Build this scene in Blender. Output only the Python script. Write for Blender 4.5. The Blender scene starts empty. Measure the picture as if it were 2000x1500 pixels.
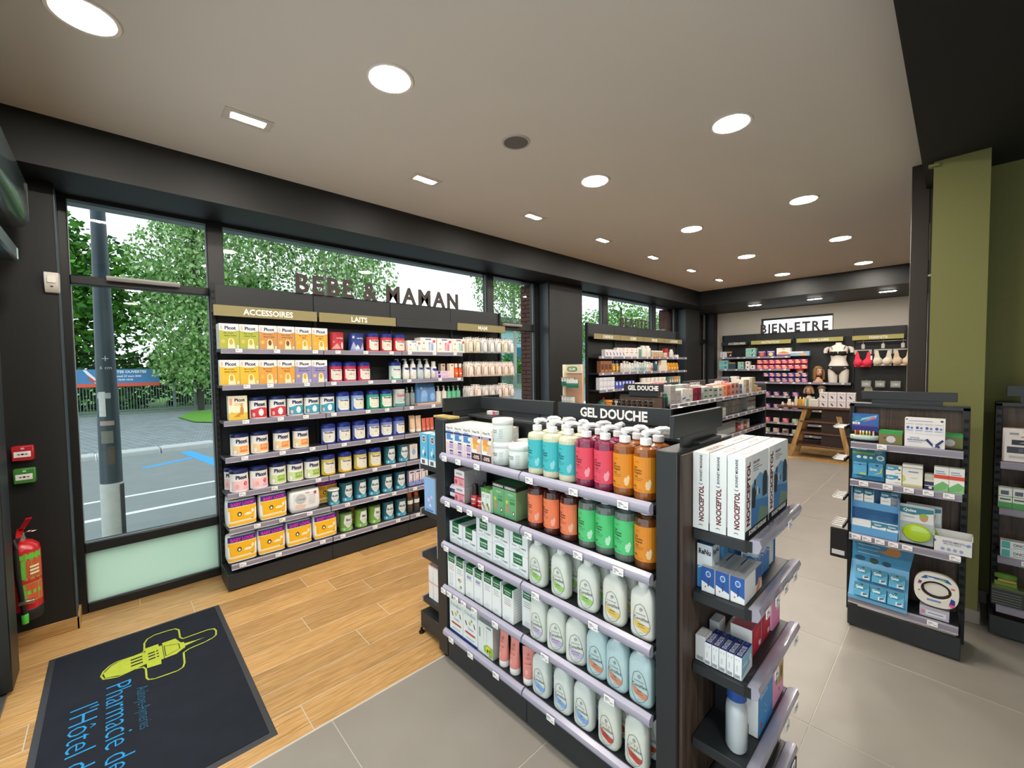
import bpy, bmesh, math, random
from mathutils import Vector, Matrix
random.seed(11)
sc = bpy.context.scene
COL = sc.collection
PI = math.pi

# ---------------------------------------------------------------- camera, world, exposure
def make_camera():
    yaw, pitch, roll = (math.radians(a) for a in (43.46, -2.296, -0.772))
    F = Vector((math.sin(yaw)*math.cos(pitch), math.cos(yaw)*math.cos(pitch), math.sin(pitch)))
    r = Vector((math.cos(yaw), -math.sin(yaw), 0)); u = r.cross(F)
    X = r*math.cos(roll)+u*math.sin(roll); Y = -r*math.sin(roll)+u*math.cos(roll)
    cd = bpy.data.cameras.new('camera'); co = bpy.data.objects.new('camera', cd); COL.objects.link(co)
    cd.sensor_fit = 'HORIZONTAL'; cd.sensor_width = 36; cd.lens = 823/2000*36
    cd.clip_start = .02; cd.clip_end = 300
    m = Matrix.Identity(4)
    for i in range(3): m[i][0] = X[i]; m[i][1] = Y[i]; m[i][2] = -F[i]
    m[0][3], m[1][3], m[2][3] = 0, 0, 1.65
    co.matrix_world = m; sc.camera = co
make_camera()
LAMP = 265.0          # radiance of the ceiling lamps
SKY = 1.9
w = bpy.data.worlds.new('sky'); sc.world = w; w.use_nodes = True
nt = w.node_tree; nt.nodes.clear()
o_ = nt.nodes.new('ShaderNodeOutputWorld'); b_ = nt.nodes.new('ShaderNodeBackground')
tc = nt.nodes.new('ShaderNodeTexCoord'); sp = nt.nodes.new('ShaderNodeSeparateXYZ'); cr = nt.nodes.new('ShaderNodeValToRGB')
nz = nt.nodes.new('ShaderNodeTexNoise'); nz.inputs['Scale'].default_value = 2.2; nz.inputs['Detail'].default_value = 5
mx = nt.nodes.new('ShaderNodeMix'); mx.data_type = 'RGBA'; mx.inputs[7].default_value = (.93, .97, 1, 1); mx.inputs[0].default_value = .5
cr.color_ramp.elements[0].position = 0; cr.color_ramp.elements[0].color = (.90, .95, 1, 1)
cr.color_ramp.elements[1].position = .9; cr.color_ramp.elements[1].color = (.62, .78, 1, 1)
nt.links.new(tc.outputs['Generated'], sp.inputs[0]); nt.links.new(sp.outputs['Z'], cr.inputs[0])
nt.links.new(tc.outputs['Generated'], nz.inputs['Vector']); nt.links.new(nz.outputs['Fac'], mx.inputs[0])
nt.links.new(cr.outputs[0], mx.inputs[6]); nt.links.new(mx.outputs[2], b_.inputs['Color'])
b_.inputs['Strength'].default_value = SKY; nt.links.new(b_.outputs[0], o_.inputs[0])
sc.view_settings.view_transform = 'Standard'; sc.view_settings.look = 'None'
sc.view_settings.gamma = 1; sc.view_settings.use_curve_mapping = False
sc.view_settings.exposure = 0.0
sc.cycles.use_denoising = True
sc.cycles.max_bounces = 10; sc.cycles.diffuse_bounces = 5; sc.cycles.glossy_bounces = 4
sc.cycles.transmission_bounces = 8; sc.cycles.transparent_max_bounces = 16
sc.cycles.sample_clamp_indirect = 4.0

# ---------------------------------------------------------------- materials
def lin(h):
    h = h.lstrip('#'); o = []
    for i in (0, 2, 4):
        c = int(h[i:i+2], 16)/255
        o.append(c/12.92 if c <= .04045 else ((c+.055)/1.055)**2.4)
    return (*o, 1)
MATS = {}
def mat(h, rough=.5, metal=0., spec=.5, coat=0., alpha=1., trans=0., noise=0., nscale=30., emit=0.):
    k = (h, rough, metal, spec, coat, alpha, trans, noise, nscale, emit)
    if k in MATS: return MATS[k]
    m = bpy.data.materials.new('m_'+h); m.use_nodes = True
    t = m.node_tree; p = t.nodes['Principled BSDF']
    p.inputs['Base Color'].default_value = lin(h); p.inputs['Roughness'].default_value = rough
    p.inputs['Metallic'].default_value = metal; p.inputs['Specular IOR Level'].default_value = spec
    p.inputs['Coat Weight'].default_value = coat; p.inputs['Alpha'].default_value = alpha
    p.inputs['Transmission Weight'].default_value = trans
    if emit:
        p.inputs['Emission Color'].default_value = lin(h); p.inputs['Emission Strength'].default_value = emit
    if noise:
        n = t.nodes.new('ShaderNodeTexNoise'); n.inputs['Scale'].default_value = nscale; n.inputs['Detail'].default_value = 4
        c = t.nodes.new('ShaderNodeTexCoord'); r = t.nodes.new('ShaderNodeMapRange')
        r.inputs['To Min'].default_value = 1-noise; r.inputs['To Max'].default_value = 1+noise
        x = t.nodes.new('ShaderNodeMix'); x.data_type = 'RGBA'; x.blend_type = 'MULTIPLY'; x.inputs[0].default_value = 1
        x.inputs[6].default_value = lin(h)
        t.links.new(c.outputs['Object'], n.inputs['Vector']); t.links.new(n.outputs['Fac'], r.inputs['Value'])
        t.links.new(r.outputs[0], x.inputs[7]); t.links.new(x.outputs[2], p.inputs['Base Color'])
    MATS[k] = m
    return m
def glass_mat(name, tint=(1, 1, 1, 1), frost=0., refl=1.):
    m = bpy.data.materials.new(name); m.use_nodes = True; t = m.node_tree; t.nodes.clear()
    o = t.nodes.new('ShaderNodeOutputMaterial'); mx = t.nodes.new('ShaderNodeMixShader')
    g = t.nodes.new('ShaderNodeBsdfGlossy'); g.inputs['Roughness'].default_value = .02 if not frost else .35
    f = t.nodes.new('ShaderNodeFresnel'); f.inputs['IOR'].default_value = 1.3+.2*refl
    if frost:
        a = t.nodes.new('ShaderNodeBsdfTranslucent'); a.inputs[0].default_value = tint
        b = t.nodes.new('ShaderNodeBsdfDiffuse'); b.inputs[0].default_value = tint
        tr = t.nodes.new('ShaderNodeMixShader'); tr.inputs[0].default_value = .22
        t.links.new(a.outputs[0], tr.inputs[1]); t.links.new(b.outputs[0], tr.inputs[2])
    else:
        tr = t.nodes.new('ShaderNodeBsdfTransparent'); tr.inputs[0].default_value = tint
    ge = t.nodes.new('ShaderNodeNewGeometry'); mm = t.nodes.new('ShaderNodeMath'); mm.operation = 'SUBTRACT'; mm.use_clamp = True
    t.links.new(f.outputs[0], mm.inputs[0]); t.links.new(ge.outputs['Backfacing'], mm.inputs[1])
    t.links.new(mm.outputs[0], mx.inputs[0]); t.links.new(tr.outputs[0], mx.inputs[1]); t.links.new(g.outputs[0], mx.inputs[2])
    t.links.new(mx.outputs[0], o.inputs[0])
    return m
def grain_mat(name, dark, mid, light, stretch=(1.1, 16, 16), scale=3., rough=.4, rnd=.25, axis=None, bump=.05):
    """wood-like stretched noise, differs from object to object"""
    m = bpy.data.materials.new(name); m.use_nodes = True; t = m.node_tree; p = t.nodes['Principled BSDF']
    c = t.nodes.new('ShaderNodeTexCoord'); oi = t.nodes.new('ShaderNodeObjectInfo')
    mp = t.nodes.new('ShaderNodeMapping'); mp.inputs['Scale'].default_value = stretch
    mu = t.nodes.new('ShaderNodeMath'); mu.operation = 'MULTIPLY'; mu.inputs[1].default_value = 37
    cx = t.nodes.new('ShaderNodeCombineXYZ')
    t.links.new(oi.outputs['Random'], mu.inputs[0]); t.links.new(mu.outputs[0], cx.inputs[0]); t.links.new(mu.outputs[0], cx.inputs[1])
    t.links.new(cx.outputs[0], mp.inputs['Location']); t.links.new(c.outputs['Object'], mp.inputs['Vector'])
    n = t.nodes.new('ShaderNodeTexNoise'); n.inputs['Scale'].default_value = scale; n.inputs['Detail'].default_value = 7
    n.inputs['Roughness'].default_value = .62; n.inputs['Distortion'].default_value = .9
    t.links.new(mp.outputs[0], n.inputs['Vector'])
    r = t.nodes.new('ShaderNodeValToRGB'); e = r.color_ramp.elements
    e[0].position = .30; e[0].color = lin(dark); e[1].position = .72; e[1].color = lin(light)
    k = e.new(.5); k.color = lin(mid)
    t.links.new(n.outputs['Fac'], r.inputs[0])
    hs = t.nodes.new('ShaderNodeHueSaturation'); mr = t.nodes.new('ShaderNodeMapRange')
    mr.inputs['To Min'].default_value = 1-rnd; mr.inputs['To Max'].default_value = 1+rnd*.6
    t.links.new(oi.outputs['Random'], mr.inputs['Value']); t.links.new(mr.outputs[0], hs.inputs['Value'])
    t.links.new(r.outputs[0], hs.inputs['Color']); t.links.new(hs.outputs[0], p.inputs['Base Color'])
    p.inputs['Roughness'].default_value = rough
    bp = t.nodes.new('ShaderNodeBump'); bp.inputs['Strength'].default_value = bump; bp.inputs['Distance'].default_value = .004
    t.links.new(n.outputs['Fac'], bp.inputs['Height']); t.links.new(bp.outputs[0], p.inputs['Normal'])
    return m
BLACK = mat('101110', .55, noise=.08, nscale=60)          # wall paint
FRAME = mat('121313', .42)                                # window profiles
STEEL = mat('23272a', .48, noise=.06, nscale=80)          # shelving
STEELD = mat('151718', .55)
CEIL = mat('d8d2c9', .85, noise=.015, nscale=4)
DARKCEIL = mat('111111', .7)
WHITEWALL = mat('cfc9bd', .8)
GREEN = mat('71713f', .75, noise=.03, nscale=50)
GOLD = mat('8f8358', .6)
GOLD2 = mat('b5ab62', .6)
RAIL = mat('8d8996', .3, coat=.4)
TICKET = mat('f4f2f0', .5)
WHITE = mat('f2f1ee', .45)
INK = mat('1b2140', .5)
CLEAR = glass_mat('window_glass', (.96, .99, .98, 1))
FROST = glass_mat('frosted_glass', (.80, .95, .83, 1), frost=1)
PLASTIC = glass_mat('clear_plastic', (.86, .85, .92, 1))
OAK = grain_mat('oak_plank', '94703f', 'bb915a', 'd2ab74', stretch=(1.6, 26, 26), rough=.36, rnd=.2)
WALNUT = grain_mat('walnut_panel', '2e231c', '4a3a2f', '5c4a3d', stretch=(14, 14, .8), rough=.55, rnd=.05)
WALNUT2 = grain_mat('walnut_board', '3a2317', '5a3a28', '6d4a36', stretch=(1, 12, 12), rough=.5, rnd=.1)
PINE = grain_mat('pine', '8a6a3d', 'a9854f', 'bd9a63', stretch=(8, 8, .9), rough=.55, rnd=.1)
TILE = mat('8f8980', .36, noise=.14, nscale=3.5)
GROUT = mat('c2bbae', .8)

# ---------------------------------------------------------------- mesh builder
TXT = {}
_cu = bpy.data.curves.new('lettering_source', 'FONT'); _co = bpy.data.objects.new('lettering_source', _cu); COL.objects.link(_co)
def glyphs(s, bold=0.):
    k = (s, bold)
    if k not in TXT:
        _cu.body = s; _cu.resolution_u = 2; _cu.offset = bold; _cu.size = 1; _cu.fill_mode = 'FRONT'
        bpy.context.view_layer.update()
        dg = bpy.context.evaluated_depsgraph_get(); e = _co.evaluated_get(dg); me = e.to_mesh()
        vs = [(v.co.x, v.co.y) for v in me.vertices]; fs = [tuple(p.vertices) for p in me.polygons]
        e.to_mesh_clear()
        if vs:
            x0 = min(v[0] for v in vs); x1 = max(v[0] for v in vs)
        else: x0 = x1 = 0
        vs = [((x-(x0+x1)/2)/.729, y/.729) for x, y in vs]
        TXT[k] = (vs, fs, (x1-x0)/.729)
    return TXT[k]

class MB:
    def __init__(s): s.v = []; s.f = []; s.m = []; s.mats = []
    def mi(s, m):
        if m not in s.mats: s.mats.append(m)
        return s.mats.index(m)
    def face(s, pts, m):
        b = len(s.v); s.v += [tuple(p) for p in pts]; s.f.append(tuple(range(b, b+len(pts)))); s.m.append(s.mi(m)); return s
    def raw(s, vs, fs, m):
        b = len(s.v); s.v += [tuple(p) for p in vs]; i = s.mi(m)
        for f in fs: s.f.append(tuple(b+k for k in f)); s.m.append(i)
        return s
    def box(s, x0, y0, z0, x1, y1, z1, m, b=0.):
        if b <= 0:
            vs = [(x, y, z) for z in (z0, z1) for y in (y0, y1) for x in (x0, x1)]
            return s.raw(vs, [(0, 2, 3, 1), (4, 5, 7, 6), (0, 1, 5, 4), (2, 6, 7, 3), (0, 4, 6, 2), (1, 3, 7, 5)], m)
        bm = bmesh.new(); bmesh.ops.create_cube(bm, size=1)
        for v in bm.verts: v.co = Vector(((x0+x1)/2+v.co.x*(x1-x0), (y0+y1)/2+v.co.y*(y1-y0), (z0+z1)/2+v.co.z*(z1-z0)))
        bmesh.ops.bevel(bm, geom=bm.edges[:], offset=b, segments=1, affect='EDGES', profile=.5)
        s.raw([v.co[:] for v in bm.verts], [tuple(v.index for v in f.verts) for f in bm.faces], m) if not bm.verts.index_update() else 0
        bm.free(); return s
    def loft(s, rings, m, cap0=True, cap1=True):
        n = len(rings[0]); b = len(s.v)
        ml = m if isinstance(m, list) else [m]*(len(rings)-1)
        for r in rings: s.v += [tuple(p) for p in r]
        for i in range(len(rings)-1):
            k = s.mi(ml[i])
            for j in range(n):
                a = b+i*n+j; c = b+i*n+(j+1) % n
                s.f.append((a, c, c+n, a+n)); s.m.append(k)
        if cap0: s.f.append(tuple(b+j for j in reversed(range(n)))); s.m.append(s.mi(ml[0]))
        if cap1: s.f.append(tuple(b+(len(rings)-1)*n+j for j in range(n))); s.m.append(s.mi(ml[-1]))
        return s
    def lathe(s, prof, m, n=20, cx=0, cy=0, sx=1, sy=1, e=1., cap0=True, cap1=True):
        R = []
        for r, z in prof:
            ring = []
            for j in range(n):
                t = 2*PI*j/n; c, d = math.cos(t), math.sin(t)
                c = math.copysign(abs(c)**e, c); d = math.copysign(abs(d)**e, d)
                ring.append((cx+r*sx*c, cy+r*sy*d, z))
            R.append(ring)
        return s.loft(R, m, cap0, cap1)
    def tube(s, path, r, m, n=8):
        P = [Vector(p) for p in path]; R = []; up = Vector((0, 0, 1))
        rr = r if isinstance(r, (list, tuple)) else [r]*len(P)
        for i, p in enumerate(P):
            d = (P[min(i+1, len(P)-1)]-P[max(i-1, 0)]).normalized()
            a = d.cross(up if abs(d.z) < .95 else Vector((1, 0, 0))).normalized(); c = a.cross(d)
            R.append([tuple(p+a*math.cos(2*PI*j/n)*rr[i]+c*math.sin(2*PI*j/n)*rr[i]) for j in range(n)])
        return s.loft(R, m)
    def prism(s, prof, x0, x1, m):           # profile in (y, z), extruded along x
        return s.loft([[(x0, y, z) for y, z in prof], [(x1, y, z) for y, z in prof]], m)
    def text3(s, st, h, m, depth=0., bold=.02, maxw=None, sx=1.):
        """standing lettering in the xz plane, centred on x, base at z=0, facing -y"""
        vs, fs, wd = glyphs(st, bold); k = h
        kx = h*sx if not maxw else min(h*sx, maxw/max(wd, 1e-6))
        s.raw([(x*kx, 0, y*k) for x, y in vs], fs, m)
        if depth:
            s.raw([(x*kx, depth, y*k) for x, y in vs], [f[::-1] for f in fs], m)
            ed = {}
            for f in fs:
                for i in range(len(f)):
                    a, c = f[i], f[(i+1) % len(f)]
                    if (c, a) in ed: del ed[(c, a)]
                    else: ed[(a, c)] = 1
            for a, c in ed:
                A, C = vs[a], vs[c]
                s.face([(A[0]*kx, 0, A[1]*k), (A[0]*kx, depth, A[1]*k), (C[0]*kx, depth, C[1]*k), (C[0]*kx, 0, C[1]*k)], m)
        return s
    def add(s, o, M=None):
        b = len(s.v); s.v += [tuple(M @ Vector(p)) for p in o.v] if M else o.v
        ix = [s.mi(m) for m in o.mats]
        for f, k in zip(o.f, o.m): s.f.append(tuple(b+i for i in f)); s.m.append(ix[k])
        return s
    def xf(s, M): s.v = [tuple(M @ Vector(p)) for p in s.v]; return s
    def fn(s, f): s.v = [f(*p) for p in s.v]; return s
    def mesh(s, name, smooth=40):
        me = bpy.data.meshes.new(name); me.from_pydata(s.v, [], s.f)
        for m in s.mats: me.materials.append(m)
        me.polygons.foreach_set('material_index', s.m)
        if smooth:
            me.polygons.foreach_set('use_smooth', [True]*len(s.f)); me.set_sharp_from_angle(angle=math.radians(smooth))
        me.update(); return me
def obj(name, mb, parent=None, loc=(0, 0, 0), rz=0, smooth=40, **props):
    me = mb.mesh(name, smooth) if isinstance(mb, MB) else mb
    o = bpy.data.objects.new(name, me); COL.objects.link(o)
    o.location = loc; o.rotation_euler = (0, 0, rz)
    if parent: o.parent = parent
    for k, v in props.items(): o[k] = v
    return o
def thing(name, label, cat, loc=(0, 0, 0), rz=0, group=None):
    o = bpy.data.objects.new(name, None); COL.objects.link(o); o.empty_display_size = .05
    o.location = loc; o.rotation_euler = (0, 0, rz); o['label'] = label; o['category'] = cat
    if group: o['group'] = group
    return o
def tag(o, label, cat, group=None):
    o['label'] = label; o['category'] = cat
    if group: o['group'] = group
    return o
def struct(name, mb, **k): return obj(name, mb, kind='structure', **k)
def T(x=0, y=0, z=0, rz=0): return Matrix.Translation((x, y, z)) @ Matrix.Rotation(rz, 4, 'Z')
# ---------------------------------------------------------------- room shell
ZC, ZS, ZD = 3.12, 2.83, 2.93       # ceiling, window soffit, dark ceiling
YW, YF, XF, XW = 4.095, 3.6, 8.68, 10.4
XD = -.48                           # entrance wall plane
fl = struct('floor', MB().box(XD-.3, -4, -.12, XW+.3, 4.3, -.0015, GROUT))
# oak-look planks in the shop front, then stone tiles, oak again at the far end
def plank(x0, x1, y0, y1, zz=0.0):
    a, b = .002, (x1-x0)/2; hy = (y1-y0)/2
    obj('plank', MB().box(-b+a, -hy+a, -.012, b-a, hy-a, 0, OAK, .0012), fl, ((x0+x1)/2, (y0+y1)/2, zz))
PJ = {0: .612, 1: .2, 2: 1.06, 3: 1.295, 4: .853, 5: 1.36, 6: 1.16, 7: 1.02, 8: .35, 9: .62, 10: .084}
for k in range(11):
    y0 = 1.998+.1955*k; y1 = min(y0+.1955, 4.12)
    if k == 10: y0 = 3.953
    x = PJ[k]-1.2*3
    while x < 5.2:
        a, b = max(x, XD-.02), min(x+1.2, 5.2)
        if b-a > .05: plank(a, b, y0, y1)
        x += 1.2
for k in range(20):
    y0 = -.345+.1955*k*1.17
    if y0 > 4: break
    x = 8.5+(k*.37 % 1.0)-1.0
    while x < XW:
        a, b = max(x, 8.5), min(x+1.2, XW)
        if b-a > .05: plank(a, b, y0, y0+.2287)
        x += 1.2
obj('plank_field', MB().box(5.2, 1.998, -.012, 8.5, 4.12, -.001, OAK), fl)
NT = 0
for i in range(-2, 12):
    for j in range(-4, 3):
        x0, y0 = .69+.78*(i-1), 1.21-.78*(j)-.0
        y0 = 1.21+.78*(j-1) if j < 3 else 0
        x1, y1 = x0+.78, y0+.78
        if y1 > 1.998: continue
        x0, x1 = max(x0, XD-.1), min(x1, 8.5)
        if x1-x0 < .05: continue
        hx, hy = (x1-x0)/2-.0016, (y1-y0)/2-.0016
        obj('floor_tile', MB().box(-hx, -hy, -.012, hx, hy, -.0002, TILE, .001), fl, ((x0+x1)/2, (y0+y1)/2, 0))
struct('ceiling', MB().box(XD-.3, .18, ZC, XF+.1, YF+.05, ZC+.1, CEIL))
struct('trim_1', MB().box(XD-.3, YF, ZS, XW+.2, YW+.2, ZC+.1, BLACK))                      # bulkhead over the windows
struct('trim_2', MB().box(XF, .18, ZS, XW+.2, YF, ZC+.1, BLACK))                           # bulkhead over the far shelves
struct('ceiling_dark', MB().box(XD-.3, -4, ZD, XW, .18, ZC+.1, DARKCEIL))
struct('trim_3', MB().box(4.45, .18, ZD+.02, XF, .2, ZC, DARKCEIL))
# far wall with a high window
fw = MB()
fw.box(XW, -1.2, 0, XW+.2, 1.70, ZS, WHITEWALL).box(XW, 3.0, 0, XW+.2, YW+.2, ZS, WHITEWALL)
fw.box(XW, 1.70, 0, XW+.2, 3.0, 2.25, WHITEWALL).box(XW, 1.70, 2.637, XW+.2, 3.0, ZS, WHITEWALL)
struct('wall_far', fw)
obj('window_pane', MB().box(XW+.12, 1.70, 2.25, XW+.13, 3.0, 2.637, CLEAR), struct('window_4', MB().box(XW+.1, 1.70, 2.6, XW+.16, 3.0, 2.637, FRAME).box(XW+.1, 1.70, 2.25, XW+.16, 1.73, 2.6, FRAME).box(XW+.1, 2.97, 2.25, XW+.16, 3.0, 2.6, FRAME)))
# green wall, pier and its stone skirting
struct('wall_right', MB().box(4.26, -4, 0, 4.4, -.12, ZD, GREEN).box(XD-.3, -4.1, 0, 4.4, -4, ZD, GREEN))
struct('wall_pier', MB().box(3.88, -.12, .085, 4.40, .126, ZD, GREEN).box(3.86, .10, 2.895, 3.9, .15, 2.912, GREEN))
struct('baseboard_pier', MB().box(3.868, -.132, 0, 4.41, .135, .085, TILE, .004))
struct('baseboard_right', MB().box(4.245, -4, 0, 4.262, -.13, .085, TILE, .004))
struct('wall_back', MB().box(4.40, .02, 0, XW+.2, .126, ZS+.1, BLACK))
# tall dark-brown clad post beside the pier
pt = thing('clad_post', 'tall dark brown clad post standing left of the green pier', 'post', (4.46, .19, 0))
BROWN = mat('2c211d', .5, noise=.1)
obj('front_panel', MB().box(-.02, -.03, 0, .02, .07, ZC, BROWN, .003), pt)
obj('side_panel', MB().box(-.02, -.062, 0, .3, -.034, ZD, mat('17110f', .5), .002), pt)
obj('bracket', MB().box(-.04, -.06, 2.28, -.021, -.03, 2.295, mat('a8a37a', .5)), pt)

# window wall: dark piers, frames, glass
wl = MB()
def pier(x0, x1, yf): wl.box(x0, yf, 0, x1, YW+.03, ZS, BLACK, .004)
pier(XD-.3, -.225, 3.884); pier(4.41, 5.15, 3.88); pier(8.70, 9.40, 3.90); pier(10.2, XW+.2, 3.9)
struct('wall_windows', wl)
struct('baseboard_left', MB().box(XD, 3.868, 0, -.212, 3.884, .078, OAK, .002).box(-.224, 3.868, 0, -.210, 4.07, .078, OAK, .002))
def window(name, x0, x1, muls, rails, panes):
    """muls: list of (xa, xb) uprights; rails: (xa, xb, za, zb); panes: (xa, xb, za, zb, material)"""
    f = MB()
    for a, b in muls: f.box(a, YW-.03, 0, b, YW+.06, ZS, FRAME, .004)
    for a, b, c, d in rails: f.box(a, YW-.03, c, b, YW+.06, d, FRAME, .004)
    f.box(x0, YW-.02, 2.805, x1, YW+.05, ZS+.02, FRAME)
    o = struct(name, f)
    for a, b, c, d, m in panes: obj('pane', MB().box(a, YW+.008, c, b, YW+.02, d, m), o)
    # thin bright gaskets beside the panes
    g = MB(); GK = mat('8f979b', .4)
    for a, b, c, d, m in panes:
        g.box(b-.006, YW-.001, c, b, YW+.008, d, GK).box(a, YW-.001, c, a+.004, YW+.008, d, GK).box(a, YW-.001, c, b, YW+.008, c+.004, GK)
    obj('gasket', g, o)
window('window_1', -.225, 4.41, [(-.225, -.18), (.575, .683), (3.445, 3.555), (4.30, 4.41)],
       [(-.18, .575, 0, .06), (-.18, .575, .415, .48), (-.18, .575, 2.247, 2.305), (3.555, 4.30, 2.14, 2.235), (3.555, 4.30, 0, .06), (.683, 3.445, 2.0, 2.26)],
       [(-.18, .575, .06, .415, FROST), (-.18, .575, .48, 2.247, CLEAR), (-.18, .575, 2.305, 2.805, CLEAR), (.683, 3.445, 2.26, 2.805, CLEAR), (3.555, 4.30, .06, 2.14, CLEAR), (3.555, 4.30, 2.235, 2.805, CLEAR)])
struct('wall_window_1', MB().box(.683, YW, 0, 3.445, YW+.06, 2.0, STEELD))
window('window_2', 5.15, 8.70, [(5.15, 5.20), (5.96, 6.11), (7.63, 7.76), (8.56, 8.70)],
       [(6.11, 8.56, 2.0, 2.2), (5.20, 5.96, 0, .06)],
       [(5.20, 5.96, .06, 2.805, CLEAR), (6.11, 7.63, 2.2, 2.805, CLEAR), (7.76, 8.56, 2.2, 2.805, CLEAR)])
struct('wall_window_2', MB().box(6.11, YW, 0, 8.56, YW+.06, 2.0, STEELD))
window('window_3', 9.40, 10.2, [(9.40, 9.48), (10.12, 10.2)], [(9.48, 10.12, 2.14, 2.235), (9.48, 10.12, 0, .06)],
       [(9.48, 10.12, .06, 2.14, CLEAR), (9.48, 10.12, 2.235, 2.805, CLEAR)])
for i, x in enumerate((-.225, 4.41, 5.15, 8.7)):  # lit pier sides: the highlight is put into the paler strip colour
    struct('wall_painted_highlight_%d' % (i+1), MB().box(x-.006 if i != 0 else x-.002, 3.9 if i else 3.882, 0, x+.001 if i != 0 else x+.004, 4.06, 2.8, mat('39424a', .35)))
# outside reveal: lintel and brick piers
struct('wall_lintel', MB().box(-1, YW+.06, 2.815, XW+.4, YW+.19, 3.4, mat('8b9399', .6)))
BRK = mat('59362f', .85, noise=.25, nscale=40); MORT = mat('33251f', .9)
def brick_pier(nm, x0, x1, single):
    p = struct(nm, MB().box(x0+.004, YW+.075, -.1, x1, YW+.265, 2.81, MORT))
    shared = MB().box(-.105, -.05, -.0245, .105, .05, .0245, BRK, .004).mesh('brick')
    half = MB().box(-.05, -.05, -.0245, .05, .05, .0245, BRK, .004).mesh('brick')
    allb = MB(); k = 0; z = -.07
    while z < 2.78:
        # bricks on the reveal face (facing -x); headers alternate with stretchers
        ys = [YW+.165] if k % 2 else [YW+.115, YW+.22]
        for i, y in enumerate(ys):
            long = bool(k % 2)
            if single: o = bpy.data.objects.new('brick', shared if long else half); COL.objects.link(o); o.parent = p; o.location = (x0+.05-.004*((k+i) % 2), y, z); o.rotation_euler = (0, 0, PI/2)
            else: allb.box(x0-.004*((k+i) % 2), y-(.105 if long else .05), z-.0245, x0+.1, y+(.105 if long else .05), z+.0245, BRK)
        z += .0585; k += 1
    if not single: obj('brickwork', allb, p, kind='stuff')
brick_pier('wall_brick_1', 4.325, 4.9, True); brick_pier('wall_brick_2', 8.45, 9.0, False); brick_pier('wall_brick_3', 10.0, 10.6, False)

# entrance side: sliding glass door, its operator box and sensor
dr = MB()
for y in (-2.6, -.9, .85, 2.1, 3.46): dr.box(XD-.05, y-.03, 0, XD, y+.03, 2.42, FRAME, .004)
dr.box(XD-.05, -2.6, 2.36, XD, 3.5, 2.45, FRAME).box(XD-.05, -2.6, 0, XD, 3.5, .05, FRAME)
d1 = struct('door_1', dr)
obj('door_glass', MB().box(XD-.03, -2.57, .05, XD-.02, 3.43, 2.36, CLEAR), d1)
obj('threshold', MB().box(XD-.06, -2.6, 0, XD+.03, 3.52, .012, mat('8f9090', .35, metal=.8), .003), d1)
obj('door_leaf', MB().box(XD+.0, 3.30, .02, XD+.05, 3.52, 2.4, FRAME, .004), d1)
struct('wall_entrance', MB().box(XD-.3, 3.52, 0, XD-.001, 4.2, ZC, BLACK).box(XD-.3, -4, 2.45, XD-.001, 3.52, ZC, BLACK).box(XD-.3, -4, 0, XD, -2.6, 2.45, BLACK))
op = thing('door_operator', 'glossy dark automatic door operator box above the entrance at left', 'door opener', (XD, 3.6, 2.45))
GLOSS = mat('30393a', .22, coat=.5)
pr_ = [(0, 0), (.10, 0), (.15, .02), (.172, .06), (.172, .26), (.15, .30), (0, .30)]
obj('cover', MB().loft([[(x, -4.2, z) for x, z in pr_], [(x, 0, z) for x, z in pr_]], GLOSS), op)
obj('end_cap', MB().loft([[(x*1.01, 0, z) for x, z in pr_], [(x*1.01, .008, z) for x, z in pr_]], mat('22282a', .4)), op)
se = thing('door_sensor', 'slim grey presence sensor bar hanging below the door operator', 'sensor', (XD, 3.6, 2.27))
obj('housing', MB().box(.0, -.55, 0, .125, 0, .085, mat('3c4a4e', .3), .01), se)
obj('lens', MB().box(.118, -.035, .012, .128, -.012, .07, mat('b9d3d2', .2)), se)

# ---------------------------------------------------------------- ceiling lamps
GLOW = mat('fff6ea', .5, emit=LAMP); RIM = mat('cfc6bb', .5)
def round_lamp(x, y, label, z=ZC, r=.098):
    t = thing('round_downlight', label, 'ceiling light', (x, y, z), 0, 'round ceiling downlights')
    obj('trim_ring', MB().lathe([(r, -.001), (r+.004, -.006), (r+.018, -.007), (r+.024, 0)], RIM, 36, cap0=False, cap1=False), t)
    obj('diffuser', MB().lathe([(r, -.004), (r, -.002)], GLOW, 36), t)
O = ['first', 'second', 'third', 'fourth', 'fifth', 'sixth', 'seventh', 'eighth', 'ninth', 'tenth', 'eleventh', 'twelfth', 'thirteenth', 'fourteenth', 'fifteenth', 'sixteenth', 'seventeenth', 'eighteenth', 'nineteenth', 'twentieth']
round_lamp(-.03, 2.5, 'big round downlight over the entrance mat, cut by the top edge')
for i, x in enumerate((1.078, 2.84, 4.615, 6.355, 8.08)):
    round_lamp(x, 2.008, '%s round downlight of the row over the oak floor' % ('nearest' if i == 0 else O[i]))
for i, x in enumerate((2.80, 4.573, 6.316, 8.12)):
    round_lamp(x, .978, '%s round downlight of the row nearer the dark ceiling' % ('nearest' if i == 0 else O[i]))
round_lamp(1.05, .978, 'round downlight behind the photographer, over the island end')
for i, (x, y) in enumerate(((.3, -.7), (.3, -2.4))):  # extra lamps out of view, added to light the goods from the front
    round_lamp(x, y, '%s unseen fill downlight added in the dark ceiling behind the photographer' % O[i], ZD)
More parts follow.
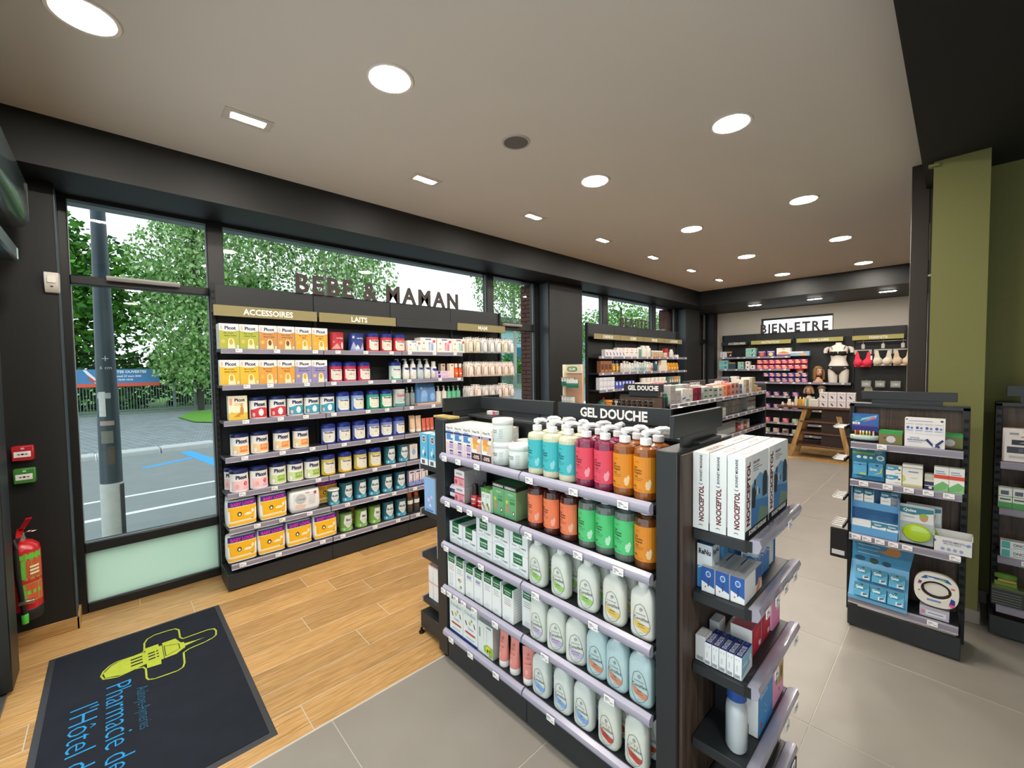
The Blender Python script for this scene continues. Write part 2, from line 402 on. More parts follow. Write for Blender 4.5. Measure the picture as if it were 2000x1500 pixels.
for i, x in enumerate((.632, 1.825, 3.05, 4.22, 5.412, 6.62, 7.74)):
    t = thing('square_downlight', '%s rectangular downlight of the row along the windows' % ('nearest' if i == 0 else O[i]), 'ceiling light', (x, 2.885, ZC), 0, 'rectangular downlights along the windows')
    f = MB(); a, b, c, d = .122, .068, .088, .034
    for (p, q, r_, s_) in ((-a, -b, a, -d), (-a, d, a, b), (-a, -d, -c, d), (c, -d, a, d)): f.box(p, q, -.006, r_, s_, 0, RIM, .001)
    obj('bezel', f, t)
    obj('louvre', MB().box(-c, d-.012, -.004, c, d, -.002, mat('b9a894', .5)).box(-c, -d, -.004, -c+.006, d, -.002, mat('8d8071', .5)), t)
    obj('diffuser', MB().box(-c+.006, -d, -.005, c, d-.012, -.0025, GLOW), t)
for i, y in enumerate((2.80, 1.81, .81)):
    t = thing('slot_spotlight', '%s slim spotlight fitting in the dark soffit above the far shelves' % O[i], 'ceiling light', (9.37, y, ZS), 0, 'slot spotlights in the far soffit')
    obj('bezel', MB().box(-.05, -.13, -.012, .05, .13, 0, mat('8f8c86', .4), .003), t)
    obj('diffuser', MB().box(-.03, -.1, -.015, .03, .1, -.011, mat('fff6ea', .5, emit=LAMP*.9)), t)
sp = thing('ceiling_speaker', 'round grey ceiling speaker between two rows of downlights', 'speaker', (1.97, 2.01, ZC))
obj('grille', MB().lathe([(.078, -.006), (.078, -.001)], mat('64625f', .7, noise=.2, nscale=300), 32), sp)
obj('ring', MB().lathe([(.078, -.001), (.08, -.008), (.09, -.007), (.094, 0)], mat('b9afa4', .5), 32, cap0=False, cap1=False), sp)

# ---------------------------------------------------------------- outside
GZ = -.1
ASPH = mat('7d8481', .9, noise=.12, nscale=3); 
struct('ground', MB().box(-60, YW+.1, GZ-.3, 80, 11.75, GZ, ASPH))
cob = bpy.data.materials.new('cobble_paving'); cob.use_nodes = True; t = cob.node_tree; p = t.nodes['Principled BSDF']
c = t.nodes.new('ShaderNodeTexCoord'); mp = t.nodes.new('ShaderNodeMapping'); bt = t.nodes.new('ShaderNodeTexBrick')
mp.inputs['Rotation'].default_value = (0, 0, .5); bt.inputs['Scale'].default_value = 2.4; bt.inputs['Mortar Size'].default_value = .03
bt.inputs['Color1'].default_value = lin('9aa3a3'); bt.inputs['Color2'].default_value = lin('848d8d'); bt.inputs['Mortar'].default_value = lin('5f6664')
t.links.new(c.outputs['Object'], mp.inputs[0]); t.links.new(mp.outputs[0], bt.inputs['Vector']); t.links.new(bt.outputs['Color'], p.inputs['Base Color'])
bp = t.nodes.new('ShaderNodeBump'); bp.inputs['Distance'].default_value = .02; t.links.new(bt.outputs['Fac'], bp.inputs['Height']); bp.invert = True; t.links.new(bp.outputs[0], p.inputs['Normal'])
p.inputs['Roughness'].default_value = .85
struct('ground_paving', MB().face([(-40, 12.2, GZ+.07), (80, 12.2, GZ+.07), (80, 20.4, .25), (-40, 20.4, .25)], cob))
GRASSM = mat('5f9a2e', .9, noise=.3, nscale=6)
struct('ground_grass', MB().face([(-40, 19.5, .225), (80, 19.5, .225), (80, 60, .4), (-40, 60, .4)], GRASSM))
struct('ground_lawn', MB().face([(x, y, -.03+(y-12.2)*.0342+.03) for x, y in ((1.5, 17.4), (1.75, 15.9), (2.6, 15.0), (6, 14.6), (9, 17), (4, 19.2), (2.0, 18.7))], GRASSM))
kb = thing('kerb', 'pale stone kerb across the street beyond the window', 'kerb', (0, 12, GZ))
KM = mat('b9bdb9', .8, noise=.08, nscale=8); ks = MB().box(-.49, -.16, -.2, .49, .25, .1, KM, .02).mesh('kerb_stone')
for i in range(-4, 16):
    o = bpy.data.objects.new('kerb_stone', ks); COL.objects.link(o); o.parent = kb; o.location = (i*1.0+.2, .02*(i % 2)-.05+.06*i, 0); o.rotation_euler = (0, 0, .06)
LINE = mat('e8ecec', .8); BLUE = mat('3f9fe0', .8)
def strip(name, pts, m, label): tag(obj(name, MB().loft([[(x, y, GZ-.001) for x, y in pts], [(x, y, GZ+.003) for x, y in pts]], m)), label, 'road marking')
strip('parking_line', [(-3, 7.72), (1.15, 8.05), (1.15, 8.13), (-3, 7.8)], LINE, 'white parking bay line on the asphalt, further from the window')
strip('street_line', [(-6, 6.55), (9, 7.6), (9, 7.7), (-6, 6.65)], LINE, 'long white street line on the asphalt, nearer the window')
strip('blue_line', [(1.0, 11.55), (1.2, 11.55), (1.62, 9.0), (1.36, 9.0)], BLUE, 'broad blue painted stripe running across the parking bay')
strip('blue_bar', [(.3, 10.2), (1.1, 10.7), (1.12, 10.55), (.4, 10.1)], BLUE, 'thin blue painted bar joining the broad blue stripe')
# lamp post close to the glass
pl = thing('street_pole', 'thick dark blue-grey street pole just outside the first window', 'pole', (-.04, 5.25, GZ))
POLE = mat('33454d', .45, noise=.12, nscale=12)
obj('shaft', MB().lathe([(.077, .74), (.074, 1.3), (.062, 2.3), (.05, 3.2), (.04, 5)], POLE, 24), pl)
obj('sleeve', MB().lathe([(.082, 0), (.08, .745), (.076, .76)], mat('b9bfb9', .7, noise=.15, nscale=18), 24), pl)
obj('dark_strip', MB().box(.052, -.065, 0, .082, .04, .74, mat('2b3438', .6), .004), pl)
st = MB()
for z, a, w_, h_, cc in ((1.52, -.35, .1, .05, 'a3a9a6'), (1.36, -.5, .05, .22, 'c3c8c5'), (1.28, -.15, .1, .04, 'a7968c'), (1.12, -.2, .085, .11, '75796f'), (.93, .1, .05, .16, '5a5048')):
    R_ = .0765; n = 5
    for i in range(n):
        t0, t1 = a-w_/R_/2+w_/R_*i/n, a-w_/R_/2+w_/R_*(i+1)/n
        st.face([(R_*math.sin(t0), -R_*math.cos(t0), z), (R_*math.sin(t1), -R_*math.cos(t1), z), (R_*math.sin(t1), -R_*math.cos(t1), z+h_), (R_*math.sin(t0), -R_*math.cos(t0), z+h_)], mat(cc, .8, noise=.2, nscale=40))
obj('torn_sticker', st, pl)
g = MB().text3('6 cm', .03, mat('cdd6d8', .8), bold=.0).xf(T(0, -.0715, 1.78)); g.add(MB().text3('+', .07, mat('cdd6d8', .8), bold=-.01), T(0, -.0705, 1.84))
obj('chalk_mark', g, pl)
# fence and banner
fe = thing('street_fence', 'grey metal picket fence behind the paving across the street', 'fence', (0, 20, .24))
FM = mat('6f7f80', .5, metal=.4)
obj('rail', MB().box(-14, -.02, .06, 40, .02, .1, FM), fe); obj('rail', MB().box(-14, -.02, .92, 40, .02, .96, FM), fe)
for x in (-3.4, -.9, 1.65, 2.25, 4.6, 7.1, 9.6): obj('fence_post', MB().box(x-.035, -.035, 0, x+.035, .035, 1.02, FM), fe)
pk = MB()
for i in range(520): pk.box(-14+i*.078, -.012, .06, -14+i*.078+.02, .012, .98, FM)
obj('picket', pk, fe, kind='stuff')
bn = thing('event_banner', 'blue and red open day banner hung on the street fence', 'banner', (.19, 19.92, 1.16))
obj('cloth', MB().box(-1.06, 0, .12, 1.05, .012, .60, mat('4f86b8', .7, noise=.12, nscale=3)).box(-1.06, -.002, 0, 1.05, .012, .12, mat('e2604c', .7)), bn)
gb = MB(); WT = mat('f4f6f8', .7)
for s_, x, z, h_, mw in (('PORTES OUVERTES', .2, .47, .085, 1.15), ('Samedi 27 mars 2026', .2, .33, .06, 1.0), ('10h30-16h30', .14, .21, .055, .62)):
    gb.add(MB().text3(s_, h_, WT, bold=.035, maxw=mw), T(x, -.004, z))
obj('lettering', gb, bn)
obj('picture', MB().face([(-.9, -.003, .58), (-.82, -.003, .58), (-.45, -.003, .1), (-.6, -.003, .1)], mat('f0f0ee', .7)).face([(-.8, -.004, .42), (-.62, -.004, .22), (-.5, -.004, .12), (-.72, -.004, .2)], mat('d8503c', .7)), bn)
# trees
def leaf_cloud(n, blobs, size, droop, mats, seed):
    rd = random.Random(seed); mb = MB(); tot = sum(b[3]**2*b[4] for b in blobs)
    ix = [mb.mi(m) for m in mats]
    for (cx, cy, cz, r, rz_) in blobs:
        k = int(n*r*r*rz_/tot)
        for _ in range(k):
            a = rd.uniform(0, 2*PI); u = rd.uniform(-1, 1); q = rd.random()**.4
            x = cx+r*q*math.sqrt(1-u*u)*math.cos(a); y = cy+r*q*math.sqrt(1-u*u)*math.sin(a); z = cz+rz_*r*q*u
            d1_ = Vector((rd.gauss(0, 1), rd.gauss(0, 1), rd.gauss(-droop, .6))).normalized(); d2_ = d1_.cross(Vector((rd.gauss(0, 1), rd.gauss(0, 1), rd.gauss(0, 1)))).normalized()
            s_ = size*rd.uniform(.6, 1.35); P = Vector((x, y, z))
            b = len(mb.v); mb.v += [tuple(P), tuple(P+d1_*s_*.55+d2_*s_*.3), tuple(P+d1_*s_), tuple(P+d1_*s_*.55-d2_*s_*.3)]
            mb.f.append((b, b+1, b+2, b+3)); mb.m.append(ix[rd.randrange(len(ix))])
    return mb
def leafm(h): 
    m = mat(h, .6, spec=.3)
    return m
def tree(name, label, x, y, z0, th, tr, blobs, n, size, droop, cols, bark, seed):
    t = thing(name, label, 'tree', (x, y, z0))
    rd = random.Random(seed); tk = MB()
    tk.tube([(0, 0, 0), (.05, 0, th*.3), (-.04, .03, th*.65), (0, 0, th)], [tr, tr*.85, tr*.65, tr*.35], bark, 8)
    for _ in range(9):
        a = rd.uniform(0, 2*PI); h0 = th*rd.uniform(.4, .9); L = th*rd.uniform(.15, .3)
        tk.tube([(0, 0, h0), (L*.5*math.cos(a), L*.5*math.sin(a), h0+L*.5), (L*math.cos(a), L*math.sin(a), h0+L*.6)], [tr*.4, tr*.25, tr*.1], bark, 5)
    obj('trunk', tk, t)
    obj('crown', leaf_cloud(n, blobs, size, droop, [leafm(c) for c in cols], seed), t, smooth=0)
DK = ['3f7a22', '2f6420', '5c9a2c', '4b8a28']; LG = ['6f9e52', '86ad66', '5d8d44', '9bbd7c']; BARK = mat('3a3a33', .9, noise=.3); BIR = mat('a9a99f', .8, noise=.3)
tree('birch_tree', 'pale drooping birch tree in front of the street fence', 2.35, 19.3, .2, 9, .1,
     [(0, 0, 3.3, 1.75, 1.3), (-.5, 0, 5.2, 1.5, 1.2), (.3, 0, 7, 1.6, 1.2), (-.2, -.2, 1.9, 1.3, .9), (.6, .2, 9.2, 1.3, 1.2)], 15000, .15, 1.2, LG, BARK, 3)
tree('birch_tree', 'light birch tree seen through the left of the long transom window', 7.6, 21, .2, 11, .13,
     [(0, 0, 7.5, 2.6, 1.1), (-1.6, 0, 8.8, 2.0, 1.1), (1.6, 0, 6.3, 2.0, 1), (-3, 0, 7.0, 1.8, 1.2), (0, 0, 10.4, 1.7, 1.2)], 12000, .19, 1.2, LG+['b7cfa0'], BIR, 4)
tree('birch_tree', 'birch tree seen at the right end of the long transom window', 20.2, 21, .2, 11, .13,
     [(0, 0, 7.2, 2.9, 1.1), (1.8, 0, 8.3, 2.2, 1.1), (-1.6, 0, 8.2, 1.8, 1.2), (3.6, 0, 5.5, 1.9, 1), (2.5, 0, 3.8, 1.6, 1.2)], 13000, .19, 1.0, LG, BIR, 5)
tree('bushy_tree', 'dark leafy tree behind the banner and the street pole', -2.4, 24, .3, 7, .3,
     [(0, 0, 4.2, 2.9, 1), (-2.6, 0, 4.4, 2.4, 1), (2.4, 0, 4.6, 2.3, 1), (.3, 0, 6.2, 1.9, .9), (0, 0, 1.7, 2.7, .6)], 15000, .27, .3, DK, BARK, 6)
tree('bushy_tree', 'leafy tree further right behind the drooping birch', 5.6, 26.5, .3, 7, .3,
     [(0, 0, 4, 3, 1.1), (2.6, 0, 3.2, 2.4, 1), (-.5, 0, 5.0, 2.0, 1), (0, 0, 1.6, 2.8, .6)], 17000, .2, .3, DK+['76a83e'], BARK, 7)
tree('bushy_tree', 'leafy tree seen through the high window behind the second sign', 36, 22.5, .3, 7, .3,
     [(0, 0, 4.6, 3.2, 1), (4, 0, 4.6, 2.8, 1), (-4, 0, 4.0, 2.5, 1), (8.5, -.5, 4.6, 2.8, 1), (13, -.5, 4.6, 2.6, 1), (1, 0, 1.8, 4, .6)], 16000, .28, .4, LG+DK[2:], BARK, 8)
tree('street_bush', 'round green bush at the foot of the blue-grey building', 24.6, 26.2, .2, 1.6, .1, [(0, 0, 1.3, 1.2, 1.1), (1.2, 0, .9, .9, 1)], 2500, .2, .2, DK, BARK, 9)
hg = tag(obj('background_hedge', leaf_cloud(16000, [(-9+2.3*i, 22.2+.5*(i % 2), 1.1+.25*(i % 3), 1.5, 1.0) for i in range(11)], .24, .2, [leafm(c) for c in ('2f5a22', '244a1e', '3f7a2a', '1f3f1c')], 21), smooth=0), 'dark green leafy hedge behind the street fence', 'hedge')
bd = thing('office_building', 'pale blue panelled building seen through the tall right window', 'building', (27, 30, .2))
PB = mat('a9cfd8', .6)
obj('wall', MB().box(0, 0, 0, 16, 8, 5.0, mat('8fb8c4', .7)), bd)
for k, z in enumerate((.1, 1.35, 2.6, 3.85)): obj('facade_panel', MB().box(-.02, -.06, z, 16, 0, z+1.15, PB, .01), bd)
for x in (.5, 1.75, 4.5, 5.75): obj('window', MB().box(x, -.1, 2.1, x+1.0, 0, 3.4, mat('3f7f9f', .15), .02), bd)
for x in (.8, 2.1, 4.6): obj('window', MB().box(x, -.1, .2, x+1.0, 0, 1.2, mat('3f7f9f', .15), .02), bd)
obj('roof', MB().box(-.6, -.4, 5.0, 16.4, 8, 6.2, mat('5c5f60', .7), .03), bd)

# ---------------------------------------------------------------- entrance corner: mat, extinguisher, call points
mt = thing('entrance_mat', 'large dark grey entrance mat with green tower emblem and blue lettering', 'mat', (.08, 2.82, 0))
hx, hy = .405, .735
obj('border', MB().loft([[(-hx, -hy, 0), (hx, -hy, 0), (hx, hy, 0), (-hx, hy, 0)], [(-hx+.01, -hy+.01, .006), (hx-.01, -hy+.01, .006), (hx-.01, hy-.01, .006), (-hx+.01, hy-.01, .006)]], mat('34363a', .7)), mt)
obj('pile', MB().box(-hx+.028, -hy+.028, .004, hx-.028, hy-.028, .009, mat('23262d', .95, spec=.1, noise=.25, nscale=9), .002), mt)
LIME = mat('a9b53e', .95, spec=.1, noise=.15, nscale=60); CY = mat('2d8cc4', .95, spec=.1, noise=.1, nscale=60); CY2 = mat('2f6b8c', .95, spec=.1)
em = MB()
def mface(pts, m, dz=0.): em.face([(v, -u, .0096+dz) for u, v in pts], m)
def ribbon(pts, wd, m):
    n = len(pts)
    for i in range(n):
        a = Vector(pts[i]); b = Vector(pts[(i+1) % n]); d = (b-a).normalized(); q = Vector((-d.y, d.x))*wd/2; d = d*wd*.3
        mface([a-q-d, b-q+d, b+q+d, a+q-d], m, .0002)
OUT = [(-.289, -.174), (-.33, -.185), (-.37, -.176), (-.41, -.15), (-.426, -.122), (-.42, -.05), (-.425, -.012), (-.44, -.004), (-.529, .0), (-.57, .015), (-.592, .05), (-.59, .11), (-.582, .15), (-.549, .166), (-.446, .163), (-.42, .175), (-.42, .30), (-.405, .33), (-.37, .336), (-.32, .328), (-.30, .31), (-.285, .27), (-.275, .19), (-.255, .162), (-.142, .155), (-.105, .145), (-.09, .12), (-.1, .025), (-.115, .0), (-.14, -.007), (-.233, -.006), (-.262, -.016), (-.275, -.05), (-.26, -.12)]
ribbon(OUT, .0085, LIME)
mface([(-.295, -.168), (-.35, -.176), (-.40, -.145), (-.418, -.115), (-.42, 0), (-.285, .0), (-.275, -.05), (-.27, -.11)], LIME)
mface([(-.43, 0), (-.27, 0), (-.235, .0), (-.225, .06), (-.27, .062), (-.27, .075), (-.43, .075), (-.43, .062), (-.462, .06), (-.462, .0)], LIME)
mface([(-.44, .078), (-.27, .078), (-.272, .13), (-.30, .16), (-.31, .175), (-.375, .175), (-.385, .16), (-.44, .145), (-.455, .14), (-.455, .078)], LIME)
mface([(-.357, .175), (-.325, .175), (-.337, .23), (-.341, .275), (-.345, .23)], LIME)
DKP = mat('23262d', .95, spec=.1)
for a in (-.385, -.352, -.318):
    mface([(a-.007, -.065), (a+.007, -.065), (a+.007, -.015), (a-.007, -.015)], DKP, .0004)
    mface([(a-.007, .01), (a+.007, .01), (a+.007, .04), (a-.007, .04)], DKP, .0004)
    mface([(a-.006, .046), (a+.006, .046), (a+.006, .056), (a-.006, .056)], DKP, .0004)
ribbon([(-.412, .084), (-.29, .084), (-.318, .15), (-.378, .15)], .004, DKP)
obj('emblem', em, mt)
lt = MB()
for s_, u, v, h, m, mw, bo in (("Pharmacie de", -.19, -.165, .105, CY, .66, -.012), ("l'H\u00f4tel de Ville", -.10, -.29, .105, CY, .80, -.012), ('Aulnoye-Aymeries', -.075, -.05, .05, CY2, .35, -.015)):
    t_ = MB().text3(s_, h, m, bold=bo, maxw=mw)
    wd = max(p[0] for p in t_.v)
    lt.raw([(v+p[2], -(u+wd+p[0]), .0097) for p in t_.v], t_.f, m)
obj('lettering', lt, mt)
# fire extinguisher on the wall
ex = thing('fire_extinguisher', 'red fire extinguisher with black hose hung on the dark wall', 'fire extinguisher', (-.43, 3.79, .2))
RED = mat('c01820', .28, coat=.4); BLK = mat('161616', .45); CHR = mat('c9c7c0', .25, metal=1)
obj('cylinder', MB().lathe([(.076, .03), (.078, .05), (.078, .40), (.072, .43), (.05, .455), (.03, .465)], RED, 32), ex)
obj('foot_ring', MB().lathe([(.079, 0), (.081, .005), (.081, .06), (.078, .065)], BLK, 32), ex)
obj('valve', MB().lathe([(.024, .465), (.026, .475), (.02, .49), (.02, .51), (.012, .515)], CHR, 16).box(-.012, -.045, .49, .012, .01, .505, CHR, .002), ex)
obj('handle', MB().loft([[(-.01, -.075, .50), (.01, -.075, .50), (.01, -.07, .512), (-.01, -.07, .512)], [(-.014, .02, .515), (.014, .02, .515), (.014, .02, .53), (-.014, .02, .53)]], RED).loft([[(-.006, -.01, .53), (.02, -.01, .53), (.02, .01, .53), (-.006, .01, .53)], [(.03, -.07, .60), (.055, -.07, .60), (.055, -.055, .605), (.03, -.055, .605)]], RED), ex)
obj('pressure_ring', MB().tube([(.045+.02*math.cos(a), -.02+.012*math.sin(a), .515) for a in [2*PI*i/14 for i in range(15)]], .0025, CHR, 6), ex)
obj('hose', MB().tube([(0, -.045, .498), (-.01, -.08, .49), (-.012, -.097, .44), (-.008, -.1, .3), (.0, -.1, .18), (.008, -.098, .07), (.01, -.096, .035)], [.010, .012, .013, .013, .012, .011, .01], BLK, 10), ex)
obj('hose_nozzle', MB().lathe([(.014, 0), (.015, .05), (.011, .055)], mat('4fb53a', .5), 12, cx=.01, cy=-.096), ex)
obj('hose_clip', MB().box(-.012, -.115, .115, .05, -.078, .135, CHR, .002), ex)
def wrapR(mb, R, a0=0.): return mb.fn(lambda x, y, z: ((R-y)*math.sin(x/R+a0), -(R-y)*math.cos(x/R+a0), z))
lb = MB(); LG1 = mat('7ea03f', .5); LG2 = mat('5fbf3f', .5); ORR = mat('c2552f', .5); CRM = mat('e3dcae', .5)
def gridq(mb, x0, z0, x1, z1, m, off, n=4):
    for i in range(n): mb.face([(x0+(x1-x0)*i/n, -off, z0), (x0+(x1-x0)*(i+1)/n, -off, z0), (x0+(x1-x0)*(i+1)/n, -off, z1), (x0+(x1-x0)*i/n, -off, z1)], m)
for a in ((-.055, .24, .055, .40, LG1), (-.05, .365, .05, .392, LG2), (-.045, .25, .052, .355, ORR), (-.045, .25, -.03, .36, LG2), (-.055, .11, .05, .22, LG1), (-.05, .115, .045, .215, ORR), (-.05, .155, .05, .178, LG2), (-.05, .11, -.035, .215, LG2)): gridq(lb, *a, off=.0008+.0003*len(lb.f)/8)
for z in (.31, .29, .27): gridq(lb, -.012, z, .03, z+.012, CRM, .005)
obj('instruction_label', wrapR(lb, .078, .62), ex)
def callpoint(name, label, x, z, c):
    t = thing(name, label, 'alarm button', (x, 3.884, z)); m = mat(c, .4)
    obj('housing', MB().box(-.045, -.045, -.045, .045, 0, .045, m, .005), t)
    obj('window', MB().box(-.035, -.048, -.022, .033, -.044, .012, mat('e8e6e2', .4), .001), t)
    obj('symbol', MB().box(-.005, -.0492, -.009, .005, -.0478, 0, BLK).box(-.02, -.0492, -.007, -.01, -.0478, -.002, BLK).box(.01, -.0492, -.007, .02, -.0478, -.002, BLK).box(-.006, -.046, .025, .008, -.0448, .035, mat('d8b0b0' if c[0] == 'b' else 'b9d8b0', .5)), t)
callpoint('fire_alarm_button', 'red break-glass alarm box on the dark wall, the upper one', -.408, 1.172, 'b0202a')
callpoint('door_release_button', 'green break-glass release box on the dark wall, the lower one', -.406, 1.035, '3f7d36')
ms = thing('motion_detector', 'white wall motion detector beside the first window', 'detector', (-.25, 3.884, 2.15))
obj('body', MB().loft([[(-.03, 0, 0), (.03, 0, 0), (.03, -.02, 0), (-.03, -.02, 0)], [(-.033, 0, .02), (.033, 0, .02), (.03, -.045, .025), (-.03, -.045, .025)], [(-.035, 0, .09), (.035, 0, .09), (.03, -.055, .09), (-.03, -.055, .09)], [(-.035, 0, .118), (.035, 0, .118), (.03, -.045, .12), (-.03, -.045, .12)]], mat('d9d4c9', .5)), ms)
obj('lens', MB().box(-.02, -.056, .055, .02, -.046, .1, mat('efece4', .3), .003).box(-.006, -.05, .03, .006, -.044, .037, BLK), ms)
def vent(x0, x1, z, label):
    v = thing('window_vent', label, 'vent', ((x0+x1)/2, YW-.03, z)); h = (x1-x0)/2
    obj('hood', MB().loft([[(x, 0, -.014), (x, -.03, -.012), (x, -.045, .004), (x, -.03, .018), (x, 0, .02)] for x in (-h, h)], mat('b9b4ae', .45)), v)
    obj('slot', MB().box(-h+.01, -.04, -.016, h-.01, -.008, -.0135, mat('6f6b66', .6)), v)
vent(-.005, .395, 2.298, 'pale slim trickle vent on the transom of the first window')
vent(3.68, 4.02, 2.2, 'pale slim trickle vent on the transom right of the baby shelves')
# ---------------------------------------------------------------- shelving
def part(root, name, mb, smooth=40, **k):
    L = root.location
    return obj(name, mb.xf(Matrix.Translation((-L[0], -L[1], -L[2]))), root, smooth=smooth, **k)
def subpart(par, root, name, me, loc, rz=0, **k):
    o = bpy.data.objects.new(name, me); COL.objects.link(o); o.parent = par
    o.location = (loc[0]-root.location[0], loc[1]-root.location[1], loc[2]-root.location[2]); o.rotation_euler = (0, 0, rz)
    for a, b in k.items(): o[a] = b
    return o
RAILC = mat('a5a2b4', .25, coat=.6); RAILD = mat('55535f', .35)
PROF = {'flat': [(0, .004), (-.010, .004), (-.016, -.002), (-.013, -.030), (-.018, -.036), (0, -.034)],
        'tube': [(-.0005, .006), (-.010, .012), (-.026, .002), (-.030, -.012), (-.024, -.026), (-.010, -.034), (-.0005, -.030)],
        'lip': [(-.0005, .001), (-.010, .010), (-.034, .012), (-.040, -.004), (-.032, -.028), (-.014, -.032), (-.0005, -.008)]}
tk_ = {}
def ticket_mesh(kind):
    if kind not in tk_:
        m = MB().box(-.022, -.003, -.015, .022, 0, .013, TICKET, .001)
        g = mat('8a8a90', .6)
        for x0, x1, z in ((-.017, -.002, .004), (-.017, .004, -.001), (-.017, -.008, -.008), (.004, .017, -.007)): m.box(x0, -.0034, z, x1, -.0029, z+.003, g)
        tk_[kind] = m.mesh('price_ticket')
    return tk_[kind]
def face(root, ox, oy, rz, mods, rows, kind='flat', th=.022, gap=.003, board=STEEL, tickets=None):
    """shelf boards with price rails; local x to the viewer's right, -y towards the viewer. rows: (z, depth, first, last)"""
    M = T(ox, oy, 0, rz)
    for ri, row in enumerate(rows):
        z, d = row[0], row[1]; a, b = (row[2], row[3]) if len(row) > 2 else (0, len(mods)-1)
        tl = (tickets or {}).get(ri)
        if tl is None: tl = [mods[a]+(mods[b]-mods[a])*(i+.5+random.uniform(-.25, .25))/(3*(b-a)) for i in range(3*(b-a))]
        for i in range(a, b):
            x0, x1 = mods[i]+gap, mods[i+1]-gap
            part(root, 'shelf_board', MB().box(x0, -d, z-th, x1, -.004, z, board, .002).xf(M))
            R = part(root, 'price_rail', MB().prism([(-d+y, z+q) for y, q in PROF[kind]], x0+.001, x1-.001, PLASTIC_R if kind == 'lip' else (RAIL if kind == 'flat' else RAILC)).xf(M))
            if kind != 'flat':
                part(root, 'rail_end', MB().box(x0-.001, -d-.014, z-.03, x0+.004, -d+.006, z+.004, STEELD).xf(M))
            yo = {'flat': -.0185, 'tube': -.033, 'lip': -.043}[kind]
            for tx in tl:
                if x0+.02 < tx < x1-.02: subpart(R, root, 'price_ticket', ticket_mesh(kind), M @ Vector((tx, -d+yo, z-.012)), rz)
PLASTIC_R = mat('b4b1c4', .2, coat=.6, alpha=.72)
def slots(x, y, z0, z1, M, step=.05):
    m = MB(); z = z0
    while z < z1: m.box(x-.008, y-.002, z, x+.008, y+.001, z+.022, mat('0a0a0a', .8)); z += step
    return m.xf(M)
def wall_unit(name, label, ox, oy, rz, mods, rows, top=2.325, dbase=.292, tickets=None, signs=(), sign_y=.13, split=None):
    t = thing(name, label, 'shelving', (ox, oy, 0)); M = T(ox, oy, 0, rz); n = len(mods)-1
    for i in range(n):
        part(t, 'back_panel', MB().box(mods[i]+.002, -.004, .13, mods[i+1]-.002, .014, 2.15, STEELD, .001).xf(M))
        part(t, 'header_panel', MB().box(mods[i]+.002, -.012, 2.152, mods[i+1]-.002, .012, top, STEEL, .002).xf(M))
        part(t, 'plinth', MB().box(mods[i]-(.018 if i == 0 else 0)+.001, -dbase, .012, mods[i+1]-.001, 0, .132, STEEL, .003).xf(M))
    for i, x in enumerate(mods):
        part(t, 'upright', MB().box(x-.014, -.03, .13, x+.014, .02, top-.16 if 0 < i < n else top, STEELD, .002).xf(M))
    part(t, 'slot_row', slots(mods[0], -.03, .2, 2.3, M), kind='stuff')
    face(t, ox, oy, rz, mods, rows, 'flat', tickets=tickets)
    for (x0, x1, s_, m, tm, tx) in signs:
        p = part(t, 'sign_panel', MB().box(x0+.004, -sign_y, 2.07, x1-.004, -sign_y+.014, 2.153, m, .002).xf(M))
        part(t, 'canopy', MB().box(x0+.004, -sign_y+.014, 2.10, x1-.004, -.012, 2.115, STEELD).xf(M))
        if s_: part(t, 'sign_lettering', MB().text3(s_, .046, tm, bold=.03, maxw=.36).xf(M @ Matrix.Translation((tx, -sign_y-.002, 2.089)))).parent = p
    return t
LW = mat('f7f3e6', .5); LB = mat('3b2f2a', .5)
def sign_letters(name, label, s_, ox, oy, z, rz, x0, x1, h, bold=.03):
    t = thing(name, label, 'sign', (ox, oy, z)); M = T(ox, oy, z, rz)
    wd = glyphs(s_, bold)[2]; adv = [glyphs(c, bold)[2]+.2 if c != ' ' else .42 for c in s_]; tot = sum(adv)-.2; k = (x1-x0)/tot; x = x0
    for c, a in zip(s_, adv):
        if c != ' ':
            w_ = (a-.2)*k
            part(t, 'letter', MB().text3(c, h, LB, depth=.012, bold=bold, maxw=w_).xf(M @ Matrix.Translation((x+w_/2, 0, 0))))
        x += a*k
m1 = [0, .7425, 1.485, 2.2275, 2.97]
R1 = [(1.815, .216, 0, 3), (1.541, .222, 0, 3), (1.271, .226), (.995, .232), (.726, .25), (.466, .275), (.205, .298)]
wall_unit('shelving_unit', 'long dark wall shelving with baby food and nappies under the windows', .585, 3.98, 0, m1, R1,
          signs=[(0, .7425, 'ACCESSOIRES', GOLD, LW, .36), (.7425, 1.485, 'LAITS', GOLD, LW, .37), (1.485, 2.2275, '', STEEL, LW, 0), (2.2275, 2.97, 'MAM', GOLD, LW, .38+2.2275)][:0] +
                [(-.02, .735, 'ACCESSOIRES', GOLD, LW, .356), (.745, 1.486, 'LAITS', GOLD, LW, 1.11), (1.486, 2.232, '', STEEL, LW, 0), (2.233, 2.965, 'MAM', GOLD, LW, 2.6)])
sign_letters('shop_sign', 'dark raised lettering BEBE & MAMAN on top of the baby shelving', 'BEBE & MAMAN', 0, 3.95, 2.328, 0, 1.18, 2.91, .165)
m2 = [0, .76, 1.52, 2.28, 3.04]
wall_unit('shelving_unit', 'dark wall shelving with beauty bottles under the second window', 5.385, 3.98, 0, m2, R1[:1]and[(1.795, .22), (1.54, .22), (1.275, .225), (.99, .23), (.7, .25), (.45, .275), (.2, .298)],
          signs=[(.02, .76, 'CHEVEUX', GOLD, LW, .40), (.76, 1.52, 'CORPS', GOLD, LW, 1.16), (1.52, 2.28, 'VISAGE', GOLD, LW, 1.9), (2.28, 3.04, 'LA ROCHE', GOLD, LW, 2.68)])
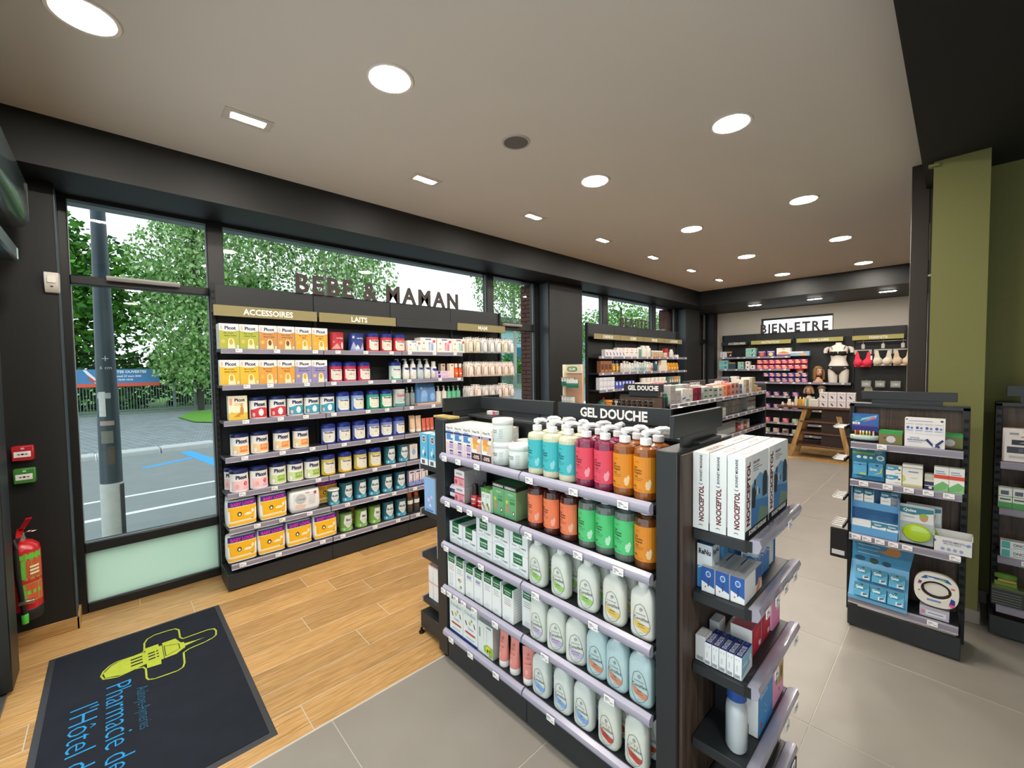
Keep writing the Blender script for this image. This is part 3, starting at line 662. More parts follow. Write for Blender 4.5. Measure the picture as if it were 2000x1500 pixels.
sign_letters('shop_sign', 'dark raised lettering BEAUTE on top of the second window shelving', 'BEAUTE', 0, 3.95, 2.328, 0, 6.32, 7.21, .15)
# far unit (faces the camera side, towards -x)
m3 = [0, .67, 1.40, 2.385, 3.11]
fu = wall_unit('shelving_unit', 'dark wall shelving along the far white wall', 10.36, 3.75, -PI/2, m3,
               [(1.80, .25, 0, 2), (1.535, .25, 0, 2), (1.262, .25, 0, 3), (.97, .25, 0, 2), (.71, .25, 0, 3), (.42, .26, 0, 3), (.2, .29, 0, 3)], top=2.31,
               signs=[(.0, .56, 'ACCESSOIRES', STEEL, LW, .33), (.62, 1.38, 'NUTRITION', GOLD2, LW, 1.0), (1.47, 2.24, 'CAPILLAIRE', GOLD2, LW, 1.85), (2.37, 3.10, 'FEMINITE', GOLD2, LW, 2.75)])
sign_letters('shop_sign', 'dark raised lettering BIEN-ETRE in front of the high far window', 'BIEN-ETRE', 10.3, 3.75, 2.315, -PI/2, .79, 1.99, .19)
tb = MB().tube([(10.16, 1.30, 2.03), (10.16, .62, 2.03)], .012, mat('4a4c4e', .4)); part(fu, 'hanging_bar', tb)

# ---- island gondola in the foreground
isl = thing('island_gondola', 'dark double-sided island gondola in the foreground with shower gels', 'shelving', (1.56, 1.33, 0))
for y0, y1 in ((.618, .692), (1.948, 2.035)):
    part(isl, 'end_panel', MB().box(1.318, y0, .02, 1.80, y1, 1.365, STEEL, .003))
for y0, y1 in ((.694, 1.327), (1.329, 1.946)):
    part(isl, 'plinth', MB().box(1.322, y0, .014, 1.80, y1, .132, STEEL, .002))
    part(isl, 'back_panel', MB().box(1.548, y0, .13, 1.562, y1, 1.362, STEEL, .001))
part(isl, 'top_cap', MB().box(1.50, .62, 1.365, 1.70, 2.03, 1.377, STEEL, .002))
MI = [0, .632, 1.262]
RI = [(1.172, .225), (.927, .225), (.675, .225), (.427, .225), (.177, .225)]
def wy(*a): return [1.961-v for v in a]
face(isl, 1.547, 1.961, -PI/2, MI, RI, 'tube', tickets={0: wy(1.90, 1.775, 1.62, 1.26, 1.02, .80), 1: wy(1.945, 1.88, 1.77, 1.685, 1.56, 1.27, 1.0, .82), 2: wy(1.90, 1.60, 1.23, .93), 3: wy(1.935, 1.88, 1.82, 1.75, 1.66, 1.50, 1.18, .86), 4: wy(1.87, 1.70, 1.50, 1.15, .80)})
face(isl, 1.573, .70, PI/2, MI, RI, 'tube')
for y0, y1, s_ in ((1.39, 1.965, ''), (.775, 1.36, 'GEL DOUCHE')):
    p = part(isl, 'header_panel', MB().box(1.60, y0, 1.402, 1.618, y1, 1.474, STEEL, .002))
    part(isl, 'header_stem', MB().box(1.603, y0+.1, 1.372, 1.615, y1-.1, 1.404, STEEL))
    if s_: part(isl, 'header_lettering', MB().text3(s_, .043, WHITE, bold=.035, maxw=.345).xf(T(1.598, (y0+y1)/2-.02, 1.4155, -PI/2))).parent = p
for y in (.648, 1.985):
    part(isl, 'header_panel', MB().box(1.344, y-.008, 1.402, 1.764, y+.008, 1.48, STEEL, .002))
    part(isl, 'header_stem', MB().box(1.415, y-.006, 1.365, 1.708, y+.006, 1.404, STEEL))
part(isl, 'walnut_panel', MB().box(1.335, .606, .13, 1.80, .617, 1.355, WALNUT))
part(isl, 'walnut_panel', MB().box(1.335, 2.036, .13, 1.80, 2.047, 1.355, WALNUT))
face(isl, 1.40, .606, 0, [0, .49], [(1.10, .172), (.885, .172), (.637, .172), (.372, .172), (.15, .17)], 'lip', th=.036, tickets={0: [.3], 1: [.06, .16, .26, .38], 2: [.16, .4], 3: [.3, .42], 4: [.2, .4]})
part(isl, 'plinth', MB().box(1.36, .40, .014, 1.89, .605, .115, STEEL, .003))
face(isl, 1.83, 2.047, PI, [0, .465], [(1.06, .235), (.775, .235), (.50, .235), (.215, .235)], 'flat', th=.03, tickets={0: [], 1: [], 2: [], 3: []})
part(isl, 'plinth', MB().box(1.352, 2.048, .03, 1.84, 2.29, .13, STEEL, .003))
for y in (2.27, 1.99):
    part(isl, 'levelling_foot', MB().lathe([(.018, 0), (.018, .008), (.008, .012), (.008, .032)], mat('151515', .3, metal=.6), 12, cx=1.345, cy=y))

# ---- second gondola, further back, its long side towards the aisle
g2 = thing('aisle_gondola', 'long dark gondola with dental boxes further back, behind the island', 'shelving', (5.05, 2.03, 0))
part(g2, 'end_panel', MB().box(3.632, 1.82, .02, 3.67, 2.285, 1.362, STEEL, .003)); part(g2, 'end_panel', MB().box(6.46, 1.79, .02, 6.50, 2.285, 1.365, STEEL, .003))
MG = [0, .697, 1.394, 2.091, 2.788]
for i in range(4):
    part(g2, 'back_panel', MB().box(3.67+MG[i]+.001, 2.025, .13, 3.67+MG[i+1]-.001, 2.04, 1.36, STEELD)); part(g2, 'plinth', MB().box(3.67+MG[i]+.001, 1.79, .014, 3.67+MG[i+1]-.001, 2.28, .13, STEEL, .002))
face(g2, 3.67, 2.025, 0, MG, [(1.285, .235), (1.06, .235), (.835, .235), (.5, .235), (.2, .235)], 'flat')
part(g2, 'top_cap', MB().box(3.63, 2.0, 1.362, 6.5, 2.06, 1.374, STEEL))
for i, s_ in enumerate(('DENTAIRE', 'DENTAIRE', 'DENTAIRE', '')):
    p = part(g2, 'header_panel', MB().box(3.67+MG[i]+.05, 2.01, 1.40, 3.67+MG[i+1]-.05, 2.026, 1.472, STEEL, .002))
    part(g2, 'header_stem', MB().box(3.67+MG[i]+.15, 2.013, 1.37, 3.67+MG[i+1]-.15, 2.023, 1.402, STEEL))
    if s_: part(g2, 'header_lettering', MB().text3(s_, .04, WHITE, bold=.03, maxw=.29).xf(T(3.67+MG[i]+.35, 2.007, 1.417))).parent = p
p = part(g2, 'header_panel', MB().box(3.62, 1.83, 1.402, 3.636, 2.235, 1.475, STEEL, .002))
part(g2, 'header_lettering', MB().text3('GEL DOUCHE', .044, WHITE, bold=.035, maxw=.315).xf(T(3.618, 2.03, 1.416, -PI/2))).parent = p
part(g2, 'header_stem', MB().box(3.623, 1.88, 1.36, 3.633, 2.18, 1.404, STEEL))
part(g2, 'walnut_panel', MB().box(3.62, 1.835, .13, 3.631, 2.28, 1.345, WALNUT))
face(g2, 3.62, 2.28, -PI/2, [0, .46], [(1.165, .2), (.9, .2), (.64, .2), (.38, .2)], 'flat', th=.03)
part(g2, 'plinth', MB().box(3.40, 1.82, .014, 3.62, 2.285, .12, STEEL, .003))

# ---- display unit at the right with blue ear and eye care packs
g3 = thing('endcap_display', 'narrow dark display unit with walnut back in front of the green pier', 'shelving', (3.44, .2, 0))
part(g3, 'plinth', MB().box(3.302, -.045, .012, 3.316, .443, .136, STEEL, .003)); part(g3, 'plinth', MB().box(3.316, -.045, .012, 3.6, -.03, .136, STEEL)); part(g3, 'plinth', MB().box(3.316, .43, .012, 3.6, .443, .136, STEEL))
part(g3, 'walnut_panel', MB().box(3.52, -.03, .1, 3.532, .45, 1.365, WALNUT))
part(g3, 'upright', MB().box(3.49, -.06, .02, 3.60, -.03, 1.385, STEELD, .002)); part(g3, 'upright', MB().box(3.49, .45, .02, 3.60, .475, 1.385, STEELD, .002))
sl = MB(); z = .2
while z < 1.35: sl.box(3.487, -.054, z, 3.4895, -.036, z+.02, mat('060606', .8)); z += .05
part(g3, 'slot_row', sl, kind='stuff')
part(g3, 'top_cap', MB().box(3.49, -.06, 1.365, 3.6, .475, 1.388, STEEL, .002))
part(g3, 'header_panel', MB().box(3.52, -.008, 1.414, 3.535, .42, 1.467, STEEL, .002)); part(g3, 'header_stem', MB().box(3.522, .05, 1.386, 3.533, .37, 1.416, STEEL))
face(g3, 3.52, .445, -PI/2, [0, .484], [(1.16, .212), (.926, .212), (.59, .212), (.188, .205)], 'flat', th=.024, tickets={0: [.15], 1: [.07, .18, .27, .35, .43], 2: [.04, .09, .15, .21, .27, .46], 3: [.38]})
hk = mat('e8e6e2', .35, metal=.3)
for z in (1.235, 1.03, .78, .60):
    rk = part(g3, 'hook_rack', MB().box(3.36, .476, z-.01, 3.56, .484, z+.01, STEELD))
    for i in range(5):
        subpart(rk, g3, 'prong', (tk_.setdefault('prong', MB().tube([(0, 0, 0), (0, .05, 0), (0, .056, .01)], .004, hk, 6).mesh('prong'))), (3.37+.042*i, .484, z))
        
# ---- unit cut by the right edge of the picture
g4 = thing('endcap_display', 'dark display unit cut by the right edge, in front of the green wall', 'shelving', (3.95, -.45, 0))
part(g4, 'plinth', MB().box(3.768, -.9, .018, 3.785, -.165, .128, STEEL, .003)); part(g4, 'plinth', MB().box(3.785, -.18, .018, 4.1, -.165, .128, STEEL))
part(g4, 'walnut_panel', MB().box(3.98, -.9, .1, 3.992, -.2, 1.37, WALNUT))
part(g4, 'upright', MB().box(3.95, -.2, .02, 4.05, -.172, 1.39, STEELD, .002))
sl = MB(); z = .2
while z < 1.36: sl.box(3.9475, -.196, z, 3.9495, -.177, z+.02, mat('060606', .8)); z += .05
part(g4, 'slot_row', sl, kind='stuff')
part(g4, 'top_cap', MB().box(3.95, -.9, 1.37, 4.05, -.172, 1.392, STEEL, .002))
part(g4, 'header_panel', MB().box(3.97, -.8, 1.43, 3.985, -.215, 1.497, STEEL, .002)); part(g4, 'header_stem', MB().box(3.972, -.75, 1.388, 3.983, -.27, 1.432, STEEL))
face(g4, 3.98, -.185, -PI/2, [0, .68], [(1.055, .21), (.783, .21), (.494, .21), (.198, .205)], 'flat', th=.024)

# ---- walnut trestle table at the far end
tt = thing('trestle_table', 'walnut display table with splayed pine legs at the far end', 'table', (8.95, 1.62, 0))
part(tt, 'tabletop', MB().box(8.70, 1.10, .865, 9.25, 2.225, .9, WALNUT2, .004))
def leg(x0, y0, x1, y1):
    part(tt, 'leg', MB().loft([[(x0-.02, y0-.035, 0), (x0+.02, y0-.035, 0), (x0+.02, y0+.035, 0), (x0-.02, y0+.035, 0)], [(x1-.02, y1-.035, .865), (x1+.02, y1-.035, .865), (x1+.02, y1+.035, .865), (x1-.02, y1+.035, .865)]], PINE))
leg(8.72, 2.02, 8.78, 1.80); leg(9.24, 2.02, 9.14, 1.80); leg(8.72, 1.17, 8.78, 1.36); leg(9.24, 1.17, 9.14, 1.36)
for z, y0, y1 in ((.62, 1.2, 1.88), (.42, 1.15, 1.93), (.20, 1.1, 1.98)): part(tt, 'shelf_board', MB().box(8.74, y0, z, 9.2, y1, z+.028, WALNUT2, .003))
for z0, z1 in ((.235, .415), (.455, .615), (.655, .86)): part(tt, 'front_panel', MB().box(8.752, 1.14, z0, 8.766, 1.57, z1, mat('2a1a13', .6)))
# ---------------------------------------------------------------- goods: building blocks
def clip_slice(pts, n):
    """cut a convex outline into n upright slices"""
    xs = [p[0] for p in pts]; a, b = min(xs), max(xs); out = []
    def span(x):
        zs = []
        for i in range(len(pts)):
            (x0, z0), (x1, z1) = pts[i], pts[(i+1) % len(pts)]
            if abs(x1-x0) < 1e-9:
                if abs(x-x0) < 1e-7: zs += [z0, z1]
            elif min(x0, x1)-1e-9 <= x <= max(x0, x1)+1e-9: zs.append(z0+(z1-z0)*(x-x0)/(x1-x0))
        return (min(zs), max(zs)) if zs else (0, 0)
    c = [(a+(b-a)*i/n, span(a+(b-a)*i/n)) for i in range(n+1)]
    for (x0, (l0, h0)), (x1, (l1, h1)) in zip(c, c[1:]):
        out.append([(x0, l0), (x1, l1), (x1, h1), (x0, h0)])
    return out
def art(w, h, elems, n=1):
    mb = MB(); k = 0
    for e in elems:
        k += 1; y = -.0002-.00012*k; t = e[0]
        if t == 't':
            s_, cx, cz, hh, col = e[1:6]; mw = e[6] if len(e) > 6 else None; rot = e[7] if len(e) > 7 else 0; bo = e[8] if len(e) > 8 else .02
            H = hh*(w if rot else h); W = (mw*(h if rot else w)) if mw else None
            g = MB().text3(s_, H, mat(col, .5), bold=bo, maxw=W)
            for i, (x, _, z) in enumerate(g.v):
                z -= H/2
                if rot: x, z = -z*rot, x*rot
                g.v[i] = (x+cx*w, y, z+cz*h)
            mb.add(g); continue
        m = mat(e[-1], .5) if isinstance(e[-1], str) else e[-1]
        if t == 'r': pts = [(e[1]*w, e[2]*h), (e[3]*w, e[2]*h), (e[3]*w, e[4]*h), (e[1]*w, e[4]*h)]
        elif t == 'e': pts = [(e[1]*w+e[3]*w*math.cos(2*PI*i/14), e[2]*h+e[4]*h*math.sin(2*PI*i/14)) for i in range(14)]
        elif t == 'p': pts = [(a*w, b*h) for a, b in e[1]]
        elif t == 'l':                      # stroke along a polyline
            P = [Vector((a*w, b*h)) for a, b in e[1]]; wd = e[2]/2
            for a, b in zip(P, P[1:]):
                d = (b-a).normalized(); q = Vector((-d.y, d.x))*wd
                mb.face([(*[p[0]], y, p[1]) for p in (a-q, b-q, b+q, a+q)], m)
            continue
        nn = max(1 if t == 'r' else (7 if t == 'e' else 4), round(n*(max(p[0] for p in pts)-min(p[0] for p in pts))/w)) if n > 1 else 1
        for q in (clip_slice(pts, nn) if n > 1 else [pts]): mb.face([(p[0], y, p[1]) for p in q], m)
    return mb
def on_cyl(mb, R, a0=0): return mb.fn(lambda x, y, z: ((R-y+.0003)*math.sin(x/R+a0), -(R-y+.0003)*math.cos(x/R+a0), z))
def on_super(mb, a, b, e):
    p = 2/e
    return mb.fn(lambda x, y, z: (x, -(b*max(0, 1-abs(x/a)**p)**(1/p))+y-.0012, z))
def lines(n, x0, x1, z0, z1, c, th=.012):
    o = []
    for i in range(n):
        z = z1-(z1-z0)*i/max(1, n-1); o.append(('r', x0, z-th/2, x1-(x1-x0)*(.12 if i % 2 else 0), z+th/2, c))
    return o
class Proto:
    def __init__(s, name, cat, body, parts=(), smooth=40):
        s.name, s.cat = name, cat; s.body = body.mesh(name, smooth) if body else None
        s.parts = [(n_, m_.mesh(n_, smooth)) for n_, m_ in parts]
REG = []
def put(P, x, y, z, rz, desc, where, tilt=0, sc_=1):
    o = bpy.data.objects.new(P.name, P.body); COL.objects.link(o); o.location = (x, y, z); o.rotation_euler = (tilt, 0, rz)
    if sc_ != 1: o.scale = (sc_,)*3 if not isinstance(sc_, tuple) else sc_
    for n_, me in P.parts:
        c = bpy.data.objects.new(n_, me); COL.objects.link(c); c.parent = o
    o['category'] = P.cat; REG.append((o, desc, where)); return o
def label_all():
    from collections import defaultdict
    g = defaultdict(list)
    for o, d, wh in REG: g[(d, wh)].append(o)
    for (d, wh), L in g.items():
        for i, o in enumerate(L):
            o['label'] = ('%s, %s' % (d, wh)) if len(L) == 1 else ('%s %s from the left, %s' % (O[i] if i < 20 else '%dth' % (i+1), d, wh))
            if len(L) > 1: o['group'] = '%s row, %s' % (d, wh)
def carton(name, w, d, h, side, F=(), L=(), R=(), Tp=(), cat='box', b=.0015, flap=True):
    s_ = mat(side, .42); body = MB().box(-w/2, -d/2, 0, w/2, d/2, h, s_, b)
    lb = MB()
    if F: lb.add(art(w*.992, h, F), T(0, -d/2, 0))
    if L: lb.add(art(d*.99, h, L), T(-w/2, 0, 0, -PI/2))
    if R: lb.add(art(d*.99, h, R), T(w/2, 0, 0, PI/2))
    if Tp: lb.add(art(w*.99, d*.98, Tp).xf(Matrix.Translation((0, -d/2, h)) @ Matrix.Rotation(-PI/2, 4, 'X')))
    parts = [('printed_label', lb)] if lb.f else []
    if flap: parts.append(('tuck_flap', MB().box(-w/2+.003, -d/2+.0012, h-.0004, w/2-.003, -d/2+.0035, h+.0003, mat('b5b2ab', .6))))
    return Proto(name, cat, body, parts)
def tin(name, R, h, col, lidcol, elems, lid_h=.03, dome=.004, cat='tin', rough=.35, side=None):
    m = mat(col, rough); lm = mat(lidcol, .3); bh = h-lid_h
    body = MB().lathe([(R-.002, 0), (R, .002), (R, .006), (R-.001, .008), (R-.001, bh-.006), (R, bh-.003), (R, bh)], m, 26)
    lab = on_cyl(art(2*PI*R*.36, bh, elems, 10), R)
    lid = MB().lathe([(R+.0015, bh), (R+.002, bh+.003), (R+.0015, h-.006), (R-.002, h-.001-dome*.3), (R-.008, h+dome*.6), (0.001, h+dome)], lm, 26, cap0=False)
    return Proto(name, cat, body, [('lid', lid), ('printed_label', lab)])
def pump(R, z, col, ang=0., hh=.055):
    m = mat(col, .35)
    p = MB().lathe([(R, z), (R, z+hh*.38), (R*.9, z+hh*.42), (R*.42, z+hh*.44), (R*.42, z+hh*.6), (R*.75, z+hh*.62), (R*.78, z+hh*.85), (R*.5, z+hh*.93)], m, 14)
    n = MB().tube([(0, 0, z+hh*.82), (R*1.4, 0, z+hh*.86), (R*2.3, 0, z+hh*.74)], [R*.5, R*.42, R*.3], m, 8)
    return p.add(n, T(0, 0, 0, ang))
def bottle(name, R, h, col, capcol, elems=(), neck=.3, kind='pump', ang=0., labcol=None, lab=(.1, .8), sx=1., sy=1., e=1., coat=.6, cat='bottle', shoulder=.12, caph=.05, sm=40):
    m = mat(col, .18, coat=coat); nr = R*neck; bh = h-caph; sh = bh*shoulder
    prof = [(R*.9, 0), (R, .006), (R, bh-sh-.004), (R*.93, bh-sh*.5), (R*.66, bh-.004), (nr, bh), (nr, bh+.006)]
    body = MB().lathe(prof, m, 20, sx=sx, sy=sy, e=e)
    parts = []
    if kind == 'pump': parts.append(('pump', pump(nr*1.15, bh+.004, capcol, ang, caph)))
    elif kind == 'cap': parts.append(('cap', MB().lathe([(nr*1.25, bh+.002), (nr*1.3, bh+.004), (nr*1.25, h-.002), (nr*1.1, h)], mat(capcol, .35), 16)))
    elif kind == 'flip': parts.append(('cap', MB().lathe([(R*.7, bh-.006), (R*.72, bh), (R*.68, h-.003), (R*.55, h)], mat(capcol, .35), 16, sx=sx, sy=sy)))
    if elems or labcol:
        E_ = list(elems)
        if labcol: E_ = [('r', -.5, 0, .5, 1, labcol)]+E_
        z0, z1 = lab[0]*bh, lab[1]*bh; a_ = art(2*PI*R*.42*sx if e == 1 else 1.75*R*sx, z1-z0, E_, 12)
        a_ = on_cyl(a_, R*sx) if e == 1 and sx == sy else on_super(a_, R*sx, R*sy, e)
        parts.append(('printed_label', a_.xf(Matrix.Translation((0, 0, z0)))))
    return Proto(name, cat, body, parts, sm)
NAVY = '1c2550'

# ---------------------------------------------------------------- baby shelving
def cereal(col, txt, spoon='c9a43c'):
    return carton('cereal_box', .127, .055, .19, 'e9ece6', [('r', -.5, 0, .5, .74, col), ('p', [(-.5, .74), (-.2, .70), (.2, .70), (.5, .76), (.5, 1), (-.5, 1)], 'f5efe6'), ('t', 'Picot', .06, .84, .135, NAVY, .62, 0, .045),
        ('r', -.45, .76, -.33, .92, 'e9b9a6'), ('t', 'Mes cereales', -.02, .635, .05, '4a3a22', .5), ('t', txt, .04, .535, .062, '3a2a1a', .62),
        ('p', [(-.1, 0), (.3, 0), (.22, .36), (.15, .42), (.0, .42), (-.06, .36)], 'efe2b8'), ('e', .08, .28, .1, .12, spoon), ('e', -.33, .3, .1, .07, 'e8b25a'), ('r', .36, .03, .46, .14, 'f4f1ea'), ('t', '6', .41, .085, .06, '333333', .07)],
        L=[('r', -.5, 0, .5, 1, 'dfe6e2'), ('r', -.3, .1, .3, .9, 'cfdcd8')], cat='cereal box')
W1 = ['top shelf, baby shelving', 'second shelf, baby shelving', 'third shelf, baby shelving', 'fourth shelf, baby shelving', 'fifth shelf, baby shelving', 'sixth shelf, baby shelving', 'bottom shelf, baby shelving']
Z1 = [r[0]+.0015 for r in R1]
cg, cb, cy, cye, co, cp = cereal('a9ae3f', 'saveur Fruits'), cereal('c98b4a', 'saveur Cacao', '7a4a22'), cereal('e0a53a', 'Miel'), cereal('dfb52f', 'saveur Vanille'), cereal('e09a3f', 'Biscuit'), cereal('8f86b0', 'Multicereales')
for P, x, d in ((cg, .652, 'green cereal box'), (cg, .782, 'green cereal box'), (cb, .914, 'brown cereal box'), (cb, 1.045, 'brown cereal box'), (cy, 1.177, 'amber cereal box'), (cy, 1.311, 'amber cereal box')):
    put(P, x, 3.81, Z1[0], 0, d, W1[0])
for x in (.652, .782): put(cg, x, 3.875, Z1[0], 0, 'green cereal box standing behind the front ones', W1[0])
for P, x, d in ((cye, .646, 'yellow cereal box'), (cye, .775, 'yellow cereal box'), (co, .905, 'orange cereal box'), (co, 1.037, 'orange cereal box'), (cp, 1.169, 'lilac cereal box'), (cp, 1.300, 'lilac cereal box')):
    put(P, x, 3.81, Z1[1], 0, d, W1[1])
red_t = tin('milk_tin', .0635, .165, 'b8323c', 'b02a36', [('t', 'Les Recres', .12, .72, .1, 'f0dcd4', .5), ('p', [(-.5, .08), (-.1, .42), (.1, .12)], 'e39a92'), ('e', .22, .3, .08, .2, 'f0dcd4'), ('r', -.5, 0, .5, .1, '9c2028'), ('e', -.3, .5, .06, .06, 'd8837c')], lid_h=.006, dome=-.004)
blu_t = tin('milk_tin', .068, .165, '2a3f86', '22346f', [('t', 'Les Recres', .15, .75, .1, 'e8e6ee', .5), ('p', [(-.5, .1), (-.3, .55), (-.1, .15)], 'aab4d2'), ('p', [(-.25, .05), (-.05, .42), (.1, .05)], 'd8dcea'), ('p', [(.1, .05), (.3, .5), (.5, .1)], 'c3cbe2'), ('r', -.5, 0, .5, .12, '8fa0d0'), ('e', .32, .28, .08, .1, 'd6a070'), ('e', -.3, .8, .07, .08, 'd0d4e6')], lid_h=.006, dome=-.004)
put(red_t, 1.476, 3.855, Z1[0], 0, 'red illustrated milk tin', W1[0]); put(blu_t, 1.655, 3.855, Z1[0], 0, 'dark blue milk tin with white mountains', W1[0])
def novalac(body, low, num='', numc='d0455a', lab='f1ead8'):
    return tin('milk_tin', .0585, .168, body, '23307e', [('p', [(-.42, .16), (.42, .16), (.42, .3), (.42, .8), (-.42, .8)], lab), ('e', .0, .22, .42, .18, lab), ('r', -.5, 0, .5, .1, low), ('p', [(-.5, .1), (-.2, .02), (-.5, .32)], low), ('p', [(.5, .1), (.2, .02), (.5, .32)], low), ('t', 'Novalac', 0, .74, .13, NAVY, .74, 0, .04)]
               + lines(4, -.34, .34, .25, .58, 'b9b3a4', .018)+([('t', num, .02, .48, .13, numc, .34)] if num else []), dome=.01, lid_h=.032)
nr, nc, nb, ng, nb2, ny, ngl = novalac('d8434a', 'd8323a', 'AR'), novalac('c92f52', 'd6486a', 'AR 2'), novalac('8fb3dc', '4f78c0', '1', '44506a'), novalac('3fae90', '1e9a72'), novalac('7f8fc8', '3038a0', '2', '44506a'), novalac('d2c46a', 'e6b620', '1', 'd0455a'), novalac('cfe0d6', '4ab392', '', lab='e4ece4')
for x in (1.815, 1.955, 2.094): put(nr, x, 3.855, Z1[0], .12*random.uniform(-1, 1), 'red milk tin with blue lid', W1[0])
for x in (1.459, 1.590, 1.724): put(nc, x, 3.86, Z1[1], .15*random.uniform(-1, 1), 'crimson milk tin with blue lid', W1[1])
put(ngl, 2.047, 3.86, Z1[1], 0, 'pale green milk tin with blue lid', W1[1])
def feeding(c1, c2, h=.125, w=.19):
    return carton('bottle_set_box', w, .12, h, 'ece6e4', [('r', -.5, 0, .5, 1, 'f2eae4'), ('r', -.2, .84, .18, .94, '6f7fb4'), ('e', .36, .76, .1, .1, 'd8565c'), ('r', .0, .12, .14, .62, c1), ('r', .17, .12, .31, .62, c2), ('r', .01, .55, .13, .7, c2), ('r', .18, .55, .3, .7, c1), ('e', -.3, .62, .06, .06, 'e07a70'), ('r', -.42, .14, -.2, .3, 'e9c9a0')], Tp=[('r', -.4, .1, .4, .9, 'e6e0dc')])
f0, f1_, f2, f3 = feeding('e8e4e0', 'a9cdd2', .115, .15), feeding('b9c4dc', '9aa9d0', .15), feeding('e99aa8', 'e07a90', .15), feeding('a9d0bc', '8fbfae', .15, .17)
for P, x, d in ((f0, 2.232, 'small white feeding set box'), (f1_, 2.398, 'white feeding bottle box with blue bottles'), (f2, 2.600, 'white feeding bottle box with pink bottles'), (f3, 2.786, 'white feeding bottle box with green bottles')): put(P, x, 3.845, Z1[0], 0, d, W1[0])
mus = bottle('lotion_bottle', .036, .205, 'efede4', 'd8d6d0', [('p', [(-.28, .95), (-.28, .82), (0, .72), (.28, .82), (.28, .95)], '2a3a8c')]+lines(4, -.2, .2, .15, .5, 'b9b7ae', .02), shoulder=.7, kind='pump', ang=2.4, neck=.34, lab=(.1, .78), coat=.2)
mus2 = bottle('lotion_bottle', .036, .205, 'c9d4d6', 'd8dcdc', [('p', [(-.28, .95), (-.28, .82), (0, .72), (.28, .82), (.28, .95)], '2a3a8c')]+lines(4, -.2, .2, .15, .5, '9aa9ae', .02), shoulder=.7, kind='pump', ang=2.4, neck=.34, lab=(.1, .78), coat=.2)
for i, x in enumerate((2.163, 2.246, 2.329, 2.412)): put(mus2 if i == 2 else mus, x, 3.85, Z1[1], 0, 'clear pump bottle with navy shield' if i == 2 else 'white pump bottle with navy shield', W1[1])
for i, x in enumerate((2.12, 2.20, 2.285, 2.37)): put(mus2, x, 3.93, Z1[1], 0, 'clear pump bottle in the back row', W1[1])
mfl = bottle('lotion_bottle', .033, .18, 'f0eee8', 'f0eee8', [('p', [(-.3, .95), (-.3, .75), (0, .62), (.3, .75), (.3, .95)], '2a3a8c')]+lines(3, -.2, .2, .1, .4, 'b9b7ae', .02), kind='flip', lab=(.1, .85), coat=.2)
put(mfl, 2.493, 3.85, Z1[1], 0, 'white flip-top bottle with navy shield', W1[1])
pb = carton('cream_box', .165, .04, .038, 'e8c9dc', [('p', [(-.45, .9), (-.45, .3), (-.35, .1), (-.25, .3), (-.25, .9)], '2a3a8c')]+lines(2, -.15, .4, .4, .65, 'b98fb0', .1))
put(pb, 2.58, 3.80, Z1[1], 0, 'long pink cream box, lower one of two', W1[1]); put(pb, 2.575, 3.80, Z1[1]+.039, 0, 'long pink cream box, upper one of two', W1[1])
tc = carton('cream_box', .055, .055, .155, 'efdcc2', [('e', .05, .87, .28, .06, 'd8503c')]+lines(5, -.3, .3, .2, .6, 'c9a98a', .02)); put(tc, 2.69, 3.815, Z1[1], 0, 'tall cream-coloured carton with red spot', W1[1])
put(tc, 2.63, 3.895, Z1[1], 0, 'tall cream-coloured carton standing behind', W1[1])
sp_ = bottle('sun_spray', .023, .155, 'ea5a1e', 'e9ddcf', [('e', 0, .45, .3, .12, 'f3d3bc')]+lines(2, -.25, .25, .15, .75, 'f3d3bc', .03), kind='cap', neck=.6, caph=.045)
for x in (2.752, 2.806): put(sp_, x, 3.80, Z1[1], 0, 'orange sun spray bottle', W1[1])
# third shelf
c0 = carton('cereal_box', .125, .06, .185, 'e4e2cf', [('r', -.5, 0, .5, .3, 'e6c34a'), ('r', -.5, .3, .5, 1, 'f0e6c4'), ('t', 'Picot', .1, .83, .13, NAVY, .58, 0, .045), ('e', .2, .38, .1, .2, 'c98a3c'), ('e', .2, .6, .08, .07, 'd2a060'), ('p', [(-.25, .12), (.1, .12), (.15, .35)], 'c98a3c'), ('p', [(-.4, .3), (-.1, .22), (-.35, .34)], 'd2a24a'), ('r', -.45, .62, -.3, .9, 'e9a48c')]+lines(2, -.2, .3, .62, .68, 'c98a6a', .02), cat='cereal box')
put(c0, .692, 3.825, Z1[2], 0, 'pale yellow cereal box at the left end', W1[2])
def picot(elems, body='f1efe9'): return tin('milk_tin', .062, .168, body, '1b2450', elems, lid_h=.028)
PT = ('t', 'Picot', 0, .80, .2, '16204a', .68, 0, .05)
def picot_wave(c): return picot([PT, ('p', [(-.5, 0), (.5, 0), (.5, .52), (.3, .6), (-.05, .62), (-.3, .52), (-.5, .5)], c), ('e', .05, .33, .14, .2, 'f0ece8'), ('e', .05, .42, .07, .12, 'dfe6ea'), ('e', -.32, .22, .08, .12, 'f0c4b4'), ('r', -.5, 0, .5, .05, 'f1dcd8'), ('t', '1', .38, .2, .12, '2a2a50', .05), PT])
def picot_rect(c, bg): return picot([('r', -.5, .06, .5, .55, bg), PT, ('r', -.12, .18, .32, .5, c), ('r', -.12, .33, .32, .345, 'f4efe6'), ('t', 'Lait bio', .1, .42, .06, 'fbeee0', .3), ('e', -.34, .2, .09, .12, 'f5f2ec'), ('r', -.5, 0, .5, .08, 'f4f1ea'), ('r', -.2, .655, .2, .67, '7a7f98')])
pr_t, pt_t, po, pg_ = picot_wave('cf3440'), picot_wave('3f9fb8'), picot_rect('ee8a3a', 'f0cf9a'), picot_rect('8cb52e', 'd3dfa0')
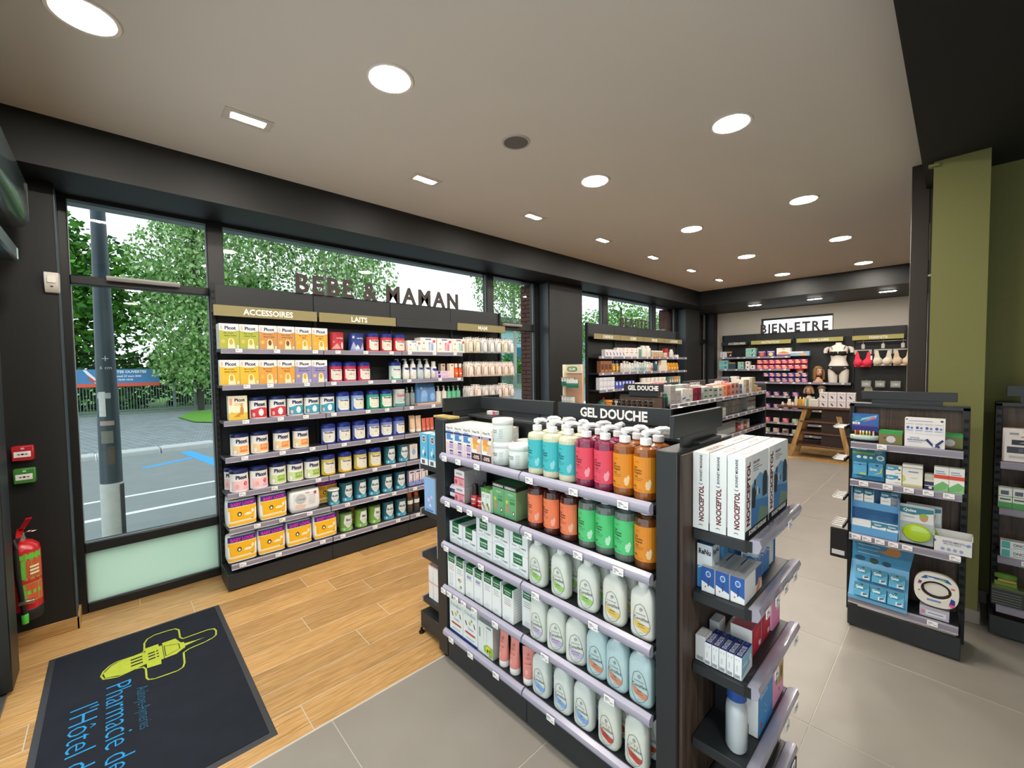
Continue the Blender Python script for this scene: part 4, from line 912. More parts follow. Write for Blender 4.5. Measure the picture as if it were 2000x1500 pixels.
pp = picot([('r', -.5, 0, .5, .6, 'f0c6c8'), PT, ('e', .18, .42, .1, .12, 'c9304a'), ('t', '2', .18, .42, .12, 'f6eeee', .1), ('e', -.22, .3, .1, .14, 'e9ae9a'), ('r', -.5, 0, .5, .07, 'f3efec')]+lines(2, .05, .3, .16, .24, 'd89aa4', .025))
for P, x, d in ((pr_t, .836, 'red and white milk tin'), (pr_t, .977, 'red and white milk tin'), (pt_t, 1.110, 'turquoise and white milk tin'), (pt_t, 1.242, 'turquoise and white milk tin'), (pt_t, 1.374, 'turquoise and white milk tin'), (nb, 1.512, 'light blue milk tin with blue lid'), (nb, 1.648, 'light blue milk tin with blue lid'), (ng, 1.798, 'green milk tin with blue lid'), (ng, 1.935, 'green milk tin with blue lid')):
    put(P, x, 3.845, Z1[2], random.uniform(-.12, .12), d, W1[2])
gz = tin('milk_tin', .060, .172, 'c9cfcb', 'd9d9d6', [('t', 'Guigoz', .02, .72, .2, 'c9303a', .7, 0, .03), ('e', .3, .42, .12, .1, '3f9a8c'), ('r', -.5, 0, .5, .2, '5a9a96')]+lines(3, -.3, .15, .34, .52, '8d9794', .02), lid_h=.012, dome=-.003)
put(gz, 2.077, 3.85, Z1[2], 0, 'grey milk tin with red script', W1[2])
dk = bottle('lotion_bottle', .027, .185, '9aa29e', 'b9bdb9', lines(3, -.2, .2, .3, .6, 'cfd4d0', .02), neck=.4, ang=1.2)
for x in (2.182, 2.242): put(dk, x, 3.87, Z1[2], 0, 'grey pump bottle', W1[2])
blb = MB(); 
def bag(w, d, h, col, elems, name='gift_bag'):
    m = mat(col, .35); rings = []
    for z, s_, q in ((0, .92, .9), (.02, 1, 1), (h*.5, .98, .92), (h*.85, .92, .5), (h, .86, .12)):
        rings.append([(w/2*s_*math.copysign(abs(math.cos(2*PI*i/20))**.4, math.cos(2*PI*i/20)), d/2*q*math.copysign(abs(math.sin(2*PI*i/20))**.5, math.sin(2*PI*i/20)), z) for i in range(20)])
    return Proto(name, 'bag', MB().loft(rings, m), [('printed_label', art(w*.8, h*.8, elems).fn(lambda x, y, z: (x, y-d/2*(1-.55*max(0, z/h-.45))-.002, z+h*.06)))])
bbg = bag(.15, .09, .205, '5f8fc4', [('e', .05, .4, .3, .34, '8fb6de'), ('r', -.3, .0, .3, .3, '7fa9d6'), ('e', -.2, .85, .12, .08, 'a9c8e6')])
bb2 = bag(.10, .08, .20, '5f8fc4', [('e', .0, .3, .34, .25, '8fb6de')])
put(bbg, 2.345, 3.86, Z1[2]+.018, 0, 'large glossy blue pouch', W1[2]); put(bb2, 2.455, 3.86, Z1[2]+.018, 0, 'narrow glossy blue pouch', W1[2])
put(carton('tray', .29, .13, .016, 'd9ab80', cat='tray', flap=False), 2.40, 3.85, Z1[2], 0, 'flat tan tray under the blue pouches', W1[2])
crm = bottle('lotion_bottle', .03, .185, 'e3dfd2', 'e3dfd2', lines(2, -.2, .2, .2, .4, 'c9c4b4', .02), neck=.3, ang=1.8, coat=.2)
grn = bottle('lotion_bottle', .028, .18, '6fc39a', '8fc9ac', lines(2, -.2, .2, .2, .4, '4fa37a', .02), neck=.3, ang=1.8)
for x in (2.545, 2.616): put(crm, x, 3.845, Z1[2], 0, 'cream pump bottle', W1[2])
for x in (2.682, 2.744, 2.806): put(grn, x, 3.845, Z1[2], 0, 'mint green pump bottle', W1[2])
# fourth
for x in (.700, .836, .996, 1.145): put(po, x, 3.84, Z1[3], random.uniform(-.1, .12), 'milk tin with orange panel', W1[3])
for i, x in enumerate((1.376, 1.512, 1.652, 1.793, 1.928, 2.062)): put(nb2, x, 3.84, Z1[3], random.uniform(-.3, .2), 'blue-violet milk tin', W1[3])
def tube_(name, R, h, col, capc, elems=(), cat='tube', caph=.03):
    m = mat(col, .4); body = MB(); rings = []
    for z, sx, sy in ((caph, .95, .95), (caph+.006, 1, 1), (h*.5, 1.02, .72), (h*.93, 1.05, .1), (h, 1.05, .06)):
        rings.append([(R*sx*math.cos(2*PI*i/18), R*sy*math.sin(2*PI*i/18), z) for i in range(18)])
    body.loft(rings, m)
    cap = MB().lathe([(R*.93, 0), (R*.96, .003), (R*.97, caph), (R*.9, caph+.003)], mat(capc, .4), 18)
    lb_ = art(R*1.3, h-caph, elems, 5) if elems else None
    pts = [('cap', cap)]
    if lb_:
        def f(x, y, z):
            q = z/(h-caph); yy = R*(1-.30*min(q*2, 1)) if q < .5 else R*(.72-.62*(q-.5)*2)
            return (x, -yy*math.sqrt(max(.05, 1-(x/R)**2))+y-.001, z+caph)
        pts.append(('printed_label', lb_.fn(f)))
    return Proto(name, cat, body, pts)
bei, cor = tube_('cream_tube', .03, .165, 'e9c6a4', 'efe4d4'), tube_('cream_tube', .021, .13, 'dc6a52', 'e0907c')
for x in (2.217, 2.288): put(bei, x, 3.84, Z1[3], 0, 'beige tube standing on its cap', W1[3])
put(bei, 2.25, 3.915, Z1[3], 0, 'beige tube in the back row', W1[3])
for x in (2.352, 2.402, 2.450): put(cor, x, 3.84, Z1[3], 0, 'small coral tube', W1[3])
# fifth
put(pp, .664, 3.912, Z1[4], -.4, 'pink milk tin behind the left front one', W1[4])
for x in (.679, .812): put(pp, x, 3.7945, Z1[4], .12, 'pink milk tin with red 2', W1[4])
for x in (.955, 1.088, 1.222): put(pg_, x, 3.825, Z1[4], random.uniform(-.1, .14), 'milk tin with green panel', W1[4])
for x in (1.359, 1.508, 1.652, 1.795): put(ny, x, 3.825, Z1[4], random.uniform(-.1, .2), 'yellow milk tin with blue lid', W1[4])
def modilac(body, low, txt, lid, r=.0565, h=.165, tcol='2a4a52'):
    return tin('milk_tin', r, h, body, lid, [('r', -.5, 0, .5, .22, low), ('p', [(-.3, .93), (.3, .93), (.33, .5), (.2, .3), (0, .16), (-.2, .3), (-.33, .5)], 'd5dad8'), ('t', txt, .0, .66, .15, tcol, .5, 0, .03), ('r', -.2, .42, .2, .45, 'b98a7a'), ('r', -.14, .34, .14, .37, 'aab4b4'), ('e', -.3, .12, .06, .07, 'bfe0e6'), ('e', .3, .1, .05, .06, 'bfe0e6'), ('e', .1, .06, .05, .05, 'bfe0e6')], lid_h=.012, dome=-.003)
md, mbio = modilac('1f5f6c', '4fa3bc', 'Modilac', '1c4750'), modilac('6f9a3f', '8fba4f', 'Bio', '3f5a2c', tcol='1f3f2a')
mds = modilac('1f6f78', '4fa3bc', 'Modilac', 'e6e4de', .047, .135)
for x in (1.948, 2.090): put(md, x, 3.825, Z1[4], random.uniform(-.1, .2), 'dark teal milk tin', W1[4])
put(carton('cream_box', .085, .06, .15, 'e2dcd6', [('e', 0, .5, .25, .22, '9aabc4')]+lines(3, -.3, .3, .75, .9, 'b98a7a', .03)), 2.20, 3.82, Z1[4], 0, 'white carton at the right end', W1[4])
# nappies
def nappies(w, d, h, main, band, txt, txtc, elems, name='nappy_pack'):
    m = mat(main, .3, coat=.3); tp = mat('c9c8c0', .35, coat=.3); R_ = []
    for z, s_, q in ((0, .86, .8), (.012, .95, .95), (.05, 1, 1), (h*.6, 1.0, .98), (h*.85, .985, .9), (h*.95, .97, .8), (h, .93, .6)):
        R_.append([(w/2*s_*math.copysign(abs(math.cos(2*PI*i/28))**.28, math.cos(2*PI*i/28)), d/2*q*math.copysign(abs(math.sin(2*PI*i/28))**.4, math.sin(2*PI*i/28)), z) for i in range(28)])
    body = MB().loft(R_, [m, m, m, m, m, tp])
    E_ = ([('p', [(-.5, .74), (.5, .74), (.5, .98), (-.5, .98)], band), ('t', txt, .02, .86, .12, txtc, .86, 0, .06)] if txt else [])+elems
    lb_ = art(w*.93, h*.94, E_, 14)
    def f(x, y, z):
        b_ = d/2*(1.0-.03*max(0, z/h-.3)-.6*max(0, z/h-.86)); a_ = w/2*1.0
        return (x, -b_*max(0, 1-abs(x/a_)**5)**(1/5)*1.0+y*1.5-.0015, z+.01)
    return Proto(name, 'nappies', body, [('printed_label', lb_.fn(f)), ('top_fold', MB().loft([[(x, y, h-.002) for x, y in ((-w*.42, -d*.2), (w*.42, -d*.2), (w*.42, d*.2), (-w*.42, d*.2))], [(x, y, h+.012) for x, y in ((-w*.36, -d*.05), (w*.36, -d*.05), (w*.36, d*.05), (-w*.36, d*.05))]], tp))])
bl = nappies(.197, .12, .205, 'efeeea', '2a2472', 'BABY LOOK', 'c0309a', [('r', -.5, .03, .5, .745, 'f0b51e'), ('r', -.5, .745, .5, .765, 'f0ead8'), ('p', [(-.5, .13), (.5, .15), (.5, .23), (-.5, .21)], 'f3ddb6'), ('r', -.5, 0, .5, .035, 'e8e6de'), ('e', -.11, .46, .085, .09, '2e2a24'), ('e', -.11, .45, .045, .05, 'ece9e0'), ('e', .2, .42, .15, .055, 'f3e6c4'), ('e', .36, .52, .055, .075, 'f3e6c4'), ('p', [(.04, .38), (.14, .37), (.2, .44), (.1, .46)], 'f3e6c4'), ('r', .3, .2, .4, .225, '55524a')])
for x, d in ((.678, 'yellow nappy pack with violet lettering'), (.893, 'yellow nappy pack with violet lettering')): put(bl, x, 3.775, Z1[5], .03, d, W1[5])
put(bl, .70, 3.905, Z1[5], 0, 'yellow nappy pack behind the left front one', W1[5])
wnp = nappies(.24, .13, .18, 'e6e6e4', 'e6e6e4', '', '', [('r', -.42, .1, .42, .9, 'e2e2e0'), ('e', -.17, .6, .2, .25, 'b9bdbd'), ('p', [(-.4, .14), (.0, .12), (.02, .3), (-.36, .36)], 'e0c0ac'), ('t', 'Change', -.15, .6, .09, '6f7676', .26), ('r', .0, .83, .14, .9, 'd98a9a'), ('e', .34, .82, .055, .09, 'b84a64'), ('l', [(.1, .72), (.3, .72), (.32, .62), (.1, .6)], .002, '7a7a80')]+lines(4, .1, .36, .3, .52, 'a9a9ae', .02))
put(wnp, 1.133, 3.785, Z1[5], 0, 'white nappy pack with grey heart shape', W1[5])
put(bl, 1.345, 3.886, Z1[5], 0, 'yellow nappy pack half hidden behind the small tin', W1[5])
put(mds, 1.376, 3.76, Z1[5], 0, 'small teal tin with white lid', W1[5])
for x in (1.497, 1.627, 1.758, 1.892, 2.032): put(md, x, 3.79, Z1[5], random.uniform(-.1, .25), 'teal milk tin', W1[5])
tb_ = carton('toothbrush_box', .07, .05, .15, '9aa4d2', [('r', -.5, .3, .5, 1, 'e3dcdc'), ('r', -.5, 0, .5, .3, '8f9ad0'), ('r', .05, .2, .2, .78, 'b8303c'), ('r', .08, .2, .17, .55, '2a2f5a'), ('r', -.35, .84, .3, .93, '3a3f55'), ('r', -.35, .35, -.05, .4, 'd8707c')])
for x in (2.157, 2.231, 2.306): put(tb_, x, 3.785, Z1[5], 0, 'lilac and white box with red stripe', W1[5])
for i, x in enumerate((.668, .868, 1.072, 1.280)): put(bl, x, 3.755, Z1[6], .02*(i-1), 'yellow nappy pack with violet lettering', W1[6])
put(bl, 1.53, 3.90, Z1[6], 0, 'yellow nappy pack in the dark behind green tins', W1[6])
for x in (1.480, 1.618, 1.750): put(mbio, x, 3.77, Z1[6], random.uniform(-.1, .3), 'green organic milk tin', W1[6])
for x in (1.888, 2.022): put(md, x, 3.77, Z1[6], random.uniform(-.1, .2), 'teal milk tin', W1[6])
brb = bottle('lotion_bottle', .034, .2, '4f463c', 'c9642c', [('r', -.4, .62, .4, .95, 'e9e6e0')], kind='flip', caph=.04)
for x in (2.125, 2.20): put(brb, x, 3.77, Z1[6], 0, 'brown bottle with orange cap', W1[6])
# hanging baby accessories on pegs, right-hand bay
us = [o for o in bpy.data.objects if o.name == 'shelving_unit'][0]
def blister(w, h, card, item, ic, cap='cfd0d0'):
    c = MB().box(-w/2, -.0008, 0, w/2, .0008, h, mat(card, .5), .0003).box(-w*.35, -.0008, h, w*.35, .0008, h+.022, mat('dcdcda', .5))
    b = MB().lathe([(w*.36, .01), (w*.40, .015), (w*.40, h*.55), (w*.32, h*.62), (w*.3, h*.75), (w*.12, h*.82)], mat(ic, .2, coat=.6), 14, cy=-.02, sy=.7)
    a = art(w, h, [('r', -.5, .0, .5, .16, item), ('e', .18, .42, .12, .07, '8a5a5a'), ('r', -.3, .82, .2, .88, 'b98a8a')]).xf(T(0, -.026, 0))
    return Proto('hanging_pack', 'hanging pack', c, [('bottle', b), ('printed_label', a), ('hanger_slot', MB().box(-.01, -.0016, h+.008, .01, -.0009, h+.014, mat('444444', .6)))])
bA, bB, bC, bD = blister(.075, .15, 'efe6d2', 'c9c0a4', 'dcd6c2'), blister(.075, .15, 'e2e4e6', '8fa9bc', 'dcdcd6'), blister(.075, .145, 'ead9cc', 'd9c4b4', 'e2d0c4'), blister(.07, .13, 'd9d4d0', '9a8f8a', 'cfc9c4')
PEG = mat('8f9094', .3, metal=.8)
for r_, (zt, n_, prs, de) in enumerate(((1.99, 7, (bA, bA, bB, bB, bB, bA, bB), 'clear bottle pack'), (1.72, 7, (bC,)*7, 'peach bottle pack'), (1.445, 7, (bD, bC, bD, bD, bD, bC, bD), 'small clear pack'))):
    for i in range(n_):
        x = 2.905+.105*i
        part(us, 'peg', MB().tube([(x, 3.97, zt), (x, 3.72, zt), (x, 3.71, zt+.01)], .003, PEG, 6))
        for j in range(3):
            put(prs[i], x+random.uniform(-.004, .004), 3.745+.045*j, zt-.172 if r_ < 2 else zt-.155, random.uniform(-.06, .06), de+('' if j == 0 else (' second on its peg' if j == 1 else ' rearmost on its peg')), ['upper', 'middle', 'lower'][r_]+' row of pegs')
# ---------------------------------------------------------------- island: front face (shelf tops)
IZ = [r[0]+.0015 for r in RI]; IR = -PI/2
WI = ['top shelf, island front', 'second shelf, island front', 'third shelf, island front', 'fourth shelf, island front', 'bottom shelf, island front']
def jet(kind):
    a = '4a86c0' if kind == 'b' else 'e39a3a'
    F = [('r', -.5, 0, .5, 1, 'ebe9e4'), ('t', 'Water Pik', 0, .89, .075, '4a4a52', .8), ('r', -.5, .70, .5, .77, '2a3f7c' if kind == 'b' else '3a2348'), ('r', -.38, .5, .4, .69, a), ('e', .3, .62, .16, .06, 'dfe6ea')]
    if kind == 'b': F += [('r', .0, .40, .42, .45, '4a2f66'), ('r', -.05, .22, .45, .38, 'b39ac8'), ('r', .0, .12, .42, .18, '5a3a78'), ('r', .0, .02, .42, .1, 'b39ac8'), ('r', -.4, .02, -.12, .42, 'e2c4c4'), ('r', -.3, .78, .2, .81, '6fa0d0')]
    else: F += [('r', -.35, .36, .1, .52, 'e8b04a'), ('p', [(.05, .28), (.5, .28), (.5, .6), (.2, .5)], 'e2b49a'), ('r', -.5, .0, .5, .24, '3a2438'), ('t', '-50%', 0, .13, .11, 'f0cfae', .86, 0, .03), ('r', -.4, .71, .3, .76, 'b9a0c8')]
    return carton('oral_jet_box', .074, .046, .168, 'e6e2d8', F, R=lines(5, -.35, .35, .15, .85, 'c9c4ba', .02), Tp=[('r', -.4, .3, .4, .7, 'dad4c6')])
jb, jo = jet('b'), jet('o')
for P, y, d in ((jb, 1.915, 'white box with blue band'), (jb, 1.838, 'white box with blue band'), (jb, 1.761, 'white box with blue band'), (jo, 1.684, 'orange -50% promotion box'), (jo, 1.602, 'orange -50% promotion box')):
    for k in range(4): put(P, 1.353+.048*k, y-.008, IZ[0], IR, ('', 'second-row ', 'third-row ', 'rearmost ')[k]+d, WI[0])
tubw = Proto('cream_tub', 'tub', MB().lathe([(.048, 0), (.051, .004), (.051, .082), (.049, .086)], mat('dfe6e2', .35), 26), [
    ('lid', MB().lathe([(.0515, .086), (.053, .088), (.053, .108), (.050, .112), (.001, .112)], mat('eceeea', .35), 26, cap0=False)),
    ('printed_label', on_cyl(art(.12, .084, [('t', 'HYDRA', -.25, .86, .07, '5a6a66', .2), ('t', 'Tee-BAUME DOUX', -.05, .68, .085, '3f4a48', .52), ('t', 'CORPS', .08, .56, .075, '4a5654', .22), ('p', [(-.22, .5), (-.1, .42), (.02, .06), (-.12, .2)], '4f7f3a'), ('p', [(-.18, .46), (-.1, .40), (.0, .1), (-.1, .3)], '8fb46a')] + lines(6, .28, .46, .25, .75, '9aa6a2', .025), 9), .051, -.25))])
for x, y, dz, d in ((1.393, 1.540, 0, 'white jar with green leaf, lower one of the stack'), (1.393, 1.540, .1125, 'white jar with green leaf, upper one of the stack'), (1.393, 1.425, 0, 'white jar with green leaf, front one on its own'), (1.495, 1.475, 0, 'white jar behind the stack'), (1.493, 1.372, 0, 'white jar behind the lone one')):
    put(tubw, x, y, IZ[0]+dz, IR, d, WI[0])
def gel(liq, labc, scent, fe, pumpy=True, top=None):
    E_ = [('r', -.5, 0, .5, 1, labc), ('t', 'cozie', -.12, .86, .05, '6a4a4a', .2, 0, 0), ('t', 'Gel', -.17, .70, .062, '2a2426', .2), ('t', 'Douche', -.09, .625, .062, '2a2426', .36), ('t', 'Surgras', -.09, .55, .062, '2a2426', .36), ('t', scent, -.15, .45, .04, '2a2426', .24), ('r', -.26, .385, .1, .395, '55444a'), ('r', -.26, .33, .06, .34, '55444a'),
         ('p', [(.18, .12), (.26, .07), (.34, .16), (.36, .30), (.33, .42), (.25, .34), (.19, .25)], fe), ('p', [(.16, .2), (.2, .16), (.24, .3), (.2, .34)], fe), ('e', -.2, .16, .08, .03, '6a5555'), ('r', -.26, .07, .06, .078, '55444a')]
    return bottle('shower_gel', .0425, .245 if pumpy else .219, liq, 'eceeee', E_, kind='pump' if pumpy else 'cap', ang=random.uniform(.3, .9), neck=.42, lab=(.16, .82), caph=.055 if pumpy else .03, shoulder=.09, sm=12)
gt, gp, go_, gc, gg, go2 = gel('d3d2b4', '3fb9c0', 'Fleur', '8fd6da'), gel('7d1f42', 'e0485e', 'Fruits rouges', 'f0a0aa'), gel('8a4a10', 'dd8a12', 'Argan', 'f2cf9a'), gel('4a2018', 'f07f52', 'Peche', 'f6b49a', False), gel('5f6a62', '4fc878', 'Aloe vera', 'b9ecc9', False), gel('6a3a12', 'e08a1a', 'Argan', 'f2cf9a', False)
GY = (1.287, 1.197, 1.107, 1.017, .928, .842, .757)
for i, (P, d) in enumerate(((gt, 'turquoise shower gel bottle'),)*3+((gp, 'raspberry pink shower gel bottle'),)*2+((go_, 'orange shower gel bottle'),)*2):
    put(P, 1.372, GY[i], IZ[0], IR+.0, d, WI[0])
    put(P, 1.463, GY[i]+.0, IZ[0], IR+.9*math.sin(i*2.1), 'rear '+d, WI[0])
for i, (P, d) in enumerate(((gc, 'coral shower gel bottle'),)*3+((gg, 'green shower gel bottle'),)*3+((go2, 'orange shower gel bottle'),)):
    put(P, 1.372, (1.292, 1.197, 1.102, 1.007, .923, .838, .754)[i], IZ[1], IR, d, WI[1])
    put(P, 1.462, (1.292, 1.197, 1.102, 1.007, .923, .838, .754)[i], IZ[1], IR, 'rear '+d, WI[1])
wtub = carton('cream_tub_box', .095, .08, .072, 'e6e7ea', [('r', -.5, .45, .5, .75, '2a2a52'), ('r', -.2, .52, .3, .68, '55558a')], b=.012, flap=False)
put(wtub, 1.385, 1.899, IZ[1], IR, 'white rounded tub with navy band', WI[1])
pkb = carton('pink_box', .088, .075, .086, 'e3dadc', [('r', -.5, 0, .5, .52, 'e6a2ac'), ('r', -.5, .50, .5, .57, 'c2304e'), ('r', -.3, .72, .3, .85, '9aa0a0'), ('e', -.32, .25, .13, .16, 'c2485c'), ('r', .0, .1, .35, .2, 'c26a7a')]+lines(3, -.1, .35, .25, .42, 'c9707f', .03), R=[('r', -.5, 0, .5, 1, 'b9b2b4')])
for z in (0, .087):
    for k in range(2): put(pkb, 1.365+.079*k, 1.822, IZ[1]+z, IR, ('lower ' if z == 0 else 'upper ')+('pink and white box' if k == 0 else 'pink and white box behind'), WI[1])
rbk = bottle('face_bottle', .022, .115, 'c02a30', '151515', [('r', -.3, .55, .3, .7, 'e8d0cc'), ('r', -.3, .2, .3, .26, 'e8b0aa'), ('l', [(-.4, .4), (-.1, .12), (.4, .45)], .003, 'f0e4e0')], kind='flip', caph=.05, lab=(.1, .95))
for y in (1.715, 1.662): put(rbk, 1.352, y, IZ[1], IR, 'red bottle with black cap', WI[1])
for y in (1.70, 1.645): put(rbk, 1.41, y, IZ[1], IR, 'rear red bottle with black cap', WI[1])
sg = carton('ampoule_box', .034, .05, .118, 'e0e6dc', [('r', -.5, .84, .5, 1, '5a9a4a'), ('p', [(-.4, .35), (.1, .1), (.3, .12), (-.1, .42)], '4a7a3a'), ('e', .1, .22, .2, .07, 'b98a5a')]+lines(2, -.3, .3, .65, .72, '9aa49a', .03), Tp=[('r', -.5, 0, .5, 1, '5a9a4a')])
for y in (1.620, 1.584): put(sg, 1.352, y, IZ[1], IR, 'narrow white and green box', WI[1])
hb = carton('herbal_tea_box', .083, .165, .158, '6fae76', [('r', -.5, .86, .5, 1, '201e1e'), ('t', 'HERBESAN', 0, .93, .07, 'e8e6e0', .86, 0, .03), ('t', 'DETOX', .05, .74, .05, 'd9ead4', .4), ('e', -.25, .5, .1, .06, 'd6c84a'), ('r', .0, .58, .4, .63, '4f9a5c'), ('r', .0, .46, .4, .54, '3f8a52'), ('p', [(-.28, .2), (-.12, .2), (-.1, .42), (-.26, .42)], 'c98a5a'), ('r', -.1, .2, 0, .36, '9a9aa8'), ('e', .3, .2, .1, .075, '1f2a22'), ('e', .3, .2, .06, .05, 'e6eee4')],
            R=[('r', -.5, 0, .5, 1, '8fae7c'), ('r', -.5, .86, .5, 1, '2a2826'), ('r', .1, .1, .4, .22, 'dfe6d6'), ('r', .1, .4, .3, .75, '5f8f5a')], Tp=[('r', -.5, 0, .5, 1, '4f8a58'), ('r', -.5, 0, .5, .06, '201e1e')])
for y in (1.527, 1.442): put(hb, 1.425, y, IZ[1], IR, 'green herbal tea box with black top', WI[1])
def soma(w, d, h, greentop=False, side='eef0f0'):
    F = [('r', -.5, 0, .5, 1, 'eef1f0'), ('r', -.28, .50, .22, 1.0, '0f6b3c'), ('t', 'Somatoline', -.03, .80, .10, 'eef4ee', .44, 0, .03), ('t', 'Cosmetic', -.03, .66, .09, 'dcebdc', .38), ('t', 'Drainant', -.22, .38, .06, '5a6468', .3), ('t', '7 NUITS', .27, .34, .075, '2a3034', .32, 0, .03), ('l', [(.05, .26), (.09, .45)], .0015, '7a8488'), ('l', [(-.4, .14), (-.1, .24), (.3, .16)], .002, 'a9c4d6'), ('l', [(-.4, .08), (-.05, .18), (.35, .1)], .002, 'bcd0dc'), ('r', -.5, 0, -.46, 1, 'c9dce8')]
    return carton('slimming_cream_box', w, d, h, side, F, R=lines(9, -.4, .4, .12, .88, 'b4b8ba', .02), Tp=[('r', -.5, 0, .5, 1, 'e9ecea'), ('r', -.28, .0, .22, .95, '0f6b3c' if greentop else 'e2e8e4'), ('r', -.15, .4, .1, .55, '3f8a5c' if greentop else 'd0d8d4')])
sa, sb = soma(.118, .16, .118, True), soma(.124, .17, .098)
put(sa, 1.425, 1.886, IZ[2], IR, 'white slimming cream box with green top', WI[2]); put(sa, 1.425, 1.766, IZ[2]-.0, IR, 'white slimming cream box with green top', WI[2])
for y in (1.642, 1.517, 1.392):
    put(sb, 1.43, y, IZ[2], IR, 'lower white and green slimming cream box', WI[2]); put(sb, 1.43, y, IZ[2]+.099, IR, 'upper white and green slimming cream box', WI[2])
def tallc(w, d, h, extra=()):
    return carton('tube_carton', w, d, h, 'eef0ee', [('r', -.5, 0, .5, 1, 'f0f2f0'), ('r', -.42, .76, .42, 1, '0f6b3c'), ('t', 'Somatoline', 0, .90, .045, 'eef4ee', .72, 0, .03), ('t', 'Cosmetic', 0, .83, .04, 'dcebdc', .6)]+lines(3, -.32, .32, .56, .68, '9aa2a4', .016)+lines(2, -.25, .2, .1, .14, 'b4b8ba', .01)+list(extra), R=lines(11, -.38, .38, .1, .92, 'bcbfc0', .012), Tp=[('r', -.42, 0, .42, 1, '0f6b3c'), ('r', -.3, .4, .3, .5, '4f946a')])
ta = tallc(.072, .06, .19, [('l', [(-.2, .1), (-.15, .45)], .003, 'c4cacc'), ('l', [(.05, .1), (.1, .45)], .003, 'c4cacc')]); tbx = tallc(.072, .06, .185, [('e', 0, .36, .22, .06, 'b9c48a'), ('e', -.1, .38, .08, .03, 'b0483a'), ('e', .15, .18, .12, .05, '8fb05a')])
tc_ = tallc(.07, .06, .172, [('r', -.3, .6, .2, .66, '8f94c0')]); td_ = tallc(.066, .075, .176); te_ = tallc(.078, .10, .165, [('r', -.3, .5, .3, .52, 'd89aa0')])
for P, y, d, x in ((ta, 1.920, 'tall white carton, drawing of legs', 1.345), (tbx, 1.845, 'tall white carton with flowers', 1.345), (tc_, 1.768, 'tall white carton with lilac line', 1.352), (tc_, 1.694, 'tall white carton with lilac line', 1.352), (td_, 1.620, 'white carton with green cap band', 1.36), (td_, 1.552, 'white carton with green cap band', 1.36), (te_, 1.470, 'wide white carton with pink line', 1.372), (td_, 1.372, 'white carton set back from the edge', 1.392)):
    put(P, x+.012, y-.012, IZ[3], IR, d, WI[3])
def cav(body, band, segt, gloss=False, fig=False):
    pear = [(.0, .82), (.16, .78), (.27, .66), (.34, .5), (.40, .36), (.38, .24), (.24, .12), (.04, .05), (-.14, .1), (-.27, .22), (-.30, .38), (-.27, .58), (-.2, .74)]
    E_ = [('p', [(-.28, .42), (.38, .30), (.38, .24), (.24, .15), (-.16, .24), (-.27, .30)], band), ('l', pear+[pear[0]], .0016, '6a6e6e'), ('l', [(.04+.08*math.cos(t_*.9)*(1-t_/14), .68+.055*math.sin(t_*.9)*(1-t_/14)) for t_ in range(13)], .0014, '6a6e6e'), ('t', 'Le Soin Douche', .02, .575, .03, '55585a', .42), ('t', 'Cavailles', .04, .475, .085, '1e2022', .62, 0, 0), ('t', segt, .04, .335, .028, '3a3f3a', .4), ('r', -.1, .27, .2, .278, '4a4f4a'), ('r', -.02, .13, .14, .138, '8a8f8f')]
    if fig: E_ += [('r', -.04, .52, .05, .62, 'e6d3b4'), ('r', .09, .52, .18, .60, 'e6d3b4')]
    m = mat(body, .22 if gloss else .38, coat=.5 if gloss else .1); n = 26; R_ = []
    for z, s_, q in ((0, .84, .84), (.006, .95, .94), (.018, 1, 1), (.125, 1, 1), (.150, .97, .95), (.165, .86, .84), (.176, .66, .66), (.182, .46, .5)):
        R_.append([(.0455*s_*math.copysign(abs(math.cos(2*PI*i/n))**.62, math.cos(2*PI*i/n)), .030*q*math.copysign(abs(math.sin(2*PI*i/n))**.62, math.sin(2*PI*i/n)), z) for i in range(n)])
    lb_ = on_super(art(.088, .150, E_, 10), .0456, .0302, .62).xf(Matrix.Translation((0, 0, .006)))
    return Proto('body_wash', 'bottle', MB().loft(R_, m), [('cap', MB().lathe([(.018, .181), (.02, .184), (.02, .205), (.017, .208)], mat('e6e8e4', .4), 16)), ('printed_label', lb_)])
cvg, cvy, cvl, cvt, cvb, cvr = cav('dfe5da', '9ccf6a', 'THE VERT'), cav('e2e3d8', 'e3c054', 'AMANDE'), cav('dfe4da', 'c4b6d8', 'LAIT DE COTON'), cav('bcd6d8', 'd08a68', 'FLEUR', True), cav('dde4de', '86aee0', 'LIN'), cav('dfe3d8', 'c24a3a', 'KARITE', False, True)
for zi, L in ((2, ((cvg, 1.272, 'green banded body wash'), (cvg, 1.140, 'green banded body wash'), (cvg, .999, 'green banded body wash'), (cvy, .876, 'yellow banded body wash'), (cvy, .757, 'yellow banded body wash'))),
              (3, ((cvl, 1.270, 'lilac banded body wash'), (cvl, 1.165, 'lilac banded body wash'), (cvl, 1.060, 'lilac banded body wash'), (cvt, .955, 'glossy pale blue body wash'), (cvt, .863, 'glossy pale blue body wash'), (cvt, .764, 'glossy pale blue body wash'))),
              (4, ((cvb, 1.258, 'blue banded body wash'), (cvb, 1.132, 'blue banded body wash'), (cvb, 1.022, 'blue banded body wash'), (cvr, .902, 'red banded body wash'), (cvr, .783, 'red banded body wash')))):
    for i, (P, y, d) in enumerate(L):
        put(P, 1.357, y, IZ[zi], IR+(.28 if (zi == 3 and i == 1) else (.35 if zi == 3 and i == 2 else random.uniform(-.04, .1))), d, WI[zi])
        put(P, 1.437, y-.012, IZ[zi], IR, 'rear '+d, WI[zi])
